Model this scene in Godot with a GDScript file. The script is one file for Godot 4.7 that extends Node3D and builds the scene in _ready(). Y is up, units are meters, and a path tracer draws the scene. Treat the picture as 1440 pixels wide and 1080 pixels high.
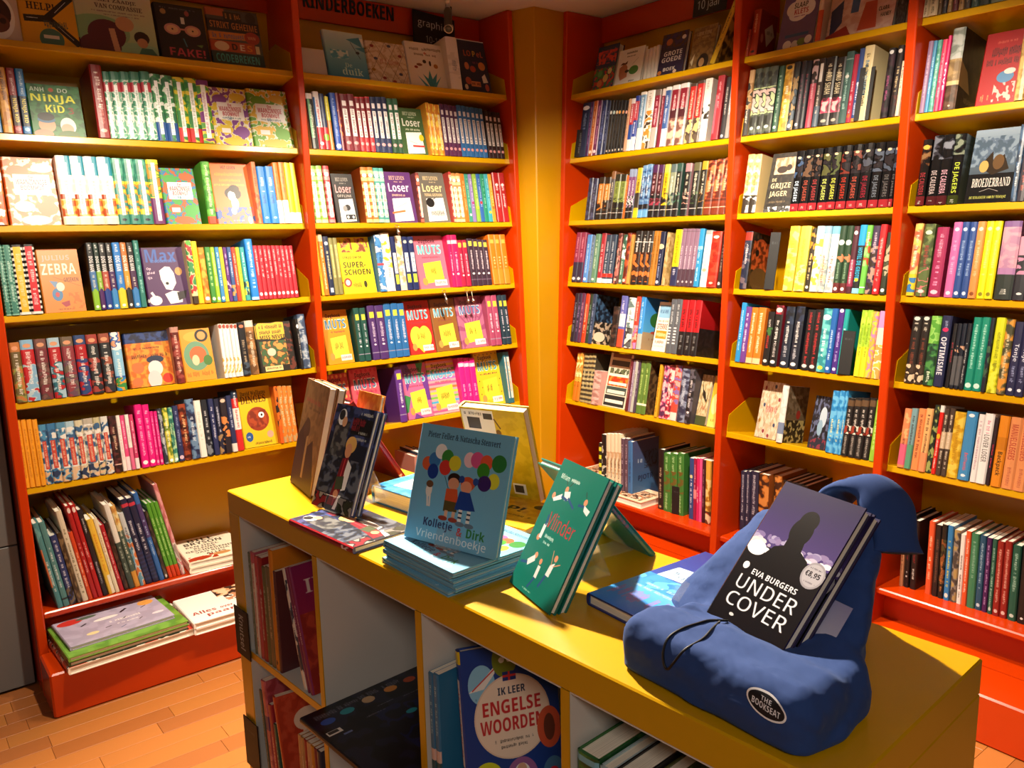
extends Node3D

func _ready():
	# camera
	var cam := Camera3D.new()
	cam.name = "camera"
	cam.transform = Transform3D(Basis(Vector3(0.78417915, -0.02111713, 0.62017507), Vector3(0.12449101, 0.98445564, -0.12389142), Vector3(-0.60791862, 0.17435929, 0.77461848)), Vector3(-2.66569, 1.356, 3.03798))
	cam.fov = 49.777
	cam.near = 0.05
	add_child(cam)
	cam.current = true
	# environment
	var we := WorldEnvironment.new()
	we.name = "environment"
	var env := Environment.new()
	env.background_mode = Environment.BG_COLOR
	env.background_color = Color(0.02, 0.02, 0.02)
	env.tonemap_mode = Environment.TONE_MAPPER_LINEAR
	env.tonemap_exposure = 1.0
	env.sdfgi_enabled = true
	env.ssao_enabled = true
	env.ssil_enabled = true
	we.environment = env
	add_child(we)
	# lights
	spot_lamp(Vector3(-1.15, 2.2, 1.25), Vector3(-0.23, 0.9, 0.85), 4.3, "ceiling spotlight aimed at the shelves right of the column")
	spot_lamp(Vector3(-1.15, 2.2, 2.05), Vector3(-0.23, 0.85, 1.75), 4.3, "ceiling spotlight aimed at the rightmost shelves")
	spot_lamp(Vector3(-2.0, 2.2, 1.15), Vector3(-1.93, 0.72, 0.25), 3.4, "ceiling spotlight aimed at the leftmost shelves")
	spot_lamp(Vector3(-1.15, 2.2, 1.15), Vector3(-1.0, 0.78, 0.25), 4.0, "ceiling spotlight aimed at the shelves left of the column")
	spot_lamp(Vector3(-1.5, 2.2, 1.0), Vector3(-1.78, 0.7, 1.85), 14.0, "ceiling spotlight aimed at the yellow counter", 48.0)
	unseen_room_lamp(Vector3(-3.3, CEIL - 0.02, 3.9), Vector2(0.3, 0.3), 2.9, 1.5, "unseen ceiling light behind the camera, lighting the counter front")  # out of view, placed to light the counter front and covers facing the aisle
	# materials
	setup_fonts()
	mat("orange", Color(0.72, 0.205, 0.008), 0.26)
	mat("yellow", Color(0.76, 0.575, 0.0), 0.28)
	mat("yellow_paint", Color(0.7, 0.5, 0.0), 0.4)
	mat("white", Color(0.72, 0.7, 0.68), 0.7)
	mat("wall", Color(0.42, 0.4, 0.38), 0.8)
	mat("grey", Color(0.42, 0.41, 0.4), 0.5)
	mat("grey_dark", Color(0.2, 0.2, 0.2), 0.6)
	mat("slab", Color(0.5, 0.32, 0.15), 0.5)
	mat("black", Color(0.02, 0.02, 0.022), 0.5)
	mat("cell_white", Color(0.8, 0.79, 0.77), 0.5)
	mat("metal", Color(0.62, 0.58, 0.54), 0.3, 0.95)
	mat("metal_dark", Color(0.3, 0.28, 0.26), 0.45, 0.8)
	mat("cord", Color(0.85, 0.8, 0.68), 0.7)
	var sm := mat("suede", Color(0.1, 0.225, 0.46), 0.9)
	sm.rim_enabled = true
	sm.rim = 0.4
	sm.rim_tint = 0.6
	var am := mat("acrylic", Color(0.95, 0.97, 0.97, 0.06), 0.02)
	am.transparency = BaseMaterial3D.TRANSPARENCY_ALPHA
	var at := mat("acrylic_thin", Color(0.95, 0.97, 0.97, 0.04), 0.12)
	at.transparency = BaseMaterial3D.TRANSPARENCY_ALPHA
	var pi := Image.create(64, 4, false, Image.FORMAT_RGB8)
	rng.seed = 3
	for x in 64:
		var k := rng.randf_range(0.82, 0.97)
		for y in 4:
			pi.set_pixel(x, y, Color(k, k * 0.975, k * 0.91))
	var pm := mat("paper", Color.WHITE, 0.8)
	pm.albedo_texture = ImageTexture.create_from_image(pi)
	build_room()
	build_shelving()
	build_rows()
	build_counter()
	build_base_stock()
	build_show()
	build_signs()
	build_lamp()
	build_key_rings()
	finish_atlases()

func spot_lamp(at: Vector3, aim: Vector3, energy: float, label: String, cone := 45.0):
	var o := thing("ceiling_spotlight", label, "spotlight", Transform3D(Basis.IDENTITY, at), "ceiling spotlights out of view")
	var dir := (aim - at).normalized()
	var b := Basis.looking_at(dir, Vector3.UP)
	var met := StandardMaterial3D.new()
	met.albedo_color = Color(0.55, 0.55, 0.55)
	met.metallic = 0.9
	met.roughness = 0.35
	part("stem", tube(PackedVector3Array([Vector3(0, 0.0, 0), Vector3(0, CEIL - at.y, 0)]), 0.008), met, o)
	var xf := Transform3D(b * Basis(Vector3.RIGHT, -PI / 2), Vector3.ZERO)
	part("head", lathe(PackedVector2Array([Vector2(0.0, -0.07), Vector2(0.03, -0.07), Vector2(0.034, 0.02), Vector2(0.03, 0.02), Vector2(0.026, 0.0)])), met, o, xf)
	var gl := StandardMaterial3D.new()
	gl.albedo_color = Color(1, 0.95, 0.85)
	gl.emission_enabled = true
	gl.emission = Color(1, 0.92, 0.8)
	gl.emission_energy_multiplier = 3.0
	part("bulb", lathe(PackedVector2Array([Vector2(0.026, 0.0), Vector2(0.0, 0.004)])), gl, o, xf)
	var l := SpotLight3D.new()
	l.name = "light"
	l.light_color = Color(1.0, 0.93, 0.83)
	l.light_energy = energy
	l.light_size = 0.03
	l.spot_range = 12.0
	l.spot_attenuation = 2.0
	l.spot_angle = cone
	l.spot_angle_attenuation = 0.7
	l.shadow_enabled = true
	o.add_child(l)
	l.transform = Transform3D(b, dir * 0.03)

func unseen_room_lamp(at: Vector3, half: Vector2, energy: float, glow: float, label: String):
	var o := thing("unseen_ceiling_light", label, "ceiling light", Transform3D(Basis.IDENTITY, at))
	var gl := StandardMaterial3D.new()
	gl.albedo_color = Color(1, 1, 1)
	gl.emission_enabled = true
	gl.emission = Color(1, 0.95, 0.89)
	gl.emission_energy_multiplier = glow
	var fr := StandardMaterial3D.new()
	fr.albedo_color = Color(0.8, 0.8, 0.8)
	part("frame", box(Vector3(-half.x - 0.02, 0.0, -half.y - 0.02), Vector3(half.x + 0.02, 0.018, half.y + 0.02)), fr, o)
	part("diffuser", box(Vector3(-half.x, -0.006, -half.y), Vector3(half.x, -0.001, half.y)), gl, o)
	var l := AreaLight3D.new()
	l.name = "light"
	l.area_size = half * 2.0
	l.light_color = Color(1, 0.95, 0.89)
	l.light_energy = energy
	l.shadow_enabled = true
	o.add_child(l)
	l.transform = Transform3D(Basis(Vector3.RIGHT, -PI / 2), Vector3(0, -0.02, 0))

# ---------- helpers: names, nodes, meshes ----------
var taken := {}
var mats := {}
var rng := RandomNumberGenerator.new()

func numbered(called: String) -> String:
	if not taken.has(called):
		taken[called] = 0
		return called
	taken[called] += 1
	return "%s_%03d" % [called, taken[called]]

func thing(called: String, label: String, category: String, xf: Transform3D, group := "") -> Node3D:
	var o := Node3D.new()
	o.name = numbered(called)
	add_child(o)
	o.transform = xf
	o.set_meta("label", label)
	o.set_meta("category", category)
	if group != "":
		o.set_meta("group", group)
	return o

func part(called: String, mesh: Mesh, mat: Material, parent: Node, xf := Transform3D.IDENTITY) -> MeshInstance3D:
	var o := MeshInstance3D.new()
	o.name = called
	o.mesh = mesh
	o.material_override = mat
	parent.add_child(o, true)
	o.transform = xf
	return o

func struct(called: String, mesh: Mesh, mat: Material, label := "") -> MeshInstance3D:
	var o := part(called, mesh, mat, self)
	o.set_meta("kind", "structure")
	if label != "":
		o.set_meta("label", label)
	return o

func mat(key: String, col: Color, rough := 0.5, metal := 0.0) -> StandardMaterial3D:
	var m := StandardMaterial3D.new()
	m.albedo_color = col
	m.roughness = rough
	m.metallic = metal
	mats[key] = m
	return m

func ms() -> SurfaceTool:
	var st := SurfaceTool.new()
	st.begin(Mesh.PRIMITIVE_TRIANGLES)
	return st

# one flat quad, corners bottom-left, bottom-right, top-right, top-left seen from outside
func quad(st: SurfaceTool, a: Vector3, b: Vector3, c: Vector3, d: Vector3, uv := Rect2(0, 0, 1, 1)):
	var n := (d - a).cross(b - a)
	if n.length() < 1e-12:
		n = (c - b).cross(b - a)
	n = -n.normalized()
	var P := [a, d, c, a, c, b]
	var l := uv.position.x
	var r := uv.end.x
	var t := uv.position.y
	var m := uv.end.y
	var U := [Vector2(l, m), Vector2(l, t), Vector2(r, t), Vector2(l, m), Vector2(r, t), Vector2(r, m)]
	for i in 6:
		st.set_normal(n)
		st.set_uv(U[i])
		st.add_vertex(P[i])

func add_box(st: SurfaceTool, lo: Vector3, hi: Vector3, uv := Rect2(0, 0, 1, 1)):
	var x0 := lo.x
	var y0 := lo.y
	var z0 := lo.z
	var x1 := hi.x
	var y1 := hi.y
	var z1 := hi.z
	quad(st, Vector3(x0, y0, z1), Vector3(x1, y0, z1), Vector3(x1, y1, z1), Vector3(x0, y1, z1), uv)
	quad(st, Vector3(x1, y0, z0), Vector3(x0, y0, z0), Vector3(x0, y1, z0), Vector3(x1, y1, z0), uv)
	quad(st, Vector3(x0, y0, z0), Vector3(x0, y0, z1), Vector3(x0, y1, z1), Vector3(x0, y1, z0), uv)
	quad(st, Vector3(x1, y0, z1), Vector3(x1, y0, z0), Vector3(x1, y1, z0), Vector3(x1, y1, z1), uv)
	quad(st, Vector3(x0, y1, z1), Vector3(x1, y1, z1), Vector3(x1, y1, z0), Vector3(x0, y1, z0), uv)
	quad(st, Vector3(x0, y0, z0), Vector3(x1, y0, z0), Vector3(x1, y0, z1), Vector3(x0, y0, z1), uv)

func box(lo: Vector3, hi: Vector3) -> ArrayMesh:
	var st := ms()
	add_box(st, lo, hi)
	return st.commit()

# prism between two rings of equal length (each ring counter-clockwise seen from the b side), with caps
func add_loft(st: SurfaceTool, a: PackedVector3Array, b: PackedVector3Array, caps := true):
	var n := a.size()
	for i in n:
		var j := (i + 1) % n
		quad(st, a[i], a[j], b[j], b[i])
	if caps:
		for i in range(1, n - 1):
			tri(st, b[0], b[i], b[i + 1])
			tri(st, a[0], a[i + 1], a[i])

func tri(st: SurfaceTool, a: Vector3, b: Vector3, c: Vector3):
	var n := (b - a).cross(c - a).normalized()
	for p in [a, c, b]:
		st.set_normal(n)
		st.set_uv(Vector2.ZERO)
		st.add_vertex(p)

func loft(a: PackedVector3Array, b: PackedVector3Array) -> ArrayMesh:
	var st := ms()
	add_loft(st, a, b)
	return st.commit()

# box with bevelled vertical and top edges
func bevel_box(lo: Vector3, hi: Vector3, e := 0.003) -> ArrayMesh:
	var st := ms()
	var ring := func(y: float, k: float) -> PackedVector3Array:
		return PackedVector3Array([Vector3(lo.x + k, y, hi.z - k - e), Vector3(lo.x + k + e, y, hi.z - k), Vector3(hi.x - k - e, y, hi.z - k), Vector3(hi.x - k, y, hi.z - k - e),
			Vector3(hi.x - k, y, lo.z + k + e), Vector3(hi.x - k - e, y, lo.z + k), Vector3(lo.x + k + e, y, lo.z + k), Vector3(lo.x + k, y, lo.z + k + e)])
	var r0: PackedVector3Array = ring.call(lo.y, e)
	var r1: PackedVector3Array = ring.call(lo.y + e, 0.0)
	var r2: PackedVector3Array = ring.call(hi.y - e, 0.0)
	var r3: PackedVector3Array = ring.call(hi.y, e)
	add_loft(st, r0, r1, false)
	add_loft(st, r1, r2, false)
	add_loft(st, r2, r3, false)
	for i in range(1, 7):
		tri(st, r3[0], r3[i], r3[i + 1])
		tri(st, r0[0], r0[i + 1], r0[i])
	return st.commit()

func tube(path: PackedVector3Array, rad: float, sides := 8) -> ArrayMesh:
	var st := ms()
	st.set_smooth_group(0)
	var prev := PackedVector3Array()
	var nrm := Vector3.UP
	for i in path.size():
		var t := (path[mini(i + 1, path.size() - 1)] - path[maxi(i - 1, 0)]).normalized()
		if absf(nrm.dot(t)) > 0.9:
			nrm = Vector3.RIGHT
		nrm = (nrm - t * nrm.dot(t)).normalized()
		var bn := t.cross(nrm)
		var ring := PackedVector3Array()
		for k in sides:
			var an := TAU * k / sides
			ring.append(path[i] + (nrm * cos(an) + bn * sin(an)) * rad)
		if i > 0:
			add_loft(st, prev, ring, false)
		if i == 0 or i == path.size() - 1:
			for k in range(1, sides - 1):
				if i == 0:
					tri(st, ring[0], ring[k + 1], ring[k])
				else:
					tri(st, ring[0], ring[k], ring[k + 1])
		prev = ring
	st.generate_normals()
	return st.commit()

func lathe(prof: PackedVector2Array, sides := 24) -> ArrayMesh:
	var st := ms()
	for i in prof.size() - 1:
		for k in sides:
			var a0 := TAU * k / sides
			var a1 := TAU * (k + 1) / sides
			var f := func(p: Vector2, an: float) -> Vector3: return Vector3(p.x * sin(an), p.y, p.x * cos(an))
			quad(st, f.call(prof[i], a0), f.call(prof[i], a1), f.call(prof[i + 1], a1), f.call(prof[i + 1], a0))
	st.generate_normals()
	return st.commit()

# ---------- painting of print: spines and covers ----------
var ts: TextServer
var fonts := {}
var noise := FastNoiseLite.new()

func hexc(h: String) -> Color:
	if h.length() == 3:
		return Color.html(h[0] + h[0] + h[1] + h[1] + h[2] + h[2])
	return Color.html(h)

func setup_fonts():
	ts = TextServerManager.get_primary_interface()
	for k in [["b", "Droid Sans", 700], ["r", "Droid Sans", 400], ["s", "Droid Serif", 700]]:
		var f := SystemFont.new()
		f.font_names = PackedStringArray([k[1]])
		f.font_weight = k[2]
		fonts[k[0]] = f

func text_image(txt: String, fk: String, size: int, col: Color) -> Image:
	var rid: RID = fonts[fk].get_rids()[0]
	var sz := Vector2i(size, 0)
	var x := 0.0
	var glyphs := []
	var top := 1e9
	var bot := -1e9
	var right := 0.0
	for ch in txt:
		var gi := ts.font_get_glyph_index(rid, size, ch.unicode_at(0), 0)
		ts.font_render_glyph(rid, sz, gi)
		var off := ts.font_get_glyph_offset(rid, sz, gi)
		var gs := ts.font_get_glyph_size(rid, sz, gi)
		if ch != " ":
			glyphs.append([gi, Vector2(x + off.x, off.y)])
			top = minf(top, off.y)
			bot = maxf(bot, off.y + gs.y)
			right = maxf(right, x + off.x + gs.x)
		x += ts.font_get_glyph_advance(rid, size, gi).x
	if glyphs.is_empty():
		return Image.create(2, 2, false, Image.FORMAT_RGBA8)
	var img := Image.create(maxi(2, int(right) + 2), maxi(2, int(bot - top) + 1), false, Image.FORMAT_RGBA8)
	img.fill(Color(col.r, col.g, col.b, 0))
	for g in glyphs:
		var ti := ts.font_get_glyph_texture_idx(rid, sz, g[0])
		if ti < 0:
			continue
		var src := ts.font_get_texture_image(rid, sz, ti)
		var r := ts.font_get_glyph_uv_rect(rid, sz, g[0])
		for yy in int(r.size.y):
			for xx in int(r.size.x):
				var al := src.get_pixel(int(r.position.x) + xx, int(r.position.y) + yy).a
				if al > 0.02:
					var px := int(g[1].x) + xx
					var py := int(g[1].y - top) + yy
					if px >= 0 and py >= 0 and px < img.get_width() and py < img.get_height():
						img.set_pixel(px, py, Color(col.r, col.g, col.b, maxf(al, img.get_pixel(px, py).a)))
	return img

# text stretched into a pixel box; turned = reads from top to bottom
func put_text(im: Image, x: float, y: float, w: float, h: float, txt: String, fk: String, col: Color, turned := false):
	var t := text_image(txt, fk, 40, col)
	if turned:
		t.rotate_90(CLOCKWISE)
	t.resize(maxi(1, int(w)), maxi(1, int(h)), Image.INTERPOLATE_LANCZOS if false else Image.INTERPOLATE_BILINEAR)
	im.blend_rect(t, Rect2i(0, 0, t.get_width(), t.get_height()), Vector2i(int(x), int(y)))

func put_rect(im: Image, x: float, y: float, w: float, h: float, col: Color):
	im.fill_rect(Rect2i(int(round(x)), int(round(y)), maxi(1, int(round(w))), maxi(1, int(round(h)))).intersection(Rect2i(0, 0, im.get_width(), im.get_height())), col)

func put_ellipse(im: Image, cx: float, cy: float, rx: float, ry: float, col: Color):
	for y in range(maxi(0, int(cy - ry)), mini(im.get_height(), int(cy + ry) + 1)):
		var k := 1.0 - pow((y + 0.5 - cy) / ry, 2.0)
		if k > 0.0:
			var hw := rx * sqrt(k)
			put_rect(im, cx - hw, y, hw * 2.0, 1, col)

func put_poly(im: Image, pts: PackedVector2Array, col: Color):
	var y0 := 1e9
	var y1 := -1e9
	for p in pts:
		y0 = minf(y0, p.y)
		y1 = maxf(y1, p.y)
	for y in range(maxi(0, int(y0)), mini(im.get_height(), int(y1) + 1)):
		var xs := []
		for i in pts.size():
			var a := pts[i]
			var b := pts[(i + 1) % pts.size()]
			if (a.y <= y + 0.5) != (b.y <= y + 0.5):
				xs.append(a.x + (y + 0.5 - a.y) / (b.y - a.y) * (b.x - a.x))
		xs.sort()
		for i in range(0, xs.size() - 1, 2):
			put_rect(im, xs[i], y, xs[i + 1] - xs[i], 1, col)

func put_line(im: Image, a: Vector2, b: Vector2, w: float, col: Color):
	var n := (b - a).normalized().orthogonal() * w * 0.5
	put_poly(im, PackedVector2Array([a + n, b + n, b - n, a - n]), col)

# lettering too small to read in the photograph: rows of letter-sized ticks
func put_scribble(im: Image, x: float, y: float, w: float, h: float, col: Color, turned: bool):
	var length := h if turned else w
	var thick := w if turned else h
	var p := 0.0
	while p < length:
		var step := clampf(thick * rng.randf_range(0.35, 0.75), 2.0, 9.0)
		if rng.randf() > 0.16:
			var lo := rng.randf_range(0.0, 0.25)
			var hi := rng.randf_range(0.75, 1.0)
			for q in 2:
				var s0 := p + q * step * 0.45
				if s0 >= length:
					break
				var sw := maxf(1.0, step * 0.22)
				if turned:
					put_rect(im, x + thick * lo, y + s0, thick * (hi - lo), sw, col)
				else:
					put_rect(im, x + s0, y + thick * lo, sw, thick * (hi - lo), col)
			var bar := thick * rng.randf_range(0.2, 0.75)
			if turned:
				put_rect(im, x + bar, y + p, maxf(1.0, thick * 0.15), step * 0.7, col)
			else:
				put_rect(im, x + p, y + bar, step * 0.7, maxf(1.0, thick * 0.15), col)
		p += step

func put_mottle(im: Image, x: float, y: float, w: float, h: float, cs: Array, sc: float):
	noise.seed = rng.randi() % 10000
	noise.frequency = 1.0
	noise.fractal_octaves = 2
	for j in range(maxi(0, int(y)), mini(im.get_height(), int(y + h))):
		for i in range(maxi(0, int(x)), mini(im.get_width(), int(x + w))):
			var v := noise.get_noise_2d(i * sc, j * sc)
			im.set_pixel(i, j, cs[0] if absf(v) < 0.13 else (cs[1] if v > 0.0 else cs[2]))

func paint_spine(spec: String, W: int, H: int) -> Image:
	rng.seed = hash(spec)
	var ops := spec.split(";")
	var im := Image.create(W, H, false, Image.FORMAT_RGBA8)
	im.fill(hexc(ops[0]))
	for o in ops.slice(1):
		var a := o.split(" ")
		match a[0]:
			"b":
				var x0 := float(a[4]) if a.size() > 4 else 0.0
				var x1 := float(a[5]) if a.size() > 5 else 1.0
				put_rect(im, x0 * W, float(a[2]) * H, (x1 - x0) * W, (float(a[3]) - float(a[2])) * H, hexc(a[1]))
			"b_":
				if a.size() > 2:
					put_rect(im, 0, float(a[2]) * H, W, 0.015 * H, hexc(a[1]))
			"r_":
				put_rect(im, 0.25 * W, float(a[2]) * H, 0.5 * W, 0.09 * H, hexc(a[1]))
			"e_":
				if a.size() > 2:
					put_ellipse(im, 0.5 * W, float(a[2]) * H, 0.3 * W, 0.035 * H, hexc(a[1]))
			"s":
				var x0 := float(a[4]) if a.size() > 4 else 0.3
				var x1 := float(a[5]) if a.size() > 5 else 0.7
				put_scribble(im, x0 * W, float(a[2]) * H, (x1 - x0) * W, (float(a[3]) - float(a[2])) * H, hexc(a[1]), true)
			"t":
				put_text(im, 0.2 * W, float(a[2]) * H, 0.6 * W, (float(a[3]) - float(a[2])) * H, " ".join(a.slice(4)), "b", hexc(a[1]), true)
			"d":
				put_ellipse(im, 0.5 * W, float(a[2]) * H, float(a[3]) * W, float(a[3]) * W * 0.8, hexc(a[1]))
			"n":
				put_mottle(im, 0, float(a[4]) * H, W, (float(a[5]) - float(a[4])) * H, [hexc(a[1]), hexc(a[2]), hexc(a[3])], 0.026)
			"k":
				var n := int(a[5])
				for i in n:
					put_rect(im, 0, (float(a[3]) + (float(a[4]) - float(a[3])) * i / n) * H, W, (float(a[4]) - float(a[3])) * H / n + 1, hexc(a[1]) if i % 2 == 0 else hexc(a[2]))
	return im

func paint_cover(spec: String, W: int, H: int) -> Image:
	rng.seed = hash(spec)
	var ops := spec.split(";")
	var im := Image.create(W, H, false, Image.FORMAT_RGBA8)
	im.fill(hexc(ops[0]))
	for o in ops.slice(1):
		var a := o.split(" ")
		if a.size() < 5:
			continue
		var f := []
		for q in range(2, a.size()):
			f.append(float(a[q]))
		match a[0]:
			"r":
				put_rect(im, f[0] * W, f[1] * H, f[2] * W, f[3] * H, hexc(a[1]))
			"e":
				put_ellipse(im, f[0] * W, f[1] * H, f[2] * W, f[3] * H, hexc(a[1]))
			"l":
				put_line(im, Vector2(f[0] * W, f[1] * H), Vector2(f[2] * W, f[3] * H), f[4] * W, hexc(a[1]))
			"p":
				var pts := PackedVector2Array()
				for i in range(0, f.size() - 1, 2):
					pts.append(Vector2(f[i] * W, f[i + 1] * H))
				put_poly(im, pts, hexc(a[1]))
			"t", "^", "'":
				put_text(im, f[0] * W, f[1] * H, f[2] * W, f[3] * H, " ".join(a.slice(6)), {"t": "b", "^": "s", "'": "r"}[a[0]], hexc(a[1]))
			"v":
				put_text(im, f[0] * W, f[1] * H, f[2] * W, f[3] * H, " ".join(a.slice(6)), "b", hexc(a[1]), true)
			"s":
				put_scribble(im, f[0] * W, f[1] * H, f[2] * W, f[3] * H, hexc(a[1]), false)
			"n":
				put_mottle(im, float(a[4]) * W, float(a[5]) * H, float(a[6]) * W, float(a[7]) * H, [hexc(a[1]), hexc(a[2]), hexc(a[3])], 5.0 / W)
			"g":
				var c0 := hexc(a[1])
				var c1 := hexc(a[2])
				var gy := float(a[4]) * H
				var gh := float(a[6]) * H
				for y in range(int(gy), int(gy + gh)):
					put_rect(im, float(a[3]) * W, y, float(a[5]) * W, 1, c0.lerp(c1, (y - gy) / gh))
	return im

# ---------- atlases ----------
const AT := 2048
var atlases := []      # [image, cell w, cell h, used]
var cells := {}
func cell(kind: String, spec: String) -> Array:      # [atlas index, uv rect]
	var key := kind + spec
	if cells.has(key):
		return cells[key]
	var cw := 32 if kind == "s" else 204
	var ch := 256 if kind == "s" else 292
	var idx := -1
	for i in atlases.size():
		if atlases[i][1] == cw and atlases[i][3] < (AT / cw) * (AT / ch):
			idx = i
	if idx < 0:
		atlases.append([Image.create(AT, AT, false, Image.FORMAT_RGBA8), cw, ch, 0])
		idx = atlases.size() - 1
		for g in [["", 0.42], ["g", 0.14]]:
			var m := StandardMaterial3D.new()
			m.roughness = g[1]
			m.albedo_color = Color(0.9, 0.9, 0.9)
			mats["atlas%d%s" % [idx, g[0]]] = m
	var A: Array = atlases[idx]
	var n: int = A[3]
	A[3] = n + 1
	var per := AT / cw
	var px := (n % per) * cw
	var py := (n / per) * ch
	var im := paint_spine(spec, cw, ch) if kind == "s" else paint_cover(spec, cw, ch)
	A[0].blit_rect(im, Rect2i(0, 0, cw, ch), Vector2i(px, py))
	var r := [idx, Rect2((px + 0.6) / AT, (py + 0.6) / AT, (cw - 1.2) / AT, (ch - 1.2) / AT)]
	cells[key] = r
	return r

func finish_atlases():
	for i in atlases.size():
		var im: Image = atlases[i][0]
		im.convert(Image.FORMAT_RGB8)
		var tx := ImageTexture.create_from_image(im)
		mats["atlas%d" % i].albedo_texture = tx
		mats["atlas%dg" % i].albedo_texture = tx

func print_mat(im: Image, rough := 0.35) -> StandardMaterial3D:
	im.convert(Image.FORMAT_RGB8)
	var m := StandardMaterial3D.new()
	m.albedo_texture = ImageTexture.create_from_image(im)
	m.roughness = rough
	return m

# ---------- books ----------
# local frame: x 0..t across the spine, y up, spine faces +z at z = 0, fore-edge at z = -w
var book_cache := {}
func cover_mesh(t: float, h: float, w: float, b: float, su: Rect2, fu: Rect2, bu: Rect2, solid: Rect2) -> ArrayMesh:
	var st := ms()
	var sp := minf(0.004, t * 0.3)
	# front and back boards
	quad(st, Vector3(t, 0, -sp), Vector3(t, 0, -w), Vector3(t, h, -w), Vector3(t, h, -sp), fu)
	quad(st, Vector3(0, 0, -w), Vector3(0, 0, -sp), Vector3(0, h, -sp), Vector3(0, h, -w), bu)
	quad(st, Vector3(t - b, 0, -w), Vector3(t - b, 0, -sp), Vector3(t - b, h, -sp), Vector3(t - b, h, -w), solid)
	quad(st, Vector3(b, 0, -sp), Vector3(b, 0, -w), Vector3(b, h, -w), Vector3(b, h, -sp), solid)
	for x in [0.0, t - b]:
		quad(st, Vector3(x, h, -sp), Vector3(x + b, h, -sp), Vector3(x + b, h, -w), Vector3(x, h, -w), solid)
		quad(st, Vector3(x, 0, -w), Vector3(x + b, 0, -w), Vector3(x + b, 0, -sp), Vector3(x, 0, -sp), solid)
		quad(st, Vector3(x + b, 0, -w), Vector3(x, 0, -w), Vector3(x, h, -w), Vector3(x + b, h, -w), solid)
	# rounded spine
	var xs := [0.0, 0.14, 0.5, 0.86, 1.0]
	var zs := [-sp, -sp * 0.2, 0.0, -sp * 0.2, -sp]
	for i in 4:
		var x0: float = xs[i] * t
		var x1: float = xs[i + 1] * t
		var r := Rect2(su.position.x + su.size.x * xs[i], su.position.y, su.size.x * (xs[i + 1] - xs[i]), su.size.y)
		quad(st, Vector3(x0, 0, zs[i]), Vector3(x1, 0, zs[i + 1]), Vector3(x1, h, zs[i + 1]), Vector3(x0, h, zs[i]), r)
		quad(st, Vector3(x0, h, zs[i]), Vector3(x1, h, zs[i + 1]), Vector3(x1, h, -sp - b), Vector3(x0, h, -sp - b), solid)
		quad(st, Vector3(x0, 0, -sp - b), Vector3(x1, 0, -sp - b), Vector3(x1, 0, zs[i + 1]), Vector3(x0, 0, zs[i]), solid)
	return st.commit()

func page_mesh(t: float, h: float, w: float, b: float, ov: float) -> ArrayMesh:
	var st := ms()
	add_box(st, Vector3(b, ov, -(w - ov)), Vector3(t - b, h - ov, -0.0035 - b))
	return st.commit()

# spec strings may be ""; hero materials may replace the atlas
func book(called: String, label: String, category: String, xf: Transform3D, t: float, h: float, w: float, hard: bool, spine: String, front: String, group := "", gloss := "", own: StandardMaterial3D = null) -> Node3D:
	var o := thing(called, label, category, xf, group)
	var b := 0.0026 if hard else 0.0007
	var ov := 0.0032 if hard else 0.0004
	b = minf(b, t * 0.3)
	var key := "%.4f %.3f %.3f %s|%s|%s|%s" % [t, h, w, hard, spine, front, gloss]
	if not book_cache.has(key) or own:
		var m: Material
		var me: ArrayMesh
		if own:
			m = own
			me = cover_mesh(t, h, w, b, Rect2(0.015, 0.02, 0.03, 0.96), Rect2(0.05, 0, 0.95, 1), Rect2(0.05, 0.0, 0.01, 0.05), Rect2(0.052, 0.01, 0.004, 0.004))
		else:
			var cs := cell("s", spine if spine != "" else front.split(";")[0])
			var su: Rect2 = cs[1]
			var solid := Rect2(su.position + su.size * Vector2(0.02, 0.004), Vector2(0.0002, 0.0002))
			if front != "":
				# a face-out book takes its whole cover from the cover atlas
				var cf := cell("c", front)
				var fu: Rect2 = cf[1]
				solid = Rect2(fu.position + fu.size * Vector2(0.004, 0.003), Vector2(0.0002, 0.0002))
				m = mats["atlas%d%s" % [cf[0], gloss]]
				var strip := Rect2(fu.position.x, fu.position.y, fu.size.x * 0.02, fu.size.y)
				if spine != "":
					me = null
				else:
					me = cover_mesh(t, h, w, b, strip, fu, solid, solid)
				if me == null:
					# spine from the spine atlas, front board from the cover atlas: two surfaces of one cover
					me = cover_mesh(t, h, w, b, su, Rect2(su.position + su.size * Vector2(0.02, 0.004), Vector2(0.0002, 0.0002)), Rect2(su.position + su.size * Vector2(0.02, 0.004), Vector2(0.0002, 0.0002)), Rect2(su.position + su.size * Vector2(0.02, 0.004), Vector2(0.0002, 0.0002)))
					m = mats["atlas%d%s" % [cs[0], gloss]]
					var st := ms()
					quad(st, Vector3(t + 0.0002, 0, -0.004), Vector3(t + 0.0002, 0, -w), Vector3(t + 0.0002, h, -w), Vector3(t + 0.0002, h, -0.004), fu)
					book_cache[key + "front"] = [st.commit(), mats["atlas%d%s" % [cf[0], gloss]]]
			else:
				me = cover_mesh(t, h, w, b, su, solid, solid, solid)
				m = mats["atlas%d%s" % [cs[0], gloss]]
		book_cache[key] = [me, m, page_mesh(t, h, w, b, ov)]
	var e: Array = book_cache[key]
	var cv := part("cover", e[0], e[1], o)
	if book_cache.has(key + "front"):
		part("front_print", book_cache[key + "front"][0], book_cache[key + "front"][1], cv)
	part("pages", e[2], mats.paper, o)
	return o

# turned so that the front cover faces +z, spine at the left, origin at bottom left of the cover's back
func face_out(xf: Transform3D) -> Transform3D:
	return xf * Transform3D(Basis(Vector3(0, 0, 1), Vector3(0, 1, 0), Vector3(-1, 0, 0)), Vector3.ZERO)

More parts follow.
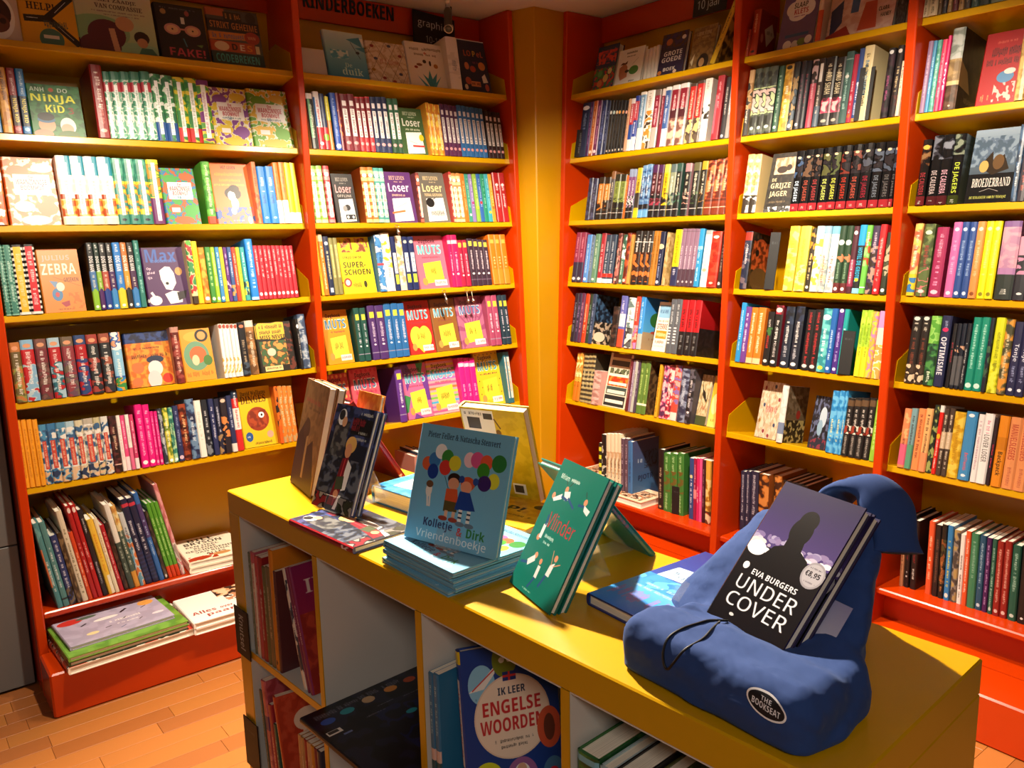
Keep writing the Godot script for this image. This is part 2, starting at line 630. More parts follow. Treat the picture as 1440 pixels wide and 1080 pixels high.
# ---------- room and bookcases ----------
const SLANT := 0.0385
const DEPTH := 0.3
const CEIL := 2.275
const SHELF_Y := [0.0, 1.9234, 1.6616, 1.4010, 1.1403, 0.8822, 0.6230]
const BASE_Y := 0.2513
const PLINTH_Y := 0.138
const PLINTH_D := 0.464
const TILT := 10.0
# bay: wall (0 left, 1 right), inner from, inner to, left panel from-to, right panel from-to (NAN: shared)
const BAYS := {
	"L1": [0, -2.339, -1.3753], "L2": [0, -1.349, -0.430], "R1": [1, 0.335, 1.1806], "R2": [1, 1.2091, 1.7823], "R3": [1, 1.812, 2.56]}

func wall_xf(w: int) -> Transform3D:
	if w == 0:
		return Transform3D.IDENTITY
	return Transform3D(Basis(Vector3(0, 0, 1), Vector3(0, 1, 0), Vector3(-1, 0, 0)), Vector3.ZERO)

func front_at(y: float) -> float:
	return DEPTH - SLANT * y

# frame of one shelf: origin on the front edge of its top, x along the wall, y up the leaning books, z out
func shelf_xf(w: int, k: int) -> Transform3D:
	var y: float
	var dep: float
	var th: float
	var lip := 0.021
	if k <= 6:
		y = SHELF_Y[k]
		dep = front_at(y) - 0.03
		th = deg_to_rad(TILT)
	else:
		y = BASE_Y
		dep = DEPTH - (0.035 if w == 0 else 0.1)
		th = 0.0
		lip = 0.0
	var b := Basis(Vector3(1, 0, 0), Vector3(0, cos(th), -sin(th)), Vector3(0, sin(th), cos(th)))
	return wall_xf(w) * Transform3D(b, Vector3(0, y, dep) + b.y * lip)

func panel_mesh(a0: float, a1: float) -> ArrayMesh:
	var e := 0.004
	var ring := func(y: float) -> PackedVector3Array:
		var f := front_at(y)
		return PackedVector3Array([Vector3(a0, y, 0), Vector3(a0, y, f - e), Vector3(a0 + e * 0.4, y, f - e * 0.4), Vector3(a0 + e, y, f), Vector3(a1 - e, y, f), Vector3(a1 - e * 0.4, y, f - e * 0.4), Vector3(a1, y, f - e), Vector3(a1, y, 0)])
	return loft(ring.call(0.0), ring.call(CEIL - 0.002))

func shelf_mesh(a0: float, a1: float) -> ArrayMesh:
	# slab with a rounded nose, in the shelf's own frame (top front edge at the origin)
	var pr := [Vector2(-0.021, -0.2), Vector2(-0.021, -0.002), Vector2(-0.019, 0.0), Vector2(-0.002, 0.0), Vector2(0.0, -0.002), Vector2(0.0, -0.2)]
	var l := PackedVector3Array()
	var r := PackedVector3Array()
	for p in pr:
		l.append(Vector3(a0, p.x, p.y))
		r.append(Vector3(a1, p.x, p.y))
	return loft(l, r)

func bracket_mesh(a: float) -> ArrayMesh:
	var pr := [Vector2(-0.021, -0.2), Vector2(-0.021, 0.0), Vector2(0.062, 0.0), Vector2(0.13, -0.105), Vector2(0.13, -0.2)]
	var l := PackedVector3Array()
	var r := PackedVector3Array()
	for p in pr:
		l.append(Vector3(a, p.x, p.y))
		r.append(Vector3(a + 0.0016, p.x, p.y))
	return loft(l, r)

func bookcase(bay: String, label: String, left: Array, right: Array) -> Node3D:
	var B: Array = BAYS[bay]
	var w: int = B[0]
	var a0: float = B[1]
	var a1: float = B[2]
	var W := wall_xf(w)
	var o := thing("bookcase", label, "bookcase", W * Transform3D(Basis.IDENTITY, Vector3(a0, 0, 0)), "built-in orange bookcases")
	var inv := o.transform.affine_inverse()
	var L := Transform3D(Basis.IDENTITY, Vector3(-a0, 0, 0))
	part("back_panel", box(Vector3(a0, 0.0, -0.012), Vector3(a1, CEIL - 0.002, 0.0)), mats.yellow, o, L)
	for p in [left, right]:
		if p.size() == 2:
			part("side_panel", panel_mesh(p[0], p[1]), mats.orange, o, L)
	part("header_board", bevel_box(Vector3(a0, 2.17, 0.0005), Vector3(a1, CEIL - 0.002, 0.014), 0.002), mats.orange, o, L)
	for k in range(1, 7):
		var s := part("shelf", shelf_mesh(a0 + 0.0005, a1 - 0.0005), mats.yellow, o, inv * shelf_xf(w, k))
		part("end_plate", bracket_mesh(a0 + 0.0006), mats.yellow, s)
		part("end_plate", bracket_mesh(a1 - 0.0022), mats.yellow, s)
	part("base_board", bevel_box(Vector3(a0, BASE_Y - 0.02, 0.0005), Vector3(a1, BASE_Y, DEPTH - 0.03), 0.004), mats.orange, o, L)
	part("riser_board", box(Vector3(a0, PLINTH_Y, 0.19), Vector3(a1, BASE_Y - 0.02, 0.21)), mats.orange, o, L)
	var p0 := a0 - 0.027 if bay == "L1" else (a0 if left.size() == 0 or w == 1 else a0)
	var p1 := a1
	if bay == "L1":
		p1 = -1.3492
	if bay == "L2":
		p0 = -1.3488
		p1 = -0.47
	if bay == "R1":
		p0 = 0.47
		p1 = 1.209
	if bay == "R2":
		p0 = 1.2093
		p1 = 1.8118
	if bay == "R3":
		p0 = 1.8122
	part("plinth", bevel_box(Vector3(p0, 0.0, 0.301), Vector3(p1, PLINTH_Y, PLINTH_D), 0.005), mats.orange, o, L)
	part("plinth_top", box(Vector3(a0, 0.0, 0.0), Vector3(a1, PLINTH_Y - 0.0005, 0.3)), mats.orange, o, L)
	return o

func wood_texture(seed_: int) -> ImageTexture:
	var im := Image.create(256, 64, false, Image.FORMAT_RGB8)
	noise.seed = seed_
	noise.fractal_octaves = 4
	noise.frequency = 1.0
	for y in 64:
		for x in 256:
			var g := noise.get_noise_2d(x * 0.012, y * 0.16) * 0.5 + noise.get_noise_2d(x * 0.05, y * 0.7) * 0.25
			var c := Color(0.72, 0.46, 0.22).lerp(Color(0.56, 0.32, 0.13), clampf(0.5 + g, 0, 1))
			im.set_pixel(x, y, c)
	return ImageTexture.create_from_image(im)

func build_room():
	# floor: slab with strip planks laid on it where the photograph shows them
	var fl := struct("floor", box(Vector3(-5.0, -0.06, -0.2), Vector3(0.3, -0.008, 5.6)), mats.slab, "warm beech strip floor")
	var wm := []
	for i in 5:
		var m := StandardMaterial3D.new()
		m.albedo_texture = wood_texture(20 + i)
		var k: float = [1.0, 0.93, 1.05, 0.88, 0.98][i]
		m.albedo_color = Color(k, k * [1.0, 0.98, 1.0, 0.96, 1.02][i], k).clamp()
		m.roughness = 0.42
		wm.append(m)
	var plank_meshes := []
	for L in [0.31, 0.42, 0.53]:
		plank_meshes.append(bevel_box(Vector3(0, -0.008, 0), Vector3(L - 0.0008, 0, 0.0672), 0.0006))
	rng.seed = 5
	var lens := [0.31, 0.42, 0.53]
	var z := 0.2
	while z < 3.3:
		var x := -2.95 + rng.randf() * 0.25
		while x < -0.4:
			var q := rng.randi() % 3
			# the strips that the photograph can show: aisle left of the counter and the gap at its right end
			var seen: bool = (z < 1.6 and x < -0.9) or (z > 1.5 and x > -1.75) or (x < -1.9)
			if seen:
				part("plank", plank_meshes[q], wm[rng.randi() % 5], fl, Transform3D(Basis.IDENTITY, Vector3(x, 0, z)))
			x += lens[q]
		z += 0.068
	struct("ceiling", box(Vector3(-5.0, CEIL, -0.2), Vector3(0.3, CEIL + 0.1, 5.6)), mats.white, "plain white ceiling")
	struct("wall_left", box(Vector3(-5.0, -0.06, -0.14), Vector3(0.3, CEIL, -0.014)), mats.wall, "wall behind the left shelving")
	struct("wall_right", box(Vector3(0.014, -0.06, -0.014), Vector3(0.14, CEIL, 5.6)), mats.wall, "wall behind the right shelving")
	struct("wall_rear", box(Vector3(-5.0, -0.06, 5.5), Vector3(0.014, CEIL, 5.62)), mats.wall, "wall behind the camera")
	struct("wall_side", box(Vector3(-5.12, -0.06, -0.014), Vector3(-5.0, CEIL, 5.62)), mats.wall, "wall on the open side")
	# grey panelling beside the first bookcase
	var gp := struct("wall_end", box(Vector3(-5.0, 0.0, 0.0), Vector3(-2.372, CEIL, 0.185)), mats.grey_dark, "grey panelling left of the shelves")
	for b in [[0.004, 0.46], [0.464, 1.37], [1.374, CEIL]]:
		part("panel", bevel_box(Vector3(-4.9, b[0], 0.185), Vector3(-2.374, b[1], 0.197), 0.002), mats.grey, gp)
	# corner column between the two runs of shelves
	var ring := func(y: float) -> PackedVector3Array:
		return PackedVector3Array([Vector3(-0.405, y, 0.0), Vector3(-0.405, y, 0.2), Vector3(-0.3715, y, 0.3065), Vector3(-0.3665, y, 0.31), Vector3(-0.0, y, 0.31), Vector3(0.0, y, 0.0)])
	struct("corner_column", loft(ring.call(0.0), ring.call(CEIL - 0.001)), mats.yellow_paint, "yellow boxed corner column between the shelves")

func build_shelving():
	bookcase("L1", "wide orange bookcase with yellow shelves, beside the grey panelling", [-2.366, -2.339], [-1.3753, -1.349])
	var l2 = bookcase("L2", "orange bookcase under the KINDERBOEKEN header, left of yellow column", [], [-0.430, -0.405])
	bookcase("R1", "orange bookcase with yellow shelves, right of yellow column", [0.31, 0.335], [1.1806, 1.2091])
	bookcase("R2", "narrow orange bookcase, second from yellow column on the right wall", [], [1.7823, 1.812])
	bookcase("R3", "orange bookcase at the right edge of the picture", [], [2.56, 2.588])
	# header lettering, a part of the board
	var tm := TextMesh.new()
	tm.text = "KINDERBOEKEN"
	tm.font = fonts["b"]
	tm.font_size = 64
	tm.pixel_size = 0.00112
	tm.depth = 0.003
	tm.curve_step = 1.0
	var hb: Node = l2.get_node("header_board")
	part("lettering", tm, mats.black, hb, Transform3D(Basis.IDENTITY.scaled(Vector3(0.72, 1, 1)), Vector3(-1.045, 2.237, 0.016)))

# ---------- rows of books ----------
const BAY_WORDS := {"L1": "wide left bay", "L2": "bay under lettered header", "R1": "bay beside corner column", "R2": "narrow middle bay", "R3": "bay at right edge"}
const SHELF_WORDS := ["", "top", "second", "third", "fourth", "fifth", "sixth", "bottom"]
func ordinal(n: int) -> String:
	if n % 10 == 1 and n != 11:
		return "%dst" % n
	if n % 10 == 2 and n != 12:
		return "%dnd" % n
	if n % 10 == 3 and n != 13:
		return "%drd" % n
	return "%dth" % n

func build_rows():
	for row in ROWS:
		var bay: String = row[0]
		var k: int = row[1]
		var w: int = BAYS[bay][0]
		var F := shelf_xf(w, k)
		var i := 0
		for b in row[2]:
			i += 1
			var kind: String = b[0]
			var spot := "%s on %s shelf, %s" % [ordinal(i), SHELF_WORDS[k], BAY_WORDS[bay]]
			var grp := "books on %s shelf, %s" % [SHELF_WORDS[k], BAY_WORDS[bay]]
			if kind == kind.to_lower():
				var hard := kind != "p"
				var word := "paperback" if not hard else "hardcover"
				var nm := "paperback" if not hard else "hardcover_book"
				var cover: String = PRINT[b[6]] if b[6] >= 0 else ""
				var jit := fmod(absf(b[1]) * 977.0, 1.0) * 0.004
				book(nm, "%s %s, %s" % [b[7], word, spot], "book", F * Transform3D(Basis.IDENTITY, Vector3(b[1], 0.0002, 0.006 - jit)), b[2], b[3], b[4], hard, PRINT[b[5]], cover, grp, "g" if kind == "g" else "")
			else:
				var lean := Basis(Vector3.RIGHT, deg_to_rad(-float(b[8])))
				var t: float = b[4]
				if kind == "C":
					var o := thing("blank_card", "%s, %s" % [b[6], spot], "card", F * Transform3D(lean, Vector3(b[1], 0.0002, -b[7] - t)), grp)
					part("sheet", bevel_box(Vector3.ZERO, Vector3(b[2], b[3], t), 0.001), mats.white, o)
				elif kind == "S":
					# slim copies standing behind one another, fore-edges outward
					book("paperback", "%s paperback, %s" % [b[6], spot], "book", F * Transform3D(Basis.IDENTITY, Vector3(b[1], 0.0002, -0.03)), b[2], b[3], 0.11, false, PRINT[b[5]], "", grp)
				else:
					var xf := F * Transform3D(lean, Vector3(b[1], 0.0002, -b[7] - t))
					book("picture_book", "%s, %s" % [b[6], spot], "book", face_out(xf), t, b[3], b[2], true, "", PRINT[b[5]], grp, "g" if kind == "G" else "")

# ---------- counter and what stands on it ----------
const CO := Vector3(-2.0445, 0.0, 1.1601)
const CT := 0.0726
const CH := 0.79
const CW := 0.3907
const CL := 1.4898

# frame of the counter's front face: x along it to the right, y up, z out towards the aisle
func counter_front() -> Transform3D:
	var ax := Vector3(cos(CT), 0, -sin(CT))
	var bz := Vector3(sin(CT), 0, cos(CT))
	return Transform3D(Basis(bz, Vector3.UP, -ax), CO)

func build_counter():
	var F := counter_front()
	var o := thing("cube_shelf_counter", "low yellow cube-shelf counter with white compartments in the foreground", "counter", F)
	var f := 0.052
	part("top_board", bevel_box(Vector3(0, CH - f, -CW), Vector3(CL, CH, 0), 0.0025), mats.yellow, o)
	part("bottom_board", bevel_box(Vector3(0, 0, -CW), Vector3(CL, f, 0), 0.002), mats.yellow, o)
	for x in [0.0, CL - f]:
		part("end_board", bevel_box(Vector3(x, f, -CW), Vector3(x + f, CH - f, 0), 0.0015), mats.yellow, o)
	part("back_board", box(Vector3(f, f, -CW + 0.002), Vector3(CL - f, CH - f, -CW + 0.01)), mats.cell_white, o)
	# white linings of the outer frame
	part("lining", box(Vector3(f, CH - f - 0.002, -CW + 0.01), Vector3(CL - f, CH - f, -0.002)), mats.cell_white, o)
	part("lining", box(Vector3(f, f, -CW + 0.01), Vector3(CL - f, f + 0.002, -0.002)), mats.cell_white, o)
	part("lining", box(Vector3(f, f, -CW + 0.01), Vector3(f + 0.002, CH - f, -0.002)), mats.cell_white, o)
	part("lining", box(Vector3(CL - f - 0.002, f, -CW + 0.01), Vector3(CL - f, CH - f, -0.002)), mats.cell_white, o)
	var cuts := [0.398, 0.7475, 1.0915]
	for x in cuts:
		var dv := part("divider", box(Vector3(x - 0.008, f, -CW + 0.01), Vector3(x + 0.008, CH - f, -0.002)), mats.cell_white, o)
		part("edge_band", box(Vector3(x - 0.008, f, -0.002), Vector3(x + 0.008, CH - f, 0)), mats.yellow, dv)
	var xs := [f + 0.002, 0.398, 0.7475, 1.0915, CL - f - 0.002]
	for i in 4:
		var x0: float = xs[i] + (0.008 if i > 0 else 0.0)
		var x1: float = xs[i + 1] - (0.008 if i < 3 else 0.0)
		var sh := part("middle_shelf", box(Vector3(x0, 0.391, -CW + 0.01), Vector3(x1, 0.407, -0.002)), mats.cell_white, o)
		part("edge_band", box(Vector3(x0, 0.391, -0.002), Vector3(x1, 0.407, 0)), mats.yellow, sh)

# own-print hero material: the left twentieth of the picture is the spine
func hero_mat(spec: String, spine: String, W: int, H: int, rough := 0.3) -> StandardMaterial3D:
	var im := Image.create(W, H, false, Image.FORMAT_RGBA8)
	im.fill(hexc(spec.split(";")[0]))
	var sw := int(W * 0.05)
	var s := paint_spine(spine, sw, H)
	im.blit_rect(s, Rect2i(0, 0, sw, H), Vector2i(0, 0))
	var c := paint_cover(spec, W - sw, H)
	im.blit_rect(c, Rect2i(0, 0, W - sw, H), Vector2i(sw, 0))
	return print_mat(im, rough)

# book on show: p = bottom left corner of the cover, yaw of its facing, lean back (degrees)
func show_xf(p: Vector3, yaw: float, lean: float) -> Transform3D:
	var a := deg_to_rad(yaw)
	var l := deg_to_rad(lean)
	var n := Vector3(sin(a), 0, cos(a))
	var r := Vector3(cos(a), 0, -sin(a))
	var up := Vector3.UP * cos(l) - n * sin(l)
	return Transform3D(Basis(r, up, r.cross(up)), p)

func shown(called: String, label: String, p: Vector3, yaw: float, lean: float, w: float, h: float, t: float, m: StandardMaterial3D, back := 0.0, side := 0.0, up := 0.0) -> Node3D:
	var xf := show_xf(p, yaw, lean) * Transform3D(Basis.IDENTITY, Vector3(side, up, -t - back))
	return book(called, label, "book", face_out(xf), t, h, w, true, "", "", "books on show on the counter", "", m)

# clear easel under a shown book: lip, foot and sloping back
func stand(label: String, p: Vector3, yaw: float, lean: float, w: float, h: float, t: float, floor_y: float):
	var xf := show_xf(p, yaw, lean)
	var o := thing("acrylic_book_stand", label, "book stand", Transform3D(Basis(Vector3.UP, deg_to_rad(yaw)), Vector3(p.x, floor_y, p.z)), "clear book stands")
	var inv := o.transform.affine_inverse() * xf
	part("lip", bevel_box(Vector3(-w * 0.5, -0.003, 0.001), Vector3(w * 0.5, 0.03, 0.004), 0.001), mats.acrylic, o, inv)
	part("ledge", bevel_box(Vector3(-w * 0.5, -0.0035, -t), Vector3(w * 0.5, -0.0005, 0.004), 0.001), mats.acrylic, o, inv)
	part("back_plate", bevel_box(Vector3(-w * 0.5, -0.003, -t - 0.004), Vector3(w * 0.5, h, -t - 0.0008), 0.001), mats.acrylic, o, inv)
	# rear strut from the top of the back plate down to the counter
	var top: Vector3 = inv * Vector3(0, h, -t - 0.004)
	var foot := Vector3(top.x, 0.001, top.z - 0.05)
	var st := ms()
	var s := Vector3(w * 0.5, 0, 0)
	var d := Vector3(0, 0, 0.003)
	add_loft(st, PackedVector3Array([foot - s, foot - s + d, foot + s + d, foot + s]), PackedVector3Array([top - s, top - s + d, top + s + d, top + s]))
	part("strut", st.commit(), mats.acrylic, o)
	var bt: Vector3 = inv * Vector3(0, -0.003, -t - 0.004)
	part("foot_plate", box(Vector3(bt.x - w * 0.5, 0.0002, foot.z), Vector3(bt.x + w * 0.5, 0.003, bt.z + 0.02)), mats.acrylic, o)

# book lying flat: corner of the cover's bottom left, direction in which its text runs
func lying(called: String, label: String, category: String, at: Vector3, turn: float, w: float, h: float, t: float, m: StandardMaterial3D, hard := true, group := "") -> Node3D:
	# cover up: local x = text direction, text top towards -z of the turned frame
	var xf := Transform3D(Basis(Vector3.UP, deg_to_rad(turn)) * Basis(Vector3.RIGHT, -PI / 2), at)
	return book(called, label, category, face_out(xf), t, h, w, hard, "", "", group, "", m)

const KOL := "74b4d6;^ 1c3450 .08 .055 .8 .06 Pieter Feller & Natascha Stenvert;e d86038 .13 .34 .065 .06;e 3a78b8 .2 .3 .065 .065;e 1c3c90 .2 .4 .06 .065;e f0f0f0 .26 .22 .065 .065;e 3a8a38 .34 .26 .065 .065;e d03830 .33 .35 .065 .065;e d8d030 .43 .3 .065 .065;e f0c8d0 .58 .25 .06 .065;e d85890 .66 .24 .068 .068;e e05838 .76 .25 .065 .065;e 2c7a38 .89 .24 .075 .072;e 3a8a28 .74 .32 .065 .065;e d8d838 .86 .39 .06 .065;e 3c2468 .77 .42 .07 .065;l 283840 .34 .42 .4 .52 .005;l 283840 .73 .4 .62 .52 .005;e 2c1c18 .45 .43 .07 .05;e d89878 .45 .47 .06 .05;e c8502c .6 .45 .075 .06;e e09878 .59 .48 .06 .05;e 2c4890 .53 .42 .03 .03;e 2c4890 .68 .42 .03 .03;p d0542c .38 .52 .5 .51 .53 .62 .38 .63;p 5a4a24 .38 .62 .52 .62 .53 .7 .38 .71;r e0a888 .4 .7 .035 .06;r e0a888 .48 .7 .035 .06;p 20408c .53 .52 .64 .52 .72 .66 .5 .68;r f0e8e0 .55 .67 .04 .1;r f0e8e0 .64 .67 .04 .1;r 28304c .55 .69 .04 .015;r 28304c .64 .69 .04 .015;r 28304c .55 .73 .04 .015;r 28304c .64 .73 .04 .015;e 983828 .39 .77 .05 .02;e 983828 .5 .77 .05 .02;e 68788c .58 .79 .05 .02;e 68788c .68 .79 .05 .02;e e8e0d8 .19 .56 .035 .06;e 6c4830 .19 .51 .04 .03;l e8e0d8 .18 .6 .2 .7 .02;l e8e0d8 .21 .6 .22 .7 .02;t 28285c .18 .79 .34 .1 Kolletje;t d03038 .56 .82 .07 .075 &;t 2c7a34 .66 .805 .21 .085 Dirk;' f0f4f4 .12 .89 .78 .1 Vriendenboekje"
const VLI := "0f6a5c;' e8f0e8 .1 .1 .2 .045 Miriam;s e8f0e8 .34 .105 .18 .03;e c88868 .33 .2 .035 .025;p d8d8d8 .3 .22 .42 .2 .46 .26 .36 .28;l 284878 .42 .25 .6 .3 .03;e c88868 .12 .28 .035 .025;p d8d8d8 .12 .3 .28 .24 .3 .28 .16 .32;l 284878 .28 .26 .42 .27 .03;e c88868 .78 .22 .035 .025;p d8d8d8 .78 .24 .92 .26 .9 .3 .8 .28;l 284878 .66 .26 .78 .25 .03;l 3c2418 .3 .17 .26 .14 .01;l 3c2418 .36 .17 .4 .13 .01;l 3c2418 .76 .19 .72 .15 .01;' b83038 .22 .38 .62 .14 Vlinder;s c8e0d8 .3 .55 .2 .03;s c8e0d8 .3 .6 .16 .02;e c88868 .18 .6 .035 .025;p d8d8d8 .18 .5 .24 .48 .24 .6 .18 .6;l 284878 .2 .42 .22 .5 .03;e c88868 .3 .72 .035 .025;p d8d8d8 .16 .78 .28 .72 .32 .76 .2 .82;l 284878 .04 .82 .18 .8 .03;e c88868 .44 .74 .03 .022;p d8d8d8 .42 .77 .48 .77 .48 .86 .42 .86;l 284878 .45 .86 .38 .95 .03;e c88868 .7 .66 .035 .025;p d8d8d8 .64 .72 .72 .69 .7 .8 .62 .8;l 284878 .64 .8 .58 .9 .035;l c88868 .6 .62 .66 .72 .012;l c88868 .82 .68 .7 .72 .012;s 98c8b8 .3 .96 .2 .015"
const UND := "181628;g 241e44 4e3e78 0 0 1 .45;e a098bc 0.44 0.373 0.057 0.014;e 8878a4 0.50 0.374 0.037 0.008;e 8878a4 0.88 0.376 0.057 0.018;e a098bc 0.45 0.377 0.031 0.010;e a098bc 0.42 0.378 0.026 0.020;e a098bc 0.25 0.381 0.037 0.017;e a098bc 0.04 0.384 0.057 0.010;e 7a6a9c 0.81 0.384 0.028 0.013;e 7a6a9c 0.29 0.386 0.038 0.022;e 7a6a9c 0.19 0.386 0.021 0.020;e a098bc 0.72 0.386 0.034 0.010;e 7a6a9c 0.48 0.387 0.025 0.009;e a098bc 0.00 0.388 0.038 0.017;e a098bc 0.93 0.388 0.034 0.012;e 8878a4 0.91 0.388 0.026 0.015;e 8c80ac 0.95 0.388 0.040 0.017;e 7a6a9c 0.07 0.389 0.065 0.022;e a098bc 0.80 0.390 0.061 0.023;e a098bc 0.38 0.390 0.032 0.013;e 7a6a9c 0.99 0.394 0.051 0.009;e 8878a4 0.62 0.395 0.057 0.010;e 8878a4 0.32 0.396 0.036 0.022;e 8c80ac 0.79 0.397 0.065 0.022;e 7a6a9c 0.62 0.400 0.057 0.009;e 8878a4 0.74 0.400 0.026 0.013;e 7a6a9c 0.48 0.403 0.054 0.017;e 8c80ac 0.25 0.404 0.051 0.014;e 8c80ac 0.45 0.405 0.039 0.014;e 8c80ac 0.02 0.405 0.021 0.013;e 7a6a9c 0.92 0.406 0.023 0.015;e 7a6a9c 0.57 0.406 0.043 0.018;e 8c80ac 0.07 0.407 0.021 0.014;e 7a6a9c 0.48 0.410 0.042 0.018;e a098bc 0.04 0.410 0.044 0.023;e 8878a4 0.96 0.411 0.032 0.021;e 8878a4 0.72 0.412 0.025 0.020;e 7a6a9c 0.92 0.414 0.037 0.010;e e0dce8 0.60 0.419 0.062 0.024;e e0dce8 0.96 0.419 0.050 0.017;e c0b8d0 0.09 0.420 0.044 0.022;e c0b8d0 0.80 0.420 0.029 0.014;e e0dce8 0.61 0.420 0.064 0.016;e d8ccd0 0.56 0.421 0.063 0.022;e f4f2f6 0.89 0.423 0.029 0.015;e c0b8d0 0.79 0.423 0.056 0.019;e f4f2f6 0.58 0.425 0.033 0.010;e f4f2f6 0.47 0.427 0.063 0.008;e d8ccd0 0.13 0.428 0.064 0.019;e d8ccd0 0.05 0.429 0.039 0.017;e c0b8d0 0.64 0.429 0.051 0.011;e d8ccd0 0.54 0.429 0.054 0.014;e b0a4bc 0.73 0.431 0.041 0.015;e d8ccd0 0.53 0.431 0.049 0.019;e e0dce8 0.74 0.433 0.047 0.010;e d8ccd0 0.54 0.434 0.032 0.016;e b0a4bc 0.54 0.434 0.046 0.024;e f4f2f6 0.39 0.436 0.039 0.018;e d8ccd0 0.13 0.437 0.044 0.010;e b0a4bc 0.24 0.438 0.022 0.011;e d8ccd0 0.01 0.440 0.028 0.017;e b0a4bc 0.13 0.442 0.048 0.012;e f4f2f6 0.64 0.443 0.034 0.024;e f4f2f6 0.12 0.445 0.043 0.019;e f4f2f6 0.12 0.446 0.052 0.019;e b0a4bc 0.54 0.447 0.021 0.018;e f4f2f6 0.61 0.447 0.050 0.015;e c0b8d0 0.08 0.450 0.061 0.020;e e0dce8 0.94 0.450 0.029 0.018;e f4f2f6 0.44 0.451 0.042 0.008;e d8ccd0 0.45 0.452 0.040 0.022;e e0dce8 0.83 0.452 0.044 0.021;e e0dce8 0.69 0.455 0.047 0.023;e d8ccd0 0.63 0.456 0.063 0.018;e e0dce8 0.85 0.458 0.030 0.020;e f4f2f6 0.39 0.460 0.061 0.021;e d8ccd0 0.05 0.460 0.025 0.017;e d8ccd0 0.86 0.460 0.046 0.011;e c0b8d0 0.85 0.461 0.022 0.010;e b0a4bc 0.35 0.462 0.021 0.010;e f4f2f6 0.20 0.465 0.024 0.013;e d8ccd0 0.52 0.465 0.063 0.016;e e0dce8 0.01 0.468 0.028 0.015;e b0a4bc 0.67 0.470 0.040 0.009;e c0b8d0 0.20 0.470 0.030 0.022;e c0b8d0 0.26 0.470 0.036 0.009;e f4f2f6 0.24 0.471 0.037 0.015;e c0b8d0 0.96 0.474 0.026 0.019;e e0dce8 0.19 0.476 0.060 0.010;e f4f2f6 0.70 0.478 0.036 0.019;e d8ccd0 0.19 0.479 0.048 0.021;e f4f2f6 0.50 0.481 0.041 0.018;e b0a4bc 0.44 0.483 0.031 0.013;e f4f2f6 0.20 0.483 0.062 0.010;e d8ccd0 0.90 0.486 0.062 0.008;e b0a4bc 0.54 0.486 0.049 0.016;e b0a4bc 0.04 0.487 0.021 0.015;e c0b8d0 0.03 0.487 0.051 0.012;e f4f2f6 0.81 0.490 0.047 0.022;e d8ccd0 0.61 0.490 0.027 0.011;e e0dce8 0.81 0.491 0.037 0.017;e d8ccd0 0.63 0.491 0.045 0.018;e d8ccd0 0.47 0.492 0.037 0.016;e d8ccd0 0.06 0.495 0.023 0.010;e c0b8d0 0.39 0.496 0.030 0.023;e b0a4bc 0.03 0.497 0.061 0.017;e b0a4bc 0.98 0.498 0.064 0.023;e c0b8d0 0.76 0.498 0.025 0.010;e c0b8d0 0.39 0.499 0.032 0.024;e b0a4bc 0.89 0.499 0.022 0.012;e e0dce8 0.50 0.500 0.038 0.021;r 0e0c12 0 .5 1 .5;e f0f0f4 .12 .48 .12 .05;e 0c0b10 .5 .28 .13 .1;e 0c0b10 .52 .2 .11 .07;p 0c0b10 .4 .33 .6 .33 .62 .4 .74 .44 .82 .54 .84 .8 .2 .8 .22 .52 .3 .43 .4 .4;e 98949c .87 .5 .13 .085;e b0acb4 .87 .5 .11 .072;s 484450 .8 .45 .14 .012;s 484450 .8 .54 .14 .012;t 1c1a20 .78 .475 .18 .045 €8,95;e e8e8f0 .12 .61 .04 .025;t ecebf0 .22 .61 .6 .042 EVA BURGERS;' f8f8fa .1 .67 .82 .1 UNDER;' f8f8fa .1 .79 .82 .1 COVER;e c8c8c8 .28 .93 .03 .01"
const COMIC := "1c2030;n 283058 182038 3c4878 0 0 1 .35;n 484848 686868 303038 .1 .15 .35 .4;n 3c4458 60646e 20222c 0 .5 1 .35;r 141418 .5 .1 .5 .16;s a02030 .5 .1 .3 .08;s a02030 .5 .17 .22 .06;s d8dcc8 .66 .04 .28 .035;s c8ccc0 .7 .22 .2 .03;s c8ccc0 .64 .28 .28 .03;e e8e8e8 .22 .12 .1 .08;e 2c2c30 .2 .1 .07 .05;e d8a078 .3 .16 .06 .05;e e0b060 .6 .36 .13 .08;e d89870 .57 .42 .08 .07;p 7c1824 .48 .5 .62 .48 .66 .6 .56 .95 .36 .95 .44 .7;p ece8e4 .62 .5 .74 .56 .72 .78 .62 .8 .6 .62;l c83840 .55 .5 .5 .95 .02;p 485038 .44 .68 .62 .66 .64 .78 .46 .8;e d89870 .52 .84 .06 .04;p ece8e4 .6 .84 .66 .84 .6 .98 .52 .98;n 141418 7c1824 8c8884 0 .86 .34 .14;n 141418 2c3020 787470 .62 .86 .38 .14"
const BROWN := "8a6238;n 8a6238 946c40 7c5830 0 0 1 1;s a84030 .1 .16 .75 .05;s 503018 .3 .24 .5 .03;p 3c2014 0 .55 .2 .42 .32 .34 .46 .4 .5 .6 .7 .52 .9 .8 1 1 0 1;e 4c2c18 .36 .45 .14 .1;p 9c7a50 .4 .52 .48 .5 .5 .9 .42 .9"

